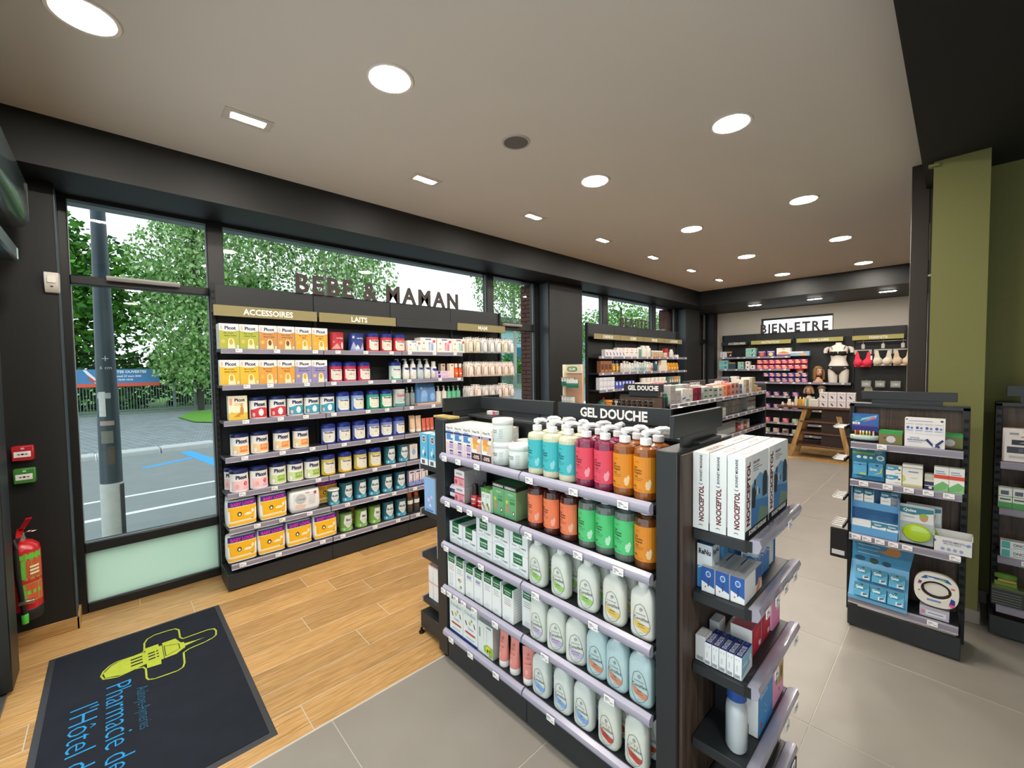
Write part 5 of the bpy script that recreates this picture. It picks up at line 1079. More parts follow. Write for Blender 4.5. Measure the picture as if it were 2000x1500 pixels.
dr_ = carton('food_supplement_box', .122, .07, .188, 'e6ece8', [('r', -.5, 0, .5, 1, 'e9efec'), ('r', -.5, 0, .5, .075, '2f4f9c'), ('t', 'Drainaflore', 0, .86, .09, '9ab0b8', .8), ('t', 'Detox', .05, .45, .07, '6a86b4', .4), ('p', [(-.4, .30), (-.3, .27), (.3, .27), (.4, .30), (.3, .33), (-.3, .33)], 'c0453a'), ('p', [(-.36, .62), (-.28, .62), (-.2, .5), (-.28, .5)], '2e3a3a'), ('e', -.02, .6, .08, .06, 'c9c06a'), ('p', [(.24, .66), (.3, .66), (.38, .52), (.3, .54)], '2e3a3a'), ('e', .12, .7, .06, .04, '8fae8a'), ('r', -.3, .14, .3, .17, 'a9bfc4')])
for y in (1.874, 1.750): put(dr_, 1.363, y, IZ[4], IR, 'white box with red ampoule', WI[4])
gbx = carton('food_supplement_box', .118, .065, .165, 'dfe6e2', [('r', -.5, 0, .5, 1, 'e4ebe6'), ('p', [(-.1, .12), (.5, .06), (.5, .36), (.1, .38), (-.12, .28)], '9ac04a'), ('e', .2, .24, .16, .1, 'e6d83a'), ('e', .16, .2, .05, .05, '2a2a22'), ('e', .3, .22, .04, .05, '3a3a2a'), ('r', -.42, .5, -.32, .8, '8a9a94'), ('l', [(-.1, .45), (-.08, .85)], .002, 'a9bab4'), ('l', [(.1, .45), (.12, .85)], .002, 'a9bab4'), ('r', .1, .9, .4, .95, '7a8a88'), ('r', .25, .05, .38, .1, '7fb05a')], R=[('r', -.5, 0, .5, 1, 'b9bcb6')])
put(gbx, 1.363, 1.628, IZ[4], IR, 'white box with green and yellow fruit', WI[4])
pk_t = tube_('body_cream_tube', .028, .168, 'e8958a', 'f0eeea', [('e', 0, .78, .14, .05, 'c9706a'), ('t', 'LIERAC', 0, .66, .05, 'c2655f', .6), ('t', 'BODY SLIM', 0, .5, .045, 'b0504a', .8), ('r', -.3, .38, .3, .39, 'd07a74'), ('e', -.1, .24, .18, .07, 'f0b8b0'), ('e', -.1, .24, .06, .035, 'e8958a')])
for y in (1.515, 1.438, 1.347): put(pk_t, 1.36, y, IZ[4], IR+(.5 if y < 1.4 else 0), 'salmon pink tube standing on its cap', WI[4])
put(carton('small_box', .075, .03, .022, 'd8d4d2', [('r', .2, 0, .5, 1, 'c9506a')], flap=False), 1.58, 1.83, 1.378, IR, 'small white and pink box', 'on the top ledge of the island')
put(carton('carton_tray', .07, .16, .012, 'b09a5a', cat='tray', flap=False), 1.375, 2.0, 1.366, 0, 'shallow ochre tray', 'on the left end post of the island')

# ---- right-hand end shelves of the island
WE = ['top end shelf, island', 'second end shelf, island', 'third end shelf, island', 'lowest filled end shelf, island']
MAR = '6a1f24'
noci = carton('migraine_cap_box', .234, .052, .258, 'e6eaea', [('r', -.5, 0, .5, 1, 'dfe6ea'), ('r', -.5, .1, -.26, 1, 'eceeee'), ('p', [(-.26, .1), (.5, .1), (.5, .62), (.1, .74), (-.26, .62)], '6fa4cc'), ('p', [(-.26, .1), (.5, .1), (.5, .34), (-.26, .44)], '3f7ab4'), ('p', [(.0, .1), (.5, .1), (.5, .2), (.1, .3)], '6f8f7a'), ('r', -.5, 0, .5, .1, '1d2126'), ('t', 'BONNET MIGRAINE', .02, .05, .055, 'eef0f0', .9, 0, .04),
    ('t', 'NOCICEPTOL', -.385, .54, .13, MAR, .78, 1, .04), ('t', 'TRIPLE EFFET', -.06, .9, .032, '6a2a30', .3), ('r', -.2, .85, .05, .858, '4a5560'), ('r', -.2, .82, .18, .828, '4a5560'), ('r', -.2, .79, .02, .798, '4a5560'),
    ('p', [(.22, .4), (.42, .4), (.43, .66), (.38, .72), (.28, .72), (.22, .64)], '2a323a'), ('p', [(-.24, .34), (-.12, .32), (-.08, .52), (-.14, .6), (-.24, .58)], '262b30'), ('e', -.02, .52, .03, .06, 'd9dde0'), ('e', .06, .5, .02, .04, '3a4650'), ('r', -.16, .6, -.1, .68, '333a42')],
    L=[('t', 'NOCICEPTOL', .05, .34, .30, MAR, .46, 1, .04), ('t', 'BONNET MIGRAINE', .02, .80, .15, '23282c', .34, 1, .02), ('l', [(-.1, .60), (.02, .585), (.14, .60)], .002, '23282c'), ('l', [(-.1, .055), (.02, .07), (.14, .055)], .002, '23282c')],
    Tp=[('t', 'NOCICEPTOL', 0, .45, .32, '9a5a54', .62), ('r', -.45, .2, .45, .24, 'd6d9d9')])
for j, y in enumerate((.468, .523, .578)):
    for i, x in enumerate((1.522, 1.762)): put(noci, x, y, 1.1015, 0, 'white migraine cap box, %s' % (['front file', 'middle file', 'back file'][j]), WE[0])
ren = carton('lens_solution_box', .062, .05, .152, '4f8fcc', [('r', -.5, .0, .5, 1, '4f86c4'), ('p', [(-.5, .5), (0, .58), (.5, .5), (.5, 1), (-.5, 1)], 'dfe6ea'), ('t', 'ReNu', 0, .86, .1, '20263a', .78, 0, .04), ('r', -.4, .78, .1, .8, '7a8a9a'), ('l', [(-.45, .45), (0, .52), (.45, .45)], .003, 'e8eef4'), ('l', [(-.45, .36), (0, .43), (.45, .36)], .003, '8a6ab0')], L=[('r', -.5, 0, .5, 1, '3f8fd0'), ('p', [(-.5, .5), (.5, .5), (.5, 1), (-.5, 1)], 'dfe6ea'), ('t', 'ReNu', 0, .84, .12, '20263a', .8, 0, .04), ('l', [(-.45, .45), (0, .52), (.45, .45)], .003, 'e8eef4')])
blu = carton('lens_solution_box', .05, .045, .135, '5fa6dc', [('r', -.5, 0, .5, .6, '4f98d4')], L=[('r', -.5, .3, .5, .7, '4f98d4')])
put(ren, 1.47, .577, .8865, 0, 'lens solution box at the back left', WE[1])
for x in (1.56, 1.64, 1.695): put(blu, x, .575, .8865, 0, 'plain light blue box', WE[1])
for x in (1.665, 1.732): put(ren, x, .495, .8865, 0, 'lens solution box', WE[1])
wb = carton('eye_care_box', .075, .05, .12, 'e9ecee', [('r', -.5, 0, .5, 1, 'eceeee'), ('r', .15, 0, .5, 1, '2a62b4'), ('l', [(-.1, .6), (.1, .7)], .003, '8aa0b8')], R=[('r', -.5, 0, .5, 1, '2a62b4')])
put(wb, 1.82, .50, .8865, 0, 'white and blue box at the right', WE[1])
eye = carton('eye_drop_box', .17, .042, .084, 'e6e9ea', [('r', -.5, 0, .5, 1, 'e9ebec'), ('r', .1, .3, .5, 1, '3f5f9a'), ('p', [(.1, 0), (.3, 0), (.5, .4), (.3, .5)], 'e0a070')], L=[('r', -.5, 0, .5, 1, 'e9ecee'), ('p', [(-.5, .42), (.5, .30-.08), (.5, 1), (-.5, 1)], '2258a8'), ('e', .02, .74, .2, .13, 'c4d4e4'), ('e', .02, .74, .14, .09, '3f72b4'), ('l', [(.02, .25), (.06, .6)], .004, '33475f'), ('e', -.2, .2, .06, .035, 'c0605a')], Tp=[('r', -.5, 0, .5, 1, 'b9bcbc'), ('r', -.3, .3, .35, .7, 'a6abae')])
for y in (.559, .513, .467): put(eye, 1.507, y, .8865, 0, 'eye drop box, end towards the front shelves', WE[1])
sed = carton('eye_drop_box', .10, .0225, .076, 'eef0f0', [('r', -.5, 0, .5, 1, '8ec0d8'), ('p', [(-.5, 0), (.5, 0), (.5, .45), (.2, .3), (-.5, .12)], 'e6ecee'), ('r', -.4, .5, .0, .6, 'd0e4ec'), ('e', .3, .55, .1, .17, 'e6ecf0')], L=[('r', -.4, .06, .3, .2, '9aa0a4'), ('r', -.2, .35, .0, .6, 'd0d4d6'), ('e', -.2, .85, .07, .03, 'b4b8ba'), ('e', .2, .85, .07, .03, 'b4b8ba')], Tp=[('r', -.5, 0, .5, 1, '1c2a78'), ('t', 'SEDACOLLYRE', -.12, .5, .62, 'dfe4f0', .62, 0, .04), ('r', .32, .3, .46, .7, '4a5a9c')])
for k in range(5): put(sed, 1.468, .557-.0235*k, .6385, 0, 'navy topped eye drop box', WE[2])
grb = carton('small_carton', .06, .034, .088, 'c9cdce', L=[('r', -.35, .06, .3, .2, '8a9094')], F=[('r', -.4, .3, .4, .8, 'b9bdbe')])
for k in range(2): put(grb, 1.45+.12*k, .583, .6385, 0, 'grey white carton at the back', WE[2])
crb = carton('medicine_box', .10, .07, .095, 'eceeee', [('r', -.5, 0, .5, 1, 'b41f46'), ('p', [(-.5, .1), (.1, .1), (.4, .9), (-.2, .9)], 'c92f3a'), ('p', [(-.1, .55), (.2, .8), (.25, .9), (-.05, .68)], 'e8703a'), ('r', .2, .12, .42, .3, 'ece4e6')], Tp=[('r', -.5, 0, .5, 1, 'a01f42')])
for k, x in enumerate((1.61, 1.712)): put(crb, x, .50, .6385, 0, 'crimson medicine box', WE[2])
pkx = carton('medicine_box', .095, .06, .135, 'ee9cc4', [('r', -.5, 0, .5, 1, 'ee92c0'), ('r', .0, .45, .5, .95, 'ece6ea'), ('e', .3, .66, .07, .12, '2a2426'), ('e', -.1, .82, .07, .05, '5a6ab0')], Tp=[('r', -.5, 0, .5, 1, 'f0b0d0')])
put(pkx, 1.822, .49, .6385, 0, 'pink box at the right end', WE[2])
wbt = bottle('clear_water_bottle', .047, .20, 'c4cdd2', '1f4f9a', [('r', -.05, .0, .35, .6, 'eceef0'), ('r', -.02, .5, .33, .58, 'e69ac0'), ('r', .0, .05, .18, .1, '2a4f9a')]+lines(4, .02, .3, .16, .44, 'a9b4c0', .015), kind='cap', neck=.5, caph=.04, shoulder=.24, lab=(.12, .75), sx=1.05, sy=.72)
put(wbt, 1.478, .485, .3735, .35, 'large clear bottle with dark blue cap', WE[3])
mnb = carton('slimming_box', .165, .045, .15, 'e9ecee', [('r', -.5, 0, .5, 1, '3f8fd0'), ('p', [(-.5, .0), (.5, .0), (.5, .3), (.0, .1)], '2f7cc0'), ('t', 'MINCEUR', -.12, .86, .09, 'd6e8f6', .6), ('l', [(-.1, .6), (.1, .4), (.05, .3), (-.1, .42)], .002, 'a9d0ee'), ('e', -.3, .2, .05, .06, 'c2303c')])
put(mnb, 1.63, .463, .3735, 0, 'blue slimming product box', WE[3])
pk2 = carton('slimming_box', .14, .05, .165, 'f0a9c4', [('r', -.5, 0, .5, 1, 'eea0c4'), ('p', [(.05, .35), (.5, .3), (.5, .8), (.05, .75)], 'b9a45a'), ('e', -.15, .55, .09, .14, '5f8a3a'), ('e', .3, .55, .09, .14, '6f4a3a'), ('e', .1, .22, .05, .05, '5a6ab0')])
put(pk2, 1.79, .468, .3735, 0, 'pink box with green and brown fruit', WE[3])
put(carton('dark_box', .16, .1, .15, '1c1d20', [('r', -.4, .7, .1, .9, '55555c')]), 1.66, .545, .3735, 0, 'black box behind the blue one', WE[3])
put(carton('grey_box', .16, .05, .07, '4a4846', [('r', -.5, .5, .5, 1, '5a5856'), ('r', .35, 0, .5, 1, 'd9d9dc')]), 1.80, .48, .1515, 0, 'dark grey box', 'lowest end shelf of the island')
# ---- far end shelves of the island
WL = 'left end shelves of the island'
lbx = carton('breast_pump_box', .075, .085, .19, '4f9fc0', F=[], R=[('r', -.5, 0, .5, 1, '4a9cc0')], L=[('r', -.5, 0, .5, 1, '5fb0d4'), ('r', -.5, 0, .5, .2, 'e4e8ea'), ('r', -.3, .03, .1, .15, '55585c'), ('e', .02, .83, .26, .115, 'e4e8ea'), ('e', .02, .83, .21, .09, '4a4a5c'), ('r', -.15, .8, .2, .86, 'c9908a'), ('e', -.1, .4, .12, .08, 'd4ecf4'), ('e', .15, .33, .1, .07, '2f5f7c'), ('e', .05, .5, .05, .1, 'bfe0ec')], Tp=[('r', -.4, .1, .4, .9, 'b9dcee')])
put(lbx, 1.405, 2.235, 1.0615, 0, 'tall light blue box, the outer one', WL); put(lbx, 1.405, 2.140, 1.0615, 0, 'tall light blue box next to the post', WL)
lb2 = carton('breast_pump_box', .10, .16, .21, '9a9fa2', F=[], L=[('r', -.5, 0, .5, 1, '8ab4e0'), ('r', .25, 0, .5, 1, '77797c'), ('e', -.2, .35, .1, .06, 'd8c4e4'), ('e', .0, .45, .08, .05, 'd8c4e4'), ('e', -.1, .2, .08, .05, 'e0d0ea'), ('r', -.4, .03, .1, .07, '3f6fb0')])
put(lb2, 1.42, 2.165, .7765, 0, 'big light blue and grey box', WL)
pst = carton('stacked_sachet_box', .12, .075, .082, 'ecebea', L=[('r', -.5, .55, .5, .75, 'e6a8bc'), ('r', -.3, .3, .3, .42, 'd98aa4'), ('r', -.3, .82, .2, .9, 'b4b4b8')])
for k in range(2): put(pst, 1.44, 2.095, .5015+.083*k, 0, ('lower' if k == 0 else 'upper')+' pink striped white box', WL)
wst = carton('white_carton', .06, .05, .105, 'f0eeec', L=[('r', -.5, .93, .5, 1, 'e6b4b4')], Tp=[('r', -.5, 0, .5, 1, 'eec4c0')])
for k in range(3):
    for j in range(2): put(wst, 1.42, 2.225-.053*k, .2165+.106*j, 0, ('lower' if j == 0 else 'upper')+' plain white carton', WL)

# ---------------------------------------------------------------- right display unit
WG = ['top shelf, right display', 'second shelf, right display', 'third shelf, right display', 'bottom shelf, right display']
gz_ = [1.1615, .9275, .5915, .1895]; GR = -PI/2
pd = MB().lathe([(.055, 0), (.06, .004), (.062, .022), (.058, .026)], mat('b9cfc9', .35), 28, sx=1.15, sy=.6)
pcd = art(.13, .115, [('p', [(-.5, .0), (.45, .0), (.5, .2), (.42, .42), (.5, .7), (.48, .95), (-.45, .92), (-.5, .6), (-.42, .4), (-.5, .25)], '2f62a8'), ('p', [(-.5, .0), (.45, .0), (.5, .2), (.44, .3), (-.46, .3), (-.5, .2)], '2a2f7a'), ('r', -.4, .3, .35, .36, '6a4a9c'), ('p', [(-.4, .5), (.4, .8), (.42, .92), (-.3, .66)], '7fc4d8'), ('p', [(-.1, .5), (.42, .75), (.3, .85)], 'c9707a'), ('e', -.28, .72, .14, .15, '2f7a9c'), ('r', -.48, .38, -.2, .5, 'e6e8ea'), ('t', '9,90', -.34, .44, .07, '22262a', .2)])
pcm = MB().add(pcd).box(-.063, .001, 0, .063, .004, .112, mat('2f62a8', .5)).xf(T(0, .026, .045))
caps = MB()
for i, (x, c1_, c2_) in enumerate(((-.042, 'e39a2a', 'c98a2a'), (-.03, 'b02a24', '8a1f1c'), (-.018, 'ece6da', 'c9c04a'), (-.004, 'ece6c4', 'd2b44a'), (.012, 'e6e09a', 'b4b03a'), (.026, 'd8d08a', 'a9a83a'), (.044, 'e6a4ac', 'd8d8d4'))):
    caps.lathe([(.003, .024), (.0045, .03), (.0045, .042)], mat(c2_, .35), 8, cx=x, cy=-.012).lathe([(.0045, .042), (.0045, .052), (.002, .056)], mat(c1_, .35), 8, cx=x, cy=-.012)
pp_ = Proto('earplug_stand', 'display', pd, [('header_card', pcm), ('earplug', caps), ('support', MB().box(-.05, .012, .02, .05, .03, .05, mat('3a1f3f', .5), .003))])
put(pp_, 3.37, .385, gz_[0]+.012, GR, 'oval earplug stand with blue card and coloured plugs', WG[0])
gkb = carton('soap_box', .105, .075, .078, '85704a', [('r', -.5, 0, .5, 1, '7f7048'), ('r', -.5, .78, .5, 1, '2f9a46'), ('e', .02, .38, .2, .26, 'c9c9c9'), ('r', -.3, .44, -.18, .5, '2a2a22'), ('r', .25, .1, .48, .7, '6f7a3a')], R=[('r', -.5, 0, .5, .8, '2f4a34')], Tp=[('r', -.5, 0, .5, 1, '2f9a46')], flap=False)
put(gkb, 3.375, .262, gz_[0], GR, 'kraft box with bright green lid', WG[0]); put(gkb, 3.44, .02, gz_[0], GR, 'kraft box with bright green lid behind the white display', WG[0])
wds = carton('reminder_display', .165, .06, .165, 'e6e4e2', [('r', -.5, 0, .5, 1, 'e9e6e4')]+[q for i in range(4) for q in (('r', -.48+.24*i, .46, -.27+.24*i, .8, 'dfe0e4'), ('e', -.42+.24*i, .67, .04, .05, '4a5a9a'), ('e', -.32+.24*i, .66, .035, .04, '6a7ab0'), ('r', -.47+.24*i, .56, -.29+.24*i, .59, '9aa4c4'), ('r', -.48+.24*i, .79, -.27+.24*i, .81, 'c9a48a'))]+[('t', 'STYLOS', -.24, .32, .05, '3a4684', .34), ('t', 'REFROIDISSABLES', -.2, .25, .05, '3a4684', .46), ('r', -.42, .17, -.05, .19, '8a94b8'), ('p', [(.02, .27), (.08, .32), (.26, .08), (.22, .03)], '2a3272'), ('p', [(.44, .32), (.48, .27), (.28, .03), (.22, .08)], '2a3272'), ('e', .24, .09, .035, .05, 'e6e8ee'), ('e', .35, .06, .035, .04, '2a3272'), ('r', -.4, .90, .2, .92, '8a94b8'), ('e', .42, .93, .04, .03, '1c2030'), ('e', -.45, .95, .03, .02, '1c2030')])
put(wds, 3.36, .118, gz_[0], GR, 'white counter display with navy chevron', WG[0])
QB = ('r', -.5, .0, .5, 1, '3f8fb8')
def quies(w, d, h, elems, body='4a9cc4'): return carton('ear_care_box', w, d, h, body, elems)
qd = carton('header_display', .155, .09, .205, '2f7a98', [('r', -.5, .48, .5, 1, '2a7490'), ('t', 'Quies', -.22, .92, .075, 'dcecf0', .34, 0, .03), ('r', -.5, .76, .2, .82, '7fb04a'), ('e', -.3, .67, .07, .045, 'e6eef0'), ('e', -.1, .67, .07, .045, 'e6eef0'), ('e', .08, .67, .05, .035, 'e6eef0'), ('e', .3, .86, .12, .07, '6a9aaa'), ('e', .36, .68, .12, .08, 'c9d8dc'), ('e', .36, .68, .07, .05, '5a8a98'), ('r', -.5, 0, .5, .15, '3f98c8'), ('t', 'Quies', -.3, .07, .05, 'dcecf0', .22)], cat='display', flap=False)
put(qd, 3.40, .362, gz_[1], GR, 'blue cardboard display with header', WG[1])
qa = quies(.065, .028, .075, [('r', -.5, 0, .5, 1, '5aaad4'), ('r', -.5, .82, .5, .86, '2f6a90'), ('r', .0, .05, .45, .18, 'b4c83a'), ('e', 0, .84, .1, .05, '1f3a50')])
qb = quies(.068, .028, .078, [('r', -.5, 0, .5, 1, '4a9cc8'), ('t', 'Quies', -.15, .55, .2, 'e6f0f4', .5, 0, .03), ('p', [(-.2, .1), (.4, .3), (.46, .7), (.4, .7), (.3, .35)], 'c9c83a'), ('e', .1, .85, .12, .06, '1f3a50')])
put(qa, 3.337, .398, gz_[1]+.032, GR, 'plain light blue ear care box in the display', WG[1]); put(qb, 3.337, .325, gz_[1]+.032, GR, 'light blue ear care box with yellow curve', WG[1])
qc = quies(.07, .05, .054, [('r', -.5, 0, .5, 1, 'e9eaea'), ('p', [(-.5, .55), (-.1, .5), (.3, .7), (.3, 1), (-.5, 1)], '3f94b4'), ('t', 'Quies', -.2, .78, .2, 'eef4f6', .4, 0, .03), ('e', .35, .65, .09, .1, '4a4a44'), ('r', .1, .2, .45, .3, 'c9b48a')], 'e6e8e8')
put(qc, 3.345, .243, gz_[1], GR, 'lower white and blue ear care box', WG[1]); put(qc, 3.345, .243, gz_[1]+.055, GR, 'upper white and blue ear care box', WG[1])
yb = carton('lotion_box', .085, .06, .128, 'dcdcd4', [('r', -.5, 0, .5, 1, 'e6e4da'), ('r', -.5, .84, .5, .88, '9a9a8a'), ('r', -.2, .66, .3, .71, '6a7ac0'), ('p', [(-.5, .15), (-.3, .3), (-.4, .5), (-.5, .5)], 'c9c86a'), ('r', -.5, 0, .5, .12, 'c9bf8a'), ('r', -.1, .4, .25, .43, 'b4b4a4')])
put(yb, 3.35, .163, gz_[1], GR, 'cream box with pale yellow base', WG[1])
nb_ = carton('lotion_box', .04, .05, .085, 'c9c4b4', [('r', -.5, 0, .5, .5, '2a2f5a'), ('r', -.5, .2, .5, .25, 'e6e4dc'), ('r', -.5, .5, .5, .62, 'e6dcb4'), ('e', .1, .1, .2, .08, 'e6e6e6')])
put(nb_, 3.36, .093, gz_[1], GR, 'small navy and cream box', WG[1])
rb = carton('cold_remedy_box', .058, .05, .135, 'e4e6e0', [('r', -.5, 0, .5, 1, 'e6e8e2'), ('r', -.5, .52, .5, .68, 'd8482a'), ('p', [(-.5, 0), (.5, 0), (.5, .3), (.1, .42), (-.5, .2)], '6fae6a'), ('p', [(-.5, 0), (.3, .1), (.5, .3), (.4, .12), (.5, 0)], '8fc48a'), ('r', -.4, .8, .2, .84, '8a94a4'), ('r', -.4, .72, .3, .75, '6a7ab4')])
for y in (.046, -.013): put(rb, 3.345, y, gz_[1], GR, 'white box with red band and green waves', WG[1])
# third shelf
dsp = MB(); LB_ = mat('5f9ed0', .5)
dsp.box(-.11, .055, 0, .11, .06, .305, LB_).box(-.11, -.06, 0, -.107, .06, .30, LB_).box(.107, -.06, 0, .11, .06, .25, LB_).box(-.11, -.06, 0, .11, -.057, .052, LB_).box(-.11, -.025, .158, .11, -.022, .20, LB_).box(-.107, -.06, 0, .107, .06, .004, LB_).box(-.107, -.022, .158, .107, .055, .162, LB_)
dp = Proto('two_tier_display', 'display', dsp)
put(dp, 3.37, .325, gz_[2], GR, 'light blue two-tier cardboard display', WG[2])
def qpack(w, h, pic, top='2f7f9c', t='Quies'): return carton('ear_care_box', w, .022, h, 'e6e8e8', [('r', -.5, 0, .5, 1, 'e6e8e6'), ('p', [(-.5, .72), (0, .66), (.5, .76), (.5, 1), (-.5, 1)], top), ('t', t, -.08, .85, .12, 'e6f0f4', .7, 0, .03), ('e', .05, .16, .35, .1, pic), ('r', -.35, .5, .3, .54, 'b4b4ae')])
q1, q2, q3, q4, q5 = qpack(.046, .115, 'b4705a'), qpack(.046, .115, '8a5a4a'), qpack(.09, .085, 'b08a5a', 'dfe6e6'), qpack(.066, .085, 'c08a6a'), qpack(.056, .085, 'c08a7a')
for P, y, z, x, d in ((q1, .405, .162, 3.358, 'white and teal pack on the upper tier'), (q2, .355, .162, 3.358, 'white and teal pack on the upper tier'), (q1, .278, .162, 3.358, 'white and teal pack on the upper tier'), (q2, .238, .162, 3.40, 'white and teal pack set back on the upper tier'), (q3, .385, .006, 3.325, 'wide white pack with brown picture on the lower tier'), (q4, .303, .006, 3.325, 'white pack with face picture on the lower tier'), (q5, .240, .006, 3.325, 'white pack with hand picture on the lower tier')):
    put(P, x, y, gz_[2]+z, GR, d, WG[2])
mb_ = MB().box(-.075, -.004, 0, .075, .004, .225, mat('b9c0c2', .15, coat=.8), .003)
ml = MB().loft([[(.062*math.cos(2*PI*i/24)+.004, -.012-.008*math.sin(2*PI*i/24)*0, .065+.052*math.sin(2*PI*i/24)) for i in range(24)], [(.055*math.cos(2*PI*i/24)+.004, -.022, .065+.045*math.sin(2*PI*i/24)) for i in range(24)], [(.03*math.cos(2*PI*i/24)+.004, -.026, .065+.02*math.sin(2*PI*i/24)) for i in range(24)]], mat('a6c81e', .12, coat=.9))
mc = art(.14, .085, [('r', -.5, 0, .5, 1, 'dfe2e2'), ('p', [(-.5, .6), (-.1, .5), (.5, .75), (.5, 1), (-.5, 1)], '3a7f92'), ('t', 'Quies', -.2, .8, .2, 'e6f0f2', .4, 0, .03), ('e', .22, .4, .13, .28, 'c9927a'), ('e', .22, .52, .14, .13, '9ab43a'), ('r', -.4, .3, -.05, .36, '9aa0a4')]).xf(T(0, -.005, .125))
mp_ = Proto('eye_mask_pack', 'mask pack', mb_, [('eye_mask', ml), ('header_card', mc)])
put(mp_, 3.345, .143, gz_[2]+.004, GR, 'clear bag with lime green eye mask', WG[2]); put(mp_, 3.395, .115, gz_[2]+.004, GR, 'clear bag with lime green eye mask behind the front one', WG[2])
wob = MB(); WO = mat('d6d6d4', .5)
wob.box(-.075, -.035, 0, .075, -.032, .085, WO).box(-.075, -.035, 0, -.072, .035, .11, WO).box(.072, -.035, 0, .075, .035, .11, WO).box(-.075, .032, 0, .075, .035, .11, WO).box(-.072, -.032, 0, .072, .032, .004, WO)
wo_ = Proto('open_display_box', 'display', wob, [('printed_label', art(.148, .084, [('t', 'INSTRUMENTS', .02, .75, .13, '4a5684', .56), ('t', 'PROTECTION', -.02, .6, .11, '6a7494', .44)]+[('e', -.26+.16*i, .24, .055, .1, '8a96c0') for i in range(4)]+[('p', [(-.5, .6), (-.42, .72), (-.5, .84)], '3a4f8a'), ('p', [(.3, .72), (.42, .82), (.48, .7), (.38, .6)], '6f8fc4')]).xf(T(0, -.0352, 0)))])
put(wo_, 3.347, -.005, gz_[2], GR, 'open white cardboard box with blue symbols', WG[2])
# bottom shelf: sloping blue display with six hanging boxes, oval headband pack
slb = MB(); SB = mat('6aaed8', .5)
slb.loft([[(-.135, -.11, .0), (.135, -.11, .0), (.135, -.106, .0), (-.135, -.106, .0)], [(-.135, .02, .20), (.135, .02, .20), (.135, .025, .20), (-.135, .025, .20)]], SB)
slb.loft([[(-.135, .02, .20), (.135, .02, .20), (.135, .025, .20), (-.135, .025, .20)], [(-.135, .035, .35), (.16, .035, .35), (.16, .04, .35), (-.135, .04, .35)]], mat('3f8fba', .5))
slb.box(-.135, -.115, 0, .135, -.106, .022, SB).loft([[(-.135, -.106, .01), (-.131, -.106, .01), (-.131, .02, .01), (-.135, .02, .01)], [(-.135, .015, .2), (-.131, .015, .2), (-.131, .02, .2), (-.135, .02, .2)]], SB)
sa_ = art(.27, .15, [('p', [(-.5, .8), (-.2, .72), (.1, .85), (.1, 1), (-.5, 1)], '2a6f98')]+lines(3, -.4, 0, .35, .68, '9fcfe6', .03)+[('p', [(-.08, .55), (.1, .6), (.15, .82), (.22, .8), (.32, .78), (.36, .6), (.3, .45), (.14, .45)], 'd08a4a'), ('e', -.35, .12, .1, .1, '2a4f6a'), ('e', -.1, .1, .08, .12, '3a4a3a'), ('e', .12, .08, .08, .1, '2a4a5a'), ('t', 'Quies', -.28, .88, .12, 'dcecf4', .3)]).fn(lambda x, y, z: (x, .02+.015*z/.15+y-.001, .20+z))
sbx = Proto('sloping_display', 'display', slb, [('printed_panel', sa_)])
put(sbx, 3.40, .305, gz_[3], GR, 'sloping light blue display with orange animal shape', WG[3])
qh = carton('ear_care_box', .072, .02, .078, '3f94b8', [('r', -.5, 0, .5, 1, '4a9fc4'), ('p', [(-.5, .5), (.1, .42), (.5, .7), (.5, 1), (-.5, 1)], '2a7f9c'), ('t', 'Quies', -.15, .66, .2, 'e6f2f4', .5, 0, .03), ('e', 0, .88, .1, .05, '12283a'), ('r', .0, .05, .42, .3, 'c9d0d2'), ('p', [(.1, .1), (.4, .2), (.35, .3), (.1, .25)], '33506a')])
for j, (z, y0) in enumerate(((.115, -.075), (.03, -.13))):
    for i in range(3): put(qh, 3.40+y0-.004+.012, .375-.078*i, gz_[3]+z, GR, ('upper' if j == 0 else 'lower')+' teal box of the sloping display', WG[3], tilt=-.5)
ov = MB(); RO = []
def oval(a, b, y, e=.75): return [(a*math.copysign(abs(math.cos(2*PI*i/32))**e, math.cos(2*PI*i/32)), y, .095+b*math.copysign(abs(math.sin(2*PI*i/32))**e, math.sin(2*PI*i/32))) for i in range(32)]
ov.loft([oval(.088, .093, .018), oval(.09, .095, .012), oval(.09, .095, -.012), oval(.062, .05, -.014, 1), oval(.06, .047, .004, 1)], mat('e0dcd0', .45))
oa = art(.15, .17, [('p', [(-.42, .8), (-.3, .93), (.3, .93), (.42, .8), (.2, .83), (-.2, .83)], '2a5a9c'), ('t', 'Quies', -.15, .88, .05, 'e6eef4', .3, 0, .03), ('e', .17, .88, .1, .03, '6fae6a'), ('p', [(-.5, .6), (-.4, .58), (-.38, .7), (-.46, .72)], '2a3a8a'), ('e', -.43, .62, .05, .03, 'd8488a'), ('e', .44, .66, .06, .03, 'd8506a'), ('p', [(.34, .08), (.5, .14), (.5, .3), (.4, .34)], '2a3a8a'), ('e', .42, .1, .07, .05, 'e8488f'), ('r', -.24, .1, .14, .16, '5f86c4'), ('e', -.45, .38, .03, .02, '333338')]).xf(T(0, -.013, .012))
hbp = Proto('headband_pack', 'headband pack', ov, [('headband', MB().tube([(.058*math.cos(2*PI*i/28), .002, .095+.044*math.sin(2*PI*i/28)) for i in range(29)], .009, mat('2a1c16', .85), 8)), ('backing', MB().loft([oval(.058, .045, .006, 1), oval(.058, .045, .009, 1)], mat('3a2a22', .8))), ('printed_label', oa)])
put(hbp, 3.335, .055, gz_[3]+.075, GR, 'cream oval headband pack with dark centre', WG[3])
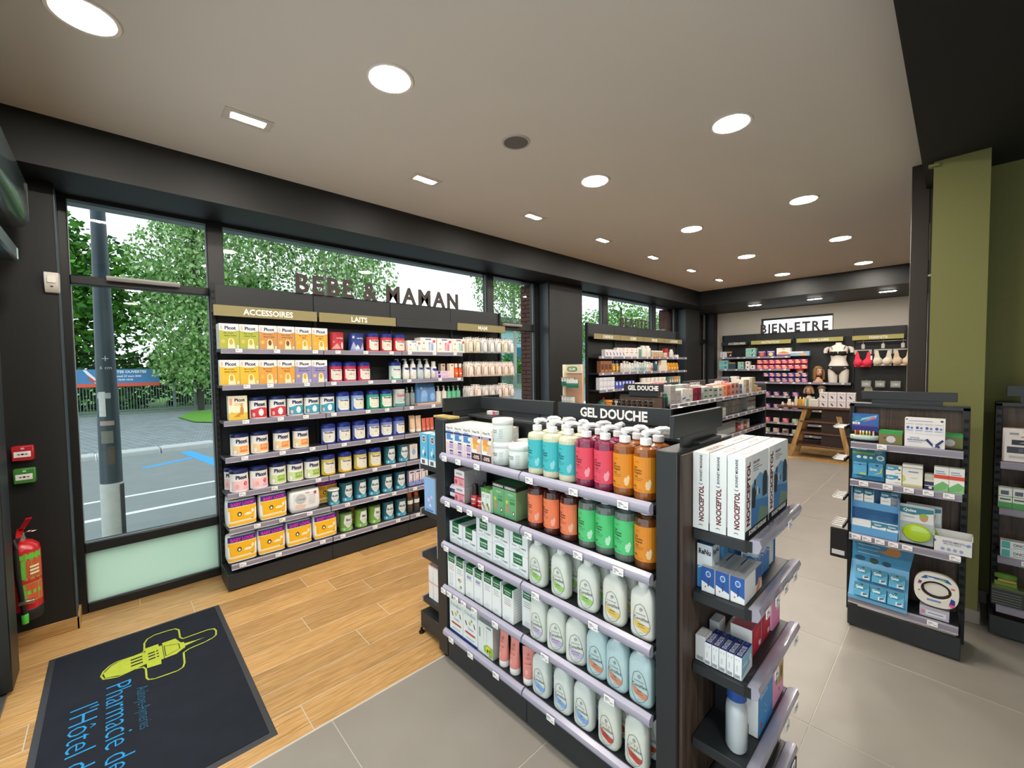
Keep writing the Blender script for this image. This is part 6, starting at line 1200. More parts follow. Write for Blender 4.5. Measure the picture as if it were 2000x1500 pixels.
put(carton('small_box', .12, .06, .06, 'b9b4c4', [('r', -.4, .2, .4, .7, 'dfe0e4'), ('r', -.45, .25, -.3, .65, 'c98aa4'), ('r', -.2, .4, .3, .5, '8a94b4')]), 3.365, .06, gz_[3], GR, 'small lilac box under the headband pack', WG[3])
put(Proto('mesh_bag', 'bag', MB().box(-.045, -.006, 0, .045, .006, .19, mat('141414', .8), .004), [('barcode_tag', MB().box(-.035, -.0068, .02, .03, -.006, .05, mat('c9c9c9', .6)))]), 3.36, .50, .395, GR, 'black mesh bag hanging from the side hooks', 'right display')

# ---------------------------------------------------------------- unit at the right edge
WR = 'unit at the right edge'
bpk = Proto('reading_glasses_pack', 'blister pack', MB().box(-.095, -.05, 0, .095, .0, .20, mat('b9aca6', .25, coat=.6), .006), [('printed_label', art(.175, .185, [('r', -.5, 0, .5, 1, 'd6cfca'), ('r', -.35, .52, .3, .68, '22242a'), ('r', -.45, .26, .5, .46, '2e343c'), ('r', -.2, .3, -.1, .42, '4a545c'), ('r', .1, .3, .22, .42, '8fa4ac'), ('p', [(-.2, .58), (0, .64), (.15, .56), (0, .6)], 'c9ccd0'), ('r', -.15, .76, .4, .80, 'c0705a'), ('r', -.4, .84, -.2, .9, '8a8a8a'), ('e', .0, .94, .12, .015, '55504c'), ('r', -.4, .1, .4, .18, 'b4b0ac')]).xf(T(0, -.0515, .008)))])
put(bpk, 3.826, -.29, 1.0565, GR, 'grey blister pack with black panels', 'top shelf, '+WR)
gw = carton('tablet_box', .052, .05, .12, 'dfe2dc', [('r', -.5, 0, .5, 1, 'e4e6e0'), ('r', -.5, 0, .5, .3, '4f9f4f'), ('r', -.35, .66, .25, .86, '5a5a72'), ('r', -.5, .56, .5, .6, '6fae5a'), ('r', -.4, .4, .4, .48, '55605a')])
for y in (-.212, -.266): put(gw, 3.80, y, .7845, GR, 'white and green tablet box', 'second shelf, '+WR)
ylb = carton('tablet_box', .10, .06, .046, 'd9a02a', [('r', -.5, 0, .5, 1, 'dca42e'), ('r', -.25, .4, .4, .52, '7a5a1a'), ('r', -.5, .92, .5, 1, 'b9841f')])
for k in range(4): put(ylb, 3.806+(.004*k), -.347-(.008 if k == 3 else 0), .7845+.047*k, GR, 'yellow tablet box, %s of its stack' % ['bottom one', 'second up', 'third up', 'topmost'][k], 'second shelf, '+WR)
onc = carton('cream_box', .15, .05, .048, 'd6dadc', [('r', -.5, 0, .5, 1, 'dfe2e4'), ('r', -.48, .08, -.26, .92, '4fb0a4'), ('t', 'ONCTOSE', .1, .6, .34, '4a5054', .56, 0, .03), ('r', -.18, .2, .2, .28, '9aa0a4')])
for k in range(2): put(onc, 3.80, -.275, .4955+.049*k, GR, ('lower' if k == 0 else 'upper')+' white box with teal square', 'third shelf, '+WR)
blk = carton('sleeve_pack', .13, .06, .11, '2a2c2a', [('r', -.5, .86, .5, 1, '4a5a3a')]+[('r', -.5, .1+.14*i, .4, .13+.14*i, '7a7f78') for i in range(5)], Tp=[('r', -.5, 0, .5, 1, '4a5a3a')])
put(blk, 3.806, -.235, .1995, GR, 'black pack with grey stripes', 'bottom shelf, '+WR)
grd = MB().lathe([(.05, .0), (.05, .004)], mat('6a8a2a', .5), 20, sx=1, sy=.45).box(-.045, -.01, .004, .045, .01, .03, mat('6f7f2a', .5), .004).lathe([(.035, .03), (.03, .05), (.045, .052), (.045, .072), (.03, .078)], mat('4f7a24', .5), 20, sx=1, sy=.45)
put(Proto('green_holder', 'display', grd, [('label_strip', MB().box(-.03, -.022, .034, .04, -.012, .048, mat('a08a3a', .5)))]), 3.79, -.225, .311, GR, 'small green holder on the black pack', 'bottom shelf, '+WR)
gsb = carton('tablet_box', .15, .06, .056, '7fa46a', [('r', -.5, 0, .5, 1, '86a870'), ('r', -.46, .35, .5, .85, 'dfe6da'), ('t', 'Saniti', -.1, .62, .3, '3a4438', .36)])
for k in range(2): put(gsb, 3.808, -.385, .1995+.057*k, GR, ('lower' if k == 0 else 'upper')+' green and white box', 'bottom shelf, '+WR)
# ---------------------------------------------------------------- aisle gondola (further back)
WA = ['top shelf, aisle gondola', 'second shelf, aisle gondola', 'third shelf, aisle gondola', 'low shelf, aisle gondola']
def sbox(w, d, h, c, F=(), side=None, Tp=(), name='dental_box', cat='box'): return carton(name, w, d, h, side or c, [('r', -.5, 0, .5, 1, c)]+list(F), Tp=Tp, flap=False)
tq = bottle('travel_bottle', .035, .10, '1f7a5c', '1f6a50', kind='flip', caph=.02)
for k in range(2): put(tq, 3.72+.09*k, 1.86, 1.2865, 0, 'dark green round pot', WA[0])
grid_ = [
 # x, w, h, front colour, accents, stacked, description
 (3.76, .10, .085, 'a9a6a4', [('r', -.4, .3, .3, .4, '8a8684')], 2, 'grey dental box'), (3.875, .10, .06, 'b4aeac', [('r', -.4, .3, .3, .5, '948f8d')], 2, 'pale grey dental box'),
 (3.99, .07, .13, 'e4e0dc', [('p', [(-.5, .2), (.5, .3), (.5, .42), (-.5, .32)], '4a6f9c')], 1, 'white box with blue stripe'), (4.07, .07, .13, 'e2deda', [('r', -.5, .1, .5, .2, '4a6f9c')], 1, 'white box with blue stripe'), (4.15, .07, .125, 'd6d8c8', [('r', -.4, .4, .2, .5, 'a9aa9a')], 1, 'cream dental box'),
 (4.25, .09, .13, '8a2440', [('r', -.3, .4, .3, .6, '5a1428')], 1, 'wine red dental box'), (4.35, .07, .13, '7a2038', [('r', -.3, .4, .3, .6, '5a1428')], 1, 'wine red dental box'),
 (4.50, .12, .062, 'a9b4aa', [('r', -.3, .3, .3, .6, '3f6a55')], 2, 'grey and green toothpaste box'), (4.63, .12, .062, 'b4bcb2', [('r', -.3, .3, .3, .6, '3a4a44')], 2, 'grey and green toothpaste box'), (4.76, .12, .055, 'a4aca4', [('r', -.3, .3, .3, .6, '3a4a44')], 2, 'grey and green toothpaste box'),
 (4.90, .11, .055, 'c9cac0', [('r', -.3, .3, .3, .6, '4a5a50')], 2, 'pale toothpaste box'), (5.03, .11, .06, 'e8a084', [('r', -.1, .2, .1, .8, 'd8502f')], 2, 'orange and white toothpaste box'), (5.15, .10, .062, 'd86a4a', [('r', -.3, .3, .3, .6, 'b0402a')], 2, 'orange toothpaste box'),
 (5.28, .11, .07, 'c98f84', [('r', -.3, .2, .3, .7, '8a3a30')], 2, 'salmon toothpaste box'), (5.41, .11, .07, 'b4948c', [('r', -.3, .2, .3, .7, '7a3a34')], 2, 'brownish toothpaste box'), (5.54, .10, .06, '8f93a4', [('r', -.3, .2, .3, .7, '4a4f6a')], 2, 'grey violet toothpaste box'),
 (5.68, .09, .17, 'd6cfc4', [('r', -.3, .5, .3, .6, 'a99f92')], 1, 'tall beige box'), (5.79, .09, .165, 'a98f74', [('r', -.3, .2+.0, .3, .3, '7a5f48'), ('r', -.3, .6, .3, .7, '7a5f48')], 1, 'tall brown box'), (5.90, .09, .19, 'ece4d6', [('r', -.3, .3, .3, .7, 'cfc6b6')], 1, 'tall cream box'), (6.00, .08, .19, 'b9a87a', [], 1, 'tall tan box'),
 (6.12, .09, .085, 'b9a07c', [], 1, 'low tan box'), (6.26, .14, .045, 'd08a3a', [('r', -.5, .6, .5, 1, 'b9a484')], 1, 'flat orange box')]
for x, w_, h_, c_, F_, n_, d_ in grid_:
    P = sbox(w_, .10, h_, c_, F_)
    for k in range(n_): put(P, x, 1.852, 1.2865+(h_+.001)*k, 0, d_ if n_ == 1 else ('lower ' if k == 0 else 'upper ')+d_, WA[0])
    if w_ < .13 and h_ < .17: put(sbox(w_, .08, h_*(n_+.25), random.choice(['d9c9c4', 'e6b8ac', 'b9c4bc', 'c4506a', 'd8d2ca']), []), x, 1.955, 1.2865, 0, 'taller box standing behind', WA[0])
put(bottle('pump_bottle', .035, .19, 'd9d6d0', '1e1e20', kind='pump', caph=.06), 5.66, 1.965, 1.2865, 0, 'white pump bottle with black head', WA[0])
for i in range(9): put(sbox(.062, .10, .10, ['c9a4a0', 'b4606a', 'd8c4b4', '7a8ab0', 'e4e0d8', 'cfc0a4', 'c9c9c4', 'b9b9b2', 'd6d0c4'][i], [('r', -.4, .55, .4, .65, 'b0453a' if i < 4 else '9a948a'), ('r', -.4, .3, .3, .36, '8a4038' if i < 4 else 'a9a294')]), 4.45+.075*i, 1.86, 1.0615, 0, 'small dental box', WA[1])
for i in range(5): put(sbox(.11, .09, .15+.01*(i % 2), ['c4c0ba', 'b9b4ae', 'cfcac4', 'c9c4c0', 'b4b0ae'][i], [('r', -.3, .5, .3, .56, ['8a5a54', '8a857e', '7a7670', 'b03a44', '5a6a8a'][i])]), 5.22+.125*i, 1.90, 1.0615, 0, 'tall pale grey box', WA[1])
for i in range(4): put(sbox(.06, .08, .16, ['d9d6d4', 'cfc9c6', 'e0dcd8', 'c9c4c4'][i], [('r', -.5, .6, .5, .75, 'b4404a'), ('r', -.4, .3, .3, .35, '9a9490')]), 5.95+.08*i, 1.88, 1.0615, 0, 'tall white box with red band', WA[1])
put(sbox(.55, .16, .14, 'b4b6b8', [('r', -.5, .8, .5, .84, '8a8c90')]), 5.15, 1.90, .8365, 0, 'long grey carton', WA[2])
for i in range(4): put(sbox(.09, .12, .09+.02*(i % 2), ['c9564a', 'd8d0c8', 'b9503f', 'cfc9c2'][i], [('r', -.3, .4, .3, .6, 'e6dcd4')]), 5.55+.11*i, 1.88, .8365, 0, 'red and white box', WA[2])
for i in range(4): put(sbox(.07, .09, .17, ['6f4a30', '8a5f3a', '5a4438', '7a5a4a'][i], [('r', -.3, .4, .3, .7, 'b48a5a')]), 5.15+.08*i, 1.87, .5015, 0, 'brown box', WA[3])
put(sbox(.45, .18, .11, '9aa2a6', [('r', -.4, .5, .4, .6, 'c9ced0')]), 4.72, 1.895, .5015, 0, 'wide glassy grey box', WA[3])
# its end shelf with clear soap bottles
sbt = [bottle('soap_bottle', .034, .165, c_, '161616', [('r', -.35, .1, .35, .7, l_)], kind='pump', neck=.4, caph=.06, sm=12) for c_, l_ in (('7a3a20', '9a4a2a'), ('8a5a3a', 'b4947a'), ('b9a48a', 'd6ccbc'))]
for i in range(8):
    put(sbt[0] if i < 3 else (sbt[1] if i < 5 else sbt[2]), 3.475, 2.255-.055*i if i < 8 else 0, 1.1665, IR, 'clear soap bottle with black pump', 'end shelf, aisle gondola')
# ---------------------------------------------------------------- cosmetics by the second window
WB = ['top shelf, beauty shelving', 'second shelf, beauty shelving', 'third shelf, beauty shelving', 'fourth shelf, beauty shelving']
BZ = [1.7965, 1.5415, 1.2765, .9915]; BY = 3.80
def bx(c, w_, h_, F=(), d=.07): return carton('cosmetic_box', w_, d, h_, c, F, flap=False)
wp = bx('e6e2e4', .088, .11, [('p', [(-.2, .6), (.1, .6), (.3, .15), (.05, .15), (-.05, .4)], '3a2f6a'), ('r', -.4, .8, .2, .85, 'b9b4c4')])
for i in range(6): put(wp, 5.62+.095*i, BY, BZ[0], 0, 'white box with violet mark', WB[0])
wv = bx('efe6e0', .145, .15, [('p', [(-.1, .85), (.05, .9), (.15, .6), (.0, .65)], 'd8707c'), ('r', -.3, .42, .3, .48, '4a4444'), ('r', -.35, .2, .3, .24, 'b9aaa2')])
for i in range(3): put(wv, 6.24+.15*i, BY+.02, BZ[0], 0, 'cream box with red swirl', WB[0])
put(wv, 6.10, BY+.075, BZ[0], 0, 'cream box half hidden behind the white ones', WB[0])
put(bottle('tall_bottle', .045, .17, '6fa48c', 'e4e6e2', kind='flip', caph=.03), 6.68, BY+.02, BZ[0], 0, 'green bottle with pale cap', WB[0])
jug = bottle('large_bottle', .075, .20, 'e2e0d6', 'e9e8e2', lines(4, -.3, .3, .3, .7, 'c9c6ba', .02), kind='flip', e=.6, sy=.7, caph=.03)
put(jug, 6.80, BY+.02, BZ[0], 0, 'large white bottle', WB[0]); put(jug, 6.96, BY+.02, BZ[0], 0, 'large white bottle', WB[0])
ob_ = bottle('small_bottle', .034, .12, 'b9ab98', 'ece8e0', [('r', -.5, .0, .5, .45, 'e89a52')], kind='cap', neck=.6, caph=.03)
for i in range(5): put(ob_, 7.11+.085*i, BY, BZ[0], 0, 'small bottle with orange label', WB[0])
put(bx('c9362c', .10, .165, [('r', -.5, .6, .5, .75, 'a82a22')]), 7.66, BY+.03, BZ[0], 0, 'tall red box', WB[0]); put(bx('ded2c4', .10, .085, [('r', -.3, .3, .3, .5, 'b9604a')]), 7.56, BY, BZ[0], 0, 'low white box before the red one', WB[0])
put(bottle('large_bottle', .06, .15, 'e9e6e0', 'efeee8', kind='flip', e=.7, sy=.6, caph=.03), 7.84, BY, BZ[0], 0, 'white rounded bottle', WB[0]); put(bx('e9e6e0', .14, .05), 8.02, BY, BZ[0], 0, 'low white box at the right end', WB[0])
brn = bx('8a5a3c', .10, .185, [('r', -.35, .3, .35, .7, '5a3526'), ('r', -.35, .12, .35, .2, 'c98a5a')])
for i in range(3): put(brn, 5.50+.105*i, BY, BZ[1], 0, 'brown cosmetic box', WB[1])
gb_ = bottle('hair_oil', .034, .19, 'c99a3c', '2a3a6a', [('r', -.2, .2, .2, .8, 'e6cf8a')], kind='flip', caph=.04)
for i in range(2): put(gb_, 5.83+.11*i, BY, BZ[1], 0, 'golden bottle with blue cap', WB[1])
cols = [('e6ddd4', 'b9a89a'), ('e9e4de', 'c9c4ba'), ('e4e2dc', 'b9c4c4'), ('eceae6', 'c9c9c4'), ('dfe2e0', '9ab4b4'), ('d6dcdc', '7aa0a4'), ('e2e6e4', '9ab4b0'), ('c4d4d0', '6f9a94'), ('a9c9c4', '5f8f8a'), ('c9dcd8', '7fa8a4'), ('e6e6e2', 'a9b4b0'), ('e9d6c4', 'e08a3a'), ('c9aaa4', '8a3a3a'), ('2f5a6a', '1f3f4a'), ('3a6a7a', '24505c')]
for i, (a, b) in enumerate(cols):
    P = bottle('care_bottle', .033, .15+.035*((i*7) % 4)/3, a, 'ecebe6' if i != 13 else '24404c', [('r', -.3, .2, .3, .6, b)], kind=('flip', 'cap', 'pump')[i % 3], neck=.55, caph=.04)
    put(P, 6.08+.083*i, BY, BZ[1], 0, 'pale care bottle' if i < 11 else ('orange labelled care bottle' if i == 11 else ('brownish care bottle' if i == 12 else 'dark teal care bottle')), WB[1])
wc = bx('e9dcc9', .105, .10, lines(2, -.3, .3, .4, .6, 'cdbfa9', .05))
for i in range(3): put(wc, 7.36+.11*i, BY, BZ[1], 0, 'lower cream box', WB[1])
for i in range(2): put(wc, 7.44+.11*i, BY, BZ[1]+.101, 0, 'upper cream box', WB[1])
orb = bottle('sun_care_bottle', .05, .15, 'dc961e', 'e0a83a', [('r', -.3, .3, .3, .6, 'f0cf8a')], kind='flip', e=.7, sy=.6, caph=.03)
for i in range(4): put(orb, 7.72+.115*i, BY, BZ[1], 0, 'yellow orange sun care bottle', WB[1])
wbb = bx('dfe0e6', .095, .095, [('r', -.5, .45, .5, .52, '5a6ab0'), ('r', -.3, .7, .3, .76, 'b4b8c4')]); wbb2 = bx('4a5ab4', .08, .12, [('r', -.3, .5, .3, .9, 'dfe0ea')])
for i in range(4):
    for k in range(2): put(wbb, 5.47+.105*i, BY, BZ[2]+.096*k, 0, ('lower' if k == 0 else 'upper')+' white and blue box', WB[2])
for i in range(6): put(wbb2, 5.90+.1*i, BY, BZ[2], 0, 'blue box with white label', WB[2])
wj = Proto('cream_jar', 'jar', MB().lathe([(.045, 0), (.05, .004), (.05, .05), (.052, .052), (.052, .07), (.048, .073)], mat('e9e2d8', .4), 18), [('lid', MB().lathe([(.0525, .052), (.0525, .071), (.048, .0745), (.001, .0745)], mat('f0ebe2', .4), 18, cap0=False))])
for i in range(11): put(wj, 6.52+.107*i, BY+.018, BZ[2], 0, 'white cream jar', WB[2])
for i in range(6): put(wj, 6.8+.15*i, BY+.018, BZ[2]+.0755, 0, 'upper white cream jar', WB[2])
for i, c_ in enumerate(('6f8a7a', '7a9484', 'd8784a', 'c9923a', '8fae9a')): put(bx(c_, .085, .15, [('r', -.3, .3, .3, .6, 'dcd8c8')]), 7.75+.095*i, BY, BZ[2], 0, ['green cosmetic box', 'green cosmetic box', 'tall orange box', 'amber box', 'pale green box'][i], WB[2])
wm = MB().lathe([(.02, 0), (.06, .02), (.075, .06), (.06, .10), (.02, .12)], mat('1f4a34', .4), 20)
put(Proto('hanging_bath_glove', 'bath accessory', wm, [('red_trim', MB().lathe([(.0755, .055), (.077, .06), (.0755, .065)], mat('9a2a34', .5), 20, cap0=False, cap1=False)), ('strap', MB().tube([(.02, 0, .11), (.06, 0, .16), (.10, 0, .12)], .008, mat('8a2a30', .6), 8))]), 5.52, BY, BZ[3], 0, 'dark green round bath accessory with red strap', WB[3])
put(Proto('orange_tub', 'tub', MB().lathe([(.09, 0), (.10, .01), (.105, .08), (.11, .085), (.11, .1), (.1, .105)], mat('d8842a', .45), 24), [('lid', MB().lathe([(.111, .09), (.111, .108), (.10, .115), (.001, .115)], mat('e29a44', .45), 24, cap0=False))]), 5.75, 3.866, BZ[3], 0, 'wide orange tub', WB[3], sc_=.95)
for i in range(2): put(bx('e6dfd4', .10, .10), 5.95+.11*i, BY, BZ[3], 0, 'pale carton', WB[3])
# toothbrush stand in front of the pier
gs = thing('toothbrush_stand', 'tall cream floor stand with GUM sign and green blister packs', 'display stand', (4.22, 3.30, 0))
CRD = mat('e6dcc4', .55); PNK = mat('c9a084', .6)
part(gs, 'base', MB().box(4.05, 3.16, 0, 4.42, 3.46, .08, CRD, .005))
part(gs, 'back_card', MB().box(4.22, 3.185, .08, 4.25, 3.445, 1.672, PNK, .003)); part(gs, 'side_card', MB().box(4.15, 3.43, .08, 4.25, 3.447, 1.672, CRD, .003))
hd = part(gs, 'header_card', MB().box(4.205, 3.186, 1.56, 4.222, 3.43, 1.672, CRD, .003))
part(gs, 'sign_plate', MB().lathe([(.075, -.002), (.078, 0), (.075, .002)], mat('4f8a3a', .5), 24, sx=1, sy=.4, e=.6).xf(Matrix.Translation((4.202, 3.33, 1.615)) @ Matrix.Rotation(PI/2, 4, 'Y') @ Matrix.Rotation(PI/2, 4, 'Z')))
part(gs, 'sign_lettering', MB().text3('GUM', .036, WHITE, bold=.05, maxw=.11).xf(T(4.198, 3.33, 1.597, -PI/2)))
for z in (1.40, 1.17):
    part(gs, 'rod', MB().tube([(4.10, 3.19, z+.11), (4.10, 3.44, z+.11)], .003, PEG, 6))
gum = [Proto('brush_pack', 'blister pack', MB().box(-.018, -.006, 0, .018, .006, .10, mat(c_, .3, coat=.5), .002), [('printed_label', art(.034, .1, [('r', -.5, .55, .5, 1, 'e6e8e4'), ('r', -.5, 0, .5, .3, c2_)]).xf(T(0, -.0065, 0)))]) for c_, c2_ in (('2f7f6a', '1f6f5a'), ('c9d0cc', '8fa4a4'))]
for j, z in enumerate((1.405, 1.175)):
    for i in range(6):
        put(gum[j], 4.12 if i < 5 else 4.06, 3.415-.042*i, z, IR, ('green' if j == 0 else 'clear')+' brush pack', ('upper' if j == 0 else 'lower')+' row of the toothbrush stand')
for i in range(5): put(gum[0], 4.03, 3.26-.035*i, 1.39, IR, 'green brush pack hung in front', 'upper row of the toothbrush stand')
# ---------------------------------------------------------------- far shelving goods
FX = 10.185; FZ = [1.8015, 1.5365, 1.2635, .9715, .7115, .4215, .2015]
WF = ['top shelf, far wall', 'second shelf, far wall', 'third shelf, far wall', 'fourth shelf, far wall', 'fifth shelf, far wall', 'sixth shelf, far wall', 'bottom shelf, far wall']
def fb(c, w_, h_, F=(), d=.12, name='care_box'): return carton(name, w_, d, h_, c, [('r', -.5, 0, .5, 1, c)]+list(F), flap=False)
tl = fb('7fc0b8', .20, .095, [('r', -.5, .88, .5, 1, 'd9b98a'), ('e', .2, .45, .12, .25, '2f6a6a'), ('e', .3, .35, .07, .15, 'e6efec')])
put(fb('d9d6dc', .14, .13, [('r', -.3, .1, -.1, .9, 'b9b4c4'), ('r', .1, .1, .3, .9, 'c4c0cc')]), FX, 3.66, FZ[0], IR, 'white carton at the left end', WF[0])
put(fb('26282e', .10, .13, [('r', -.5, .8, .5, 1, 'd9a04a'), ('p', [(-.1, .2), (.4, .3), (.2, .6)], 'dfe0e2')]), FX, 3.53, FZ[0], IR, 'black box with orange top', WF[0])
for k in range(2): put(tl, FX, 3.10, FZ[0]+.096*k, IR, ('lower' if k == 0 else 'upper')+' turquoise box', WF[0])
pk_o = fb('5a2f6a', .15, .12, [('e', 0, .4, .3, .3, 'e8704a'), ('r', -.4, .75, .4, .9, 'e6dce6')]); pk_y = fb('4a3f8a', .15, .12, [('e', 0, .4, .3, .3, 'e6d27a'), ('r', -.4, .75, .4, .9, 'e0dcea')])
put(pk_o, FX, 2.88, FZ[0], IR, 'violet pack with orange picture', WF[0]); put(pk_y, FX, 2.71, FZ[0], IR, 'violet pack with yellow picture', WF[0])
put(fb('f0e6dc', .25, .17, [('p', [(-.4, .4), (0, .6), (.4, .4), (.4, .3), (-.4, .3)], 'd8905a'), ('r', -.1, .85, .1, .92, '8a6a5a'), ('r', -.5, 0, .5, .22, '7a4a7a')]), FX, 2.48, FZ[0], IR, 'white box with tan picture', WF[0])
put(fb('8fb4cc', .34, .09, [('r', -.5, .65, .2, 1, 'e6e6ea'), ('p', [(-.1, .1), (.4, .1), (.3, .6), (.1, .5)], 'e0a060')]), FX, 2.17+.03, FZ[0], IR, 'long pale blue box', WF[0])
for j, (y, h) in enumerate(((3.66, .1), (3.30, .08))):
    for k in range(2): put(fb('6fb4b8' if j == 0 else '8fc4bc', .20 if j == 0 else .12, h, [('r', -.5, .86, .5, 1, 'd9c9a4'), ('e', .2, .45, .1, .2, '2f6a7a')]), FX, y, FZ[1]+(h+.001)*k, IR, ('lower' if k == 0 else 'upper')+(' turquoise box' if j == 0 else ' narrow turquoise box'), WF[1])
put(fb('2f4a54', .14, .15, [('r', -.5, .85, .5, 1, 'c9924a')]), FX, 3.48, FZ[1], IR, 'dark box with orange top', WF[1])
ws = fb('efe6e2', .085, .085, [('e', 0, .5, .18, .2, '3a2f34')])
for y, z in ((3.16, 0), (3.16, .086), (3.06, 0)): put(ws, FX, y, FZ[1]+z, IR, 'small white cube box'+(' on top' if z else ''), WF[1])
def nyl(c1, c2): return fb(c1, .105, .085, [('e', .05, .38, .4, .3, c2), ('r', -.4, .72, .3, .9, 'ecdfe6'), ('e', .3, .8, .1, .1, '2a1f3a')], d=.05, name='support_pack')
np_ = [nyl('d84a8a', 'f0a070'), nyl('d8506a', 'f0b07a'), nyl('c93a6a', 'e88a7a')]; nv_ = [nyl('4a3f9a', 'e8a078'), nyl('3f3a8a', 'f0b48a'), nyl('5a4aa4', 'e88a8a')]
for k in range(2):
    for i in range(8): put(np_[(i+k) % 3], FX-.035, 2.92-.115*i-.0, FZ[1]+.088*k*1.25, IR, ('lower' if k == 0 else 'upper')+' pink support pack', WF[1])
for i, c_ in enumerate(('9a9aa4', '7fb0b0', '8a3a44', 'c9c4c4')): put(fb(c_, .16, .10, [('r', -.3, .4, .3, .6, 'd9d4d4')]), FX, 3.62-.17*i, FZ[2], IR, 'assorted small box', WF[2])
for k in range(2):
    for i in range(6 if k == 0 else 7): put(nv_[(i+k) % 3], FX-.035, 2.80-.115*i-(.115 if k == 0 else 0), FZ[2]+.098*k+(.0 if k == 0 else .01), IR, ('lower' if k == 0 else 'upper')+' violet support pack', WF[2])
for r_ in (3, 4, 5, 6):
    for i in range(9):
        P = nv_[i % 3] if r_ in (3, 4) else (np_[2] if (i % 2 and r_ == 5) else nyl(['c9b4ac', 'a99a94', '8fae94'][i % 3], ['e8b4a4', '6a3f4a', 'c9c4b4'][i % 3]))
        put(P, FX-.035, 3.62-.17*i, FZ[r_], IR, 'violet pack' if r_ in (3, 4) else 'assorted pack', WF[r_])
# mannequin torso with black lingerie
def ring(cx, cy, z, a, b, e=1., n=24): return [(cx+b*math.copysign(abs(math.sin(2*PI*i/n))**e, math.sin(2*PI*i/n)), cy+a*math.copysign(abs(math.cos(2*PI*i/n))**e, math.cos(2*PI*i/n)), z) for i in range(n)]
MANX, MANY = 10.21, 1.575
mq = thing('mannequin_torso', 'white headless mannequin torso in black bra and briefs on the far shelf', 'mannequin', (MANX, MANY, FZ[2]))
SKIN = mat('e4ddd0', .45); BLF = mat('1a1514', .6)
tz = lambda t: FZ[2]+t*.775
tor = [(.30, .165, .085), (.36, .170, .09), (.42, .160, .085), (.50, .135, .075), (.56, .118, .068), (.62, .12, .07), (.70, .135, .08), (.78, .145, .085), (.84, .15, .075), (.89, .145, .06), (.93, .09, .05), (.955, .05, .045), (1.0, .048, .045)]
body = MB().loft([ring(0, 0, tz(t), a, b) for t, a, b in tor], SKIN)
for s_ in (-1, 1):
    body.loft([ring(0, s_*.083, tz(0), .068, .065), ring(0, s_*.084, tz(.15), .078, .075), ring(0, s_*.083, tz(.28), .083, .083), ring(0, s_*.078, tz(.38), .08, .08)], SKIN)
    body.loft([ring(0, s_*.145, tz(.90), .035, .045), ring(0, s_*.185, tz(.87), .04, .048), ring(0, s_*.205, tz(.80), .035, .042), ring(0, s_*.205, tz(.745), .03, .036)], SKIN)
    body.loft([[(-.06-.055*math.sin(q)*1.0, s_*.065+.062*math.cos(q)*math.cos(2*PI*i/16), tz(.755)+.062*math.cos(q)*math.sin(2*PI*i/16)) for i in range(16)] for q in (0, .4, .8, 1.2, 1.5)], SKIN)
body.fn(lambda x, y, z: (x+MANX, y+MANY, z)); part(mq, 'body', body)
bra = MB().loft([ring(0, 0, tz(t), a+.004, b+.004) for t, a, b in ((.68, .131, .078), (.70, .135, .08), (.725, .14, .083))], BLF, False, False)
for s_ in (-1, 1):
    bra.loft([[(-.062-.058*math.sin(q), s_*.065+.066*math.cos(q)*math.cos(2*PI*i/16), tz(.752)+.06*math.cos(q)*math.sin(2*PI*i/16)*(1.1 if math.sin(2*PI*i/16) < 0 else .75)) for i in range(16)] for q in (0, .4, .8, 1.2, 1.5)], BLF)
    bra.tube([(-.085, s_*.075, tz(.79)), (-.075, s_*.09, tz(.84)), (-.05, s_*.105, tz(.895)), (0, s_*.11, tz(.905))], .006, BLF, 6)
part(mq, 'bra', bra.fn(lambda x, y, z: (x+MANX, y+MANY, z)))
brf = MB().loft([ring(0, 0, tz(t), a+.005, b+.005) for t, a, b in ((.335, .167, .087), (.36, .170, .09), (.42, .16, .085))], BLF, False, False)
brf.loft([[(-.095, -.15, tz(.37)), (-.095, .15, tz(.37)), (-.08, .15, tz(.36)), (-.08, -.15, tz(.36))], [(-.094, -.06, tz(.28)), (-.094, .06, tz(.28)), (-.075, .06, tz(.28)), (-.075, -.06, tz(.28))], [(-.078, -.025, tz(.22)), (-.078, .025, tz(.22)), (-.05, .025, tz(.22)), (-.05, -.025, tz(.22))]], BLF)
part(mq, 'briefs', brf.fn(lambda x, y, z: (x+MANX, y+MANY, z)))
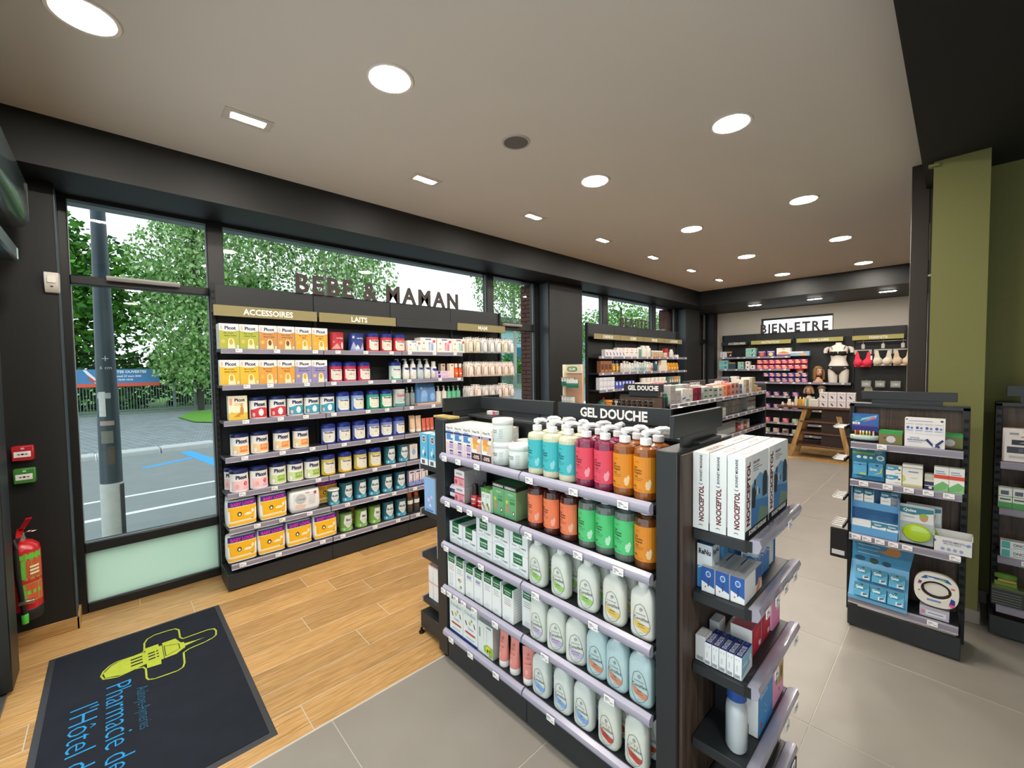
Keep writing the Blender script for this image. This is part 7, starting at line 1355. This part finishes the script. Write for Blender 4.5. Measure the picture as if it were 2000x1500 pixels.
# wig and turban display heads
def head(nm, label, x, y, z, kind, turn=0., s=1.):
    h = thing(nm, label, 'display head', (x, y, z))
    FL = mat({'wig': 'e0b094', 'turban': 'd8b49a', 'blond': 'd2a88a', 'beret': 'e0d4c6'}[kind], .5); M = T(x, y, z, turn) @ Matrix.Scale(s, 4)
    b = MB()
    b.loft([[(c[0]+c[3]*math.sin(2*PI*i/22), c[1]+c[2]*math.cos(2*PI*i/22), c[4]) for i in range(22)] for c in ((0, 0, .085, .05, 0), (0, 0, .09, .055, .03), (0, 0, .06, .045, .065), (.005, 0, .035, .036, .085), (.005, 0, .034, .036, .11))], FL)
    hd_ = [(.135, -.025, .022, .03), (.145, -.015, .04, .052), (.165, -.008, .05, .066), (.19, -.003, .057, .074), (.215, 0, .062, .08), (.245, .004, .064, .084), (.275, .008, .06, .08), (.30, .01, .048, .062), (.315, .01, .026, .035), (.32, .01, .005, .006)]
    b.loft([[(cx+bb*math.sin(2*PI*i/22), aa*math.cos(2*PI*i/22), zz) for i in range(22)] for zz, cx, aa, bb in hd_], FL)
    b.loft([[(-.078, -.004, .228), (-.078, .004, .228), (-.07, .006, .228), (-.07, -.006, .228)], [(-.098, -.011, .198), (-.098, .011, .198), (-.066, .014, .196), (-.066, -.014, .196)], [(-.08, -.008, .19), (-.08, .008, .19), (-.066, .01, .188), (-.066, -.01, .188)]], FL)
    part(h, 'head', b.xf(M))
    fc = MB()
    for q in (-1, 1):
        fc.loft([[(-.079+.006*abs(math.sin(2*PI*i/12)), q*.028+.013*math.cos(2*PI*i/12), .227+.006*math.sin(2*PI*i/12)) for i in range(12)], [(-.071, q*.028+.012*math.cos(2*PI*i/12), .227+.005*math.sin(2*PI*i/12)) for i in range(12)]], mat('2a1f1c', .4))
        fc.tube([(-.074, q*.042, .238), (-.082, q*.028, .243), (-.083, q*.014, .240)], .0025, mat('4a342a', .7), 5)
    part(h, 'eyes', fc.xf(M))
    part(h, 'mouth', MB().tube([(-.068, -.02, .168), (-.078, -.007, .170), (-.078, .007, .170), (-.068, .02, .168)], [.002, .005, .005, .002], mat('b4504a', .5), 6).xf(M))
    if kind in ('wig', 'blond'):
        HM = mat('8a6a3f' if kind == 'wig' else 'b49a74', .55, noise=.3, nscale=90); w_ = MB()
        L_ = .06 if kind == 'wig' else .15
        R_ = []
        for zz, aa, bb, cx in ((L_, .085, .05, .035), (.14, .095, .07, .025), (.20, .092, .08, .018), (.25, .086, .088, .012), (.29, .074, .082, .012), (.325, .045, .05, .012), (.338, .01, .01, .012)):
            R_.append([(cx+bb*math.sin(2*PI*i/22), aa*math.cos(2*PI*i/22), zz) for i in range(22)])
        w_.loft(R_, HM)
        w_.fn(lambda x_, y_, z_: (max(x_, -.03+max(0, .25-z_)*.5) if z_ < .262 and abs(y_) < .2 else x_-.012*(z_ < .3), y_, z_))
        for q in (-1, 1): w_.loft([[(-.05+.03*math.sin(2*PI*i/10), q*.062+.018*math.cos(2*PI*i/10), .27) for i in range(10)], [(-.05+.03*math.sin(2*PI*i/10), q*.078+.02*math.cos(2*PI*i/10), .2) for i in range(10)], [(-.04+.025*math.sin(2*PI*i/10), q*.08+.022*math.cos(2*PI*i/10), L_) for i in range(10)]], HM)
        part(h, 'wig', w_.xf(M))
    else:
        c1_ = mat('c24a30' if kind == 'turban' else '8a6f62', .8, noise=.15, nscale=60); t_ = MB()
        t_.loft([[(.012+bb*math.sin(2*PI*i/22), aa*math.cos(2*PI*i/22), zz+.02*math.sin(2*PI*i/22)*(-1)) for i in range(22)] for zz, aa, bb in ((.248, .07, .088), (.258, .082, .10), (.29, .085, .105), (.32, .07, .085), (.345, .03, .04), (.35, .005, .005))], c1_)
        part(h, 'turban' if kind == 'turban' else 'beret', t_.xf(M))
        if kind == 'turban':
            part(h, 'scarf_tail', MB().loft([[(.05, -.05, .29), (.11, -.05, .28), (.11, .04, .28), (.05, .05, .29)], [(.04, -.085, .16), (.10, -.09, .14), (.10, .02, .14), (.05, .03, .16)], [(.03, -.09, .03), (.08, -.1, .02), (.08, 0, .02), (.04, .01, .03)]], mat('15110f', .8)).xf(M))
head('turban_head', 'display head wearing a rust red turban with black scarf tail', 10.215, 2.20, FZ[2], 'turban', .5, .86)
head('wig_head', 'display head and shoulders with long light brown wig', 10.215, 1.895, FZ[2], 'wig', .55, .98)
head('wig_head', 'display head with short blond wig on the lower shelf', 10.2, 2.04, FZ[3]-.07+.0, 'blond', 0, .92)
head('beret_head', 'display head in a greyish brown beret on the lower shelf', 10.2, 1.83, FZ[3]-.07, 'beret', .2, .9)
part(fu, 'shelf_board', MB().box(10.02, 1.385, FZ[3]-.095, 10.34, 2.33, FZ[3]-.073, STEEL, .002))
# bras on hangers
HG = mat('b4b0aa', .3)
def hanger(y, nm, label, c, pads, dz=0):
    b = thing(nm, label, 'bra', (10.16, y, 1.60)); F_ = mat(c, .7, noise=.06, nscale=30)
    part(b, 'hanger', MB().tube([(10.16, y-.005, 2.05), (10.17, y, 2.045), (10.165, y, 1.97)], .004, HG, 6).box(10.155, y-.024, 1.90, 10.17, y+.024, 1.985, HG, .004).box(10.158, y-.12, 1.865, 10.168, y+.12, 1.885, HG, .004).box(10.157, y-.125, 1.80, 10.169, y-.085, 1.885, HG, .003).box(10.157, y+.085, 1.80, 10.169, y+.125, 1.885, HG, .003))
    bb = MB()
    for s_ in (-1, 1):
        bb.loft([[(10.145-.05*math.sin(q)*pads, y+s_*.066+.072*math.cos(q)*math.cos(2*PI*i/18), 1.645+dz+.075*math.cos(q)*math.sin(2*PI*i/18)) for i in range(18)] for q in (-.15, .3, .7, 1.1, 1.5)], F_)
        bb.loft([[(10.15, y+s_*u, z), (10.15, y+s_*(u+wd), z), (10.162, y+s_*(u+wd), z), (10.162, y+s_*u, z)] for z, u, wd in ((1.66+dz, .012, .118), (1.74+dz, .045, .07), (1.84+dz, .065, .035))], F_)
    bb.box(10.135, y-.122, 1.565+dz, 10.162, y+.122, 1.605+dz, F_, .006)
    part(b, 'bra', bb)
    return b
b1 = hanger(1.205, 'hanging_bra', 'bright coral red bra on a clear hanger in the far unit', 'dd2f4a', 1.0)
part(b1, 'paper_tag', MB().box(10.14, 1.07, 1.69, 10.143, 1.095, 1.77, mat('e6e2dc', .6)))
hanger(.925, 'hanging_bra', 'cream bra on a clear hanger in the far unit', 'd9cfbc', 1.1, .02)
hanger(.66, 'hanging_bra', 'beige bra half hidden by the dark post', 'd6bfa0', 1.0, .02)
slv = Proto('hanging_pouch', 'hanging pack', MB().box(-.07, -.012, 0, .07, .012, .12, mat('8f918c', .2, coat=.7), .006), [('hook', MB().tube([(0, 0, .12), (0, .0, .135), (0, .1, .14)], .003, PEG, 6)), ('printed_label', art(.13, .11, [('r', -.4, .2, .4, .7, 'aaa9a2'), ('e', .05, .5, .1, .1, 'd6d4cc')]).xf(T(0, -.0125, .005)))])
for y in (1.15, .955, .745): put(slv, 10.16, y, 1.19, IR, 'silvery pouch hanging under the bras', 'far wall')
put(Proto('camouflage_pouch', 'hanging pack', MB().box(-.06, -.012, 0, .06, .012, .16, mat('8f8a6a', .6, noise=.6, nscale=30), .006), [('header_card', MB().box(-.05, -.014, .16, .05, .0, .19, mat('6f6f6a', .5)))]), 10.10, 1.11, 1.01, IR, 'camouflage patterned pouch below the silvery ones', 'far wall')
# ---------------------------------------------------------------- goods on the trestle table
WT_ = 'trestle table'
ctn = carton('supplement_carton', .115, .10, .125, 'cfc9c9', [('r', -.5, 0, .5, 1, 'd2cccc'), ('r', -.5, .93, .5, 1, 'e6e2de'), ('p', [(-.25, .5), (-.05, .5), (.15, .18), (-.05, .18)], '24284a'), ('r', -.35, .66, .35, .7, 'b4a4a4'), ('r', -.3, .76, .3, .79, 'b08a8a')], flap=False)
for i in range(4):
    for k in range(2): put(ctn, 8.80, 1.545-.122*i, .9015+.126*k, IR, ('lower' if k == 0 else 'upper')+' grey carton with navy mark', WT_)
wl = carton('wide_carton', .20, .12, .06, 'cfc8bc', lines(2, -.35, .35, .4, .6, 'b4ada2', .06), flap=False)
for k in range(2): put(wl, 8.82, 1.715, .9015+.061*k, IR, ('lower' if k == 0 else 'upper')+' wide beige carton', WT_)
for y, P, d in ((2.13, bottle('small_pot', .022, .055, 'e6e4dc', 'eceae4', kind='flip', caph=.02), 'tiny white pot at the table end'), (2.03, bottle('cone_bottle', .034, .11, 'e6d6bc', 'ece4d4', kind='flip', shoulder=.7, caph=.03), 'cone shaped cream bottle'), (1.975, bottle('small_pot', .022, .06, 'e9e4da', 'eceae4', kind='flip', caph=.02), 'small white pot beside the cone bottle'),
                (1.925, bottle('tall_bottle', .028, .165, 'e4d2b0', 'e8dcc4', kind='flip', caph=.04), 'tall cream bottle'), (1.865, bottle('amber_bottle', .033, .155, 'c9963f', 'e6d2a4', kind='cap', caph=.03), 'amber bottle'), (1.815, bottle('amber_bottle', .03, .15, 'd6aa5a', 'e6d2a4', kind='cap', caph=.03), 'pale amber bottle'), (1.765-.01, bottle('green_bottle', .026, .175, '6f9a8a', 'dfe6e2', kind='cap', caph=.04), 'slim green bottle')):
    put(P, 8.78, y+.02, .9015, 0, d, WT_)
put(bottle('green_bottle', .03, .155, '7fa898', '8fb4a4', kind='flip', caph=.03), 8.93, 1.72, .9015, 0, 'green bottle behind the beige cartons', WT_)
put(Proto('brown_tray', 'tray', MB().box(-.07, -.06, 0, .07, .06, .012, mat('5a3a28', .5), .004), [('rim', MB().box(-.07, -.06, .012, .07, -.054, .022, mat('4a2f20', .5)).box(-.07, .054, .012, .07, .06, .022, mat('4a2f20', .5)))]), 8.96, 1.90, .9015, IR, 'flat brown tray behind the amber bottles', WT_)
label_all()
bpy.data.objects.remove(_co, do_unlink=True)
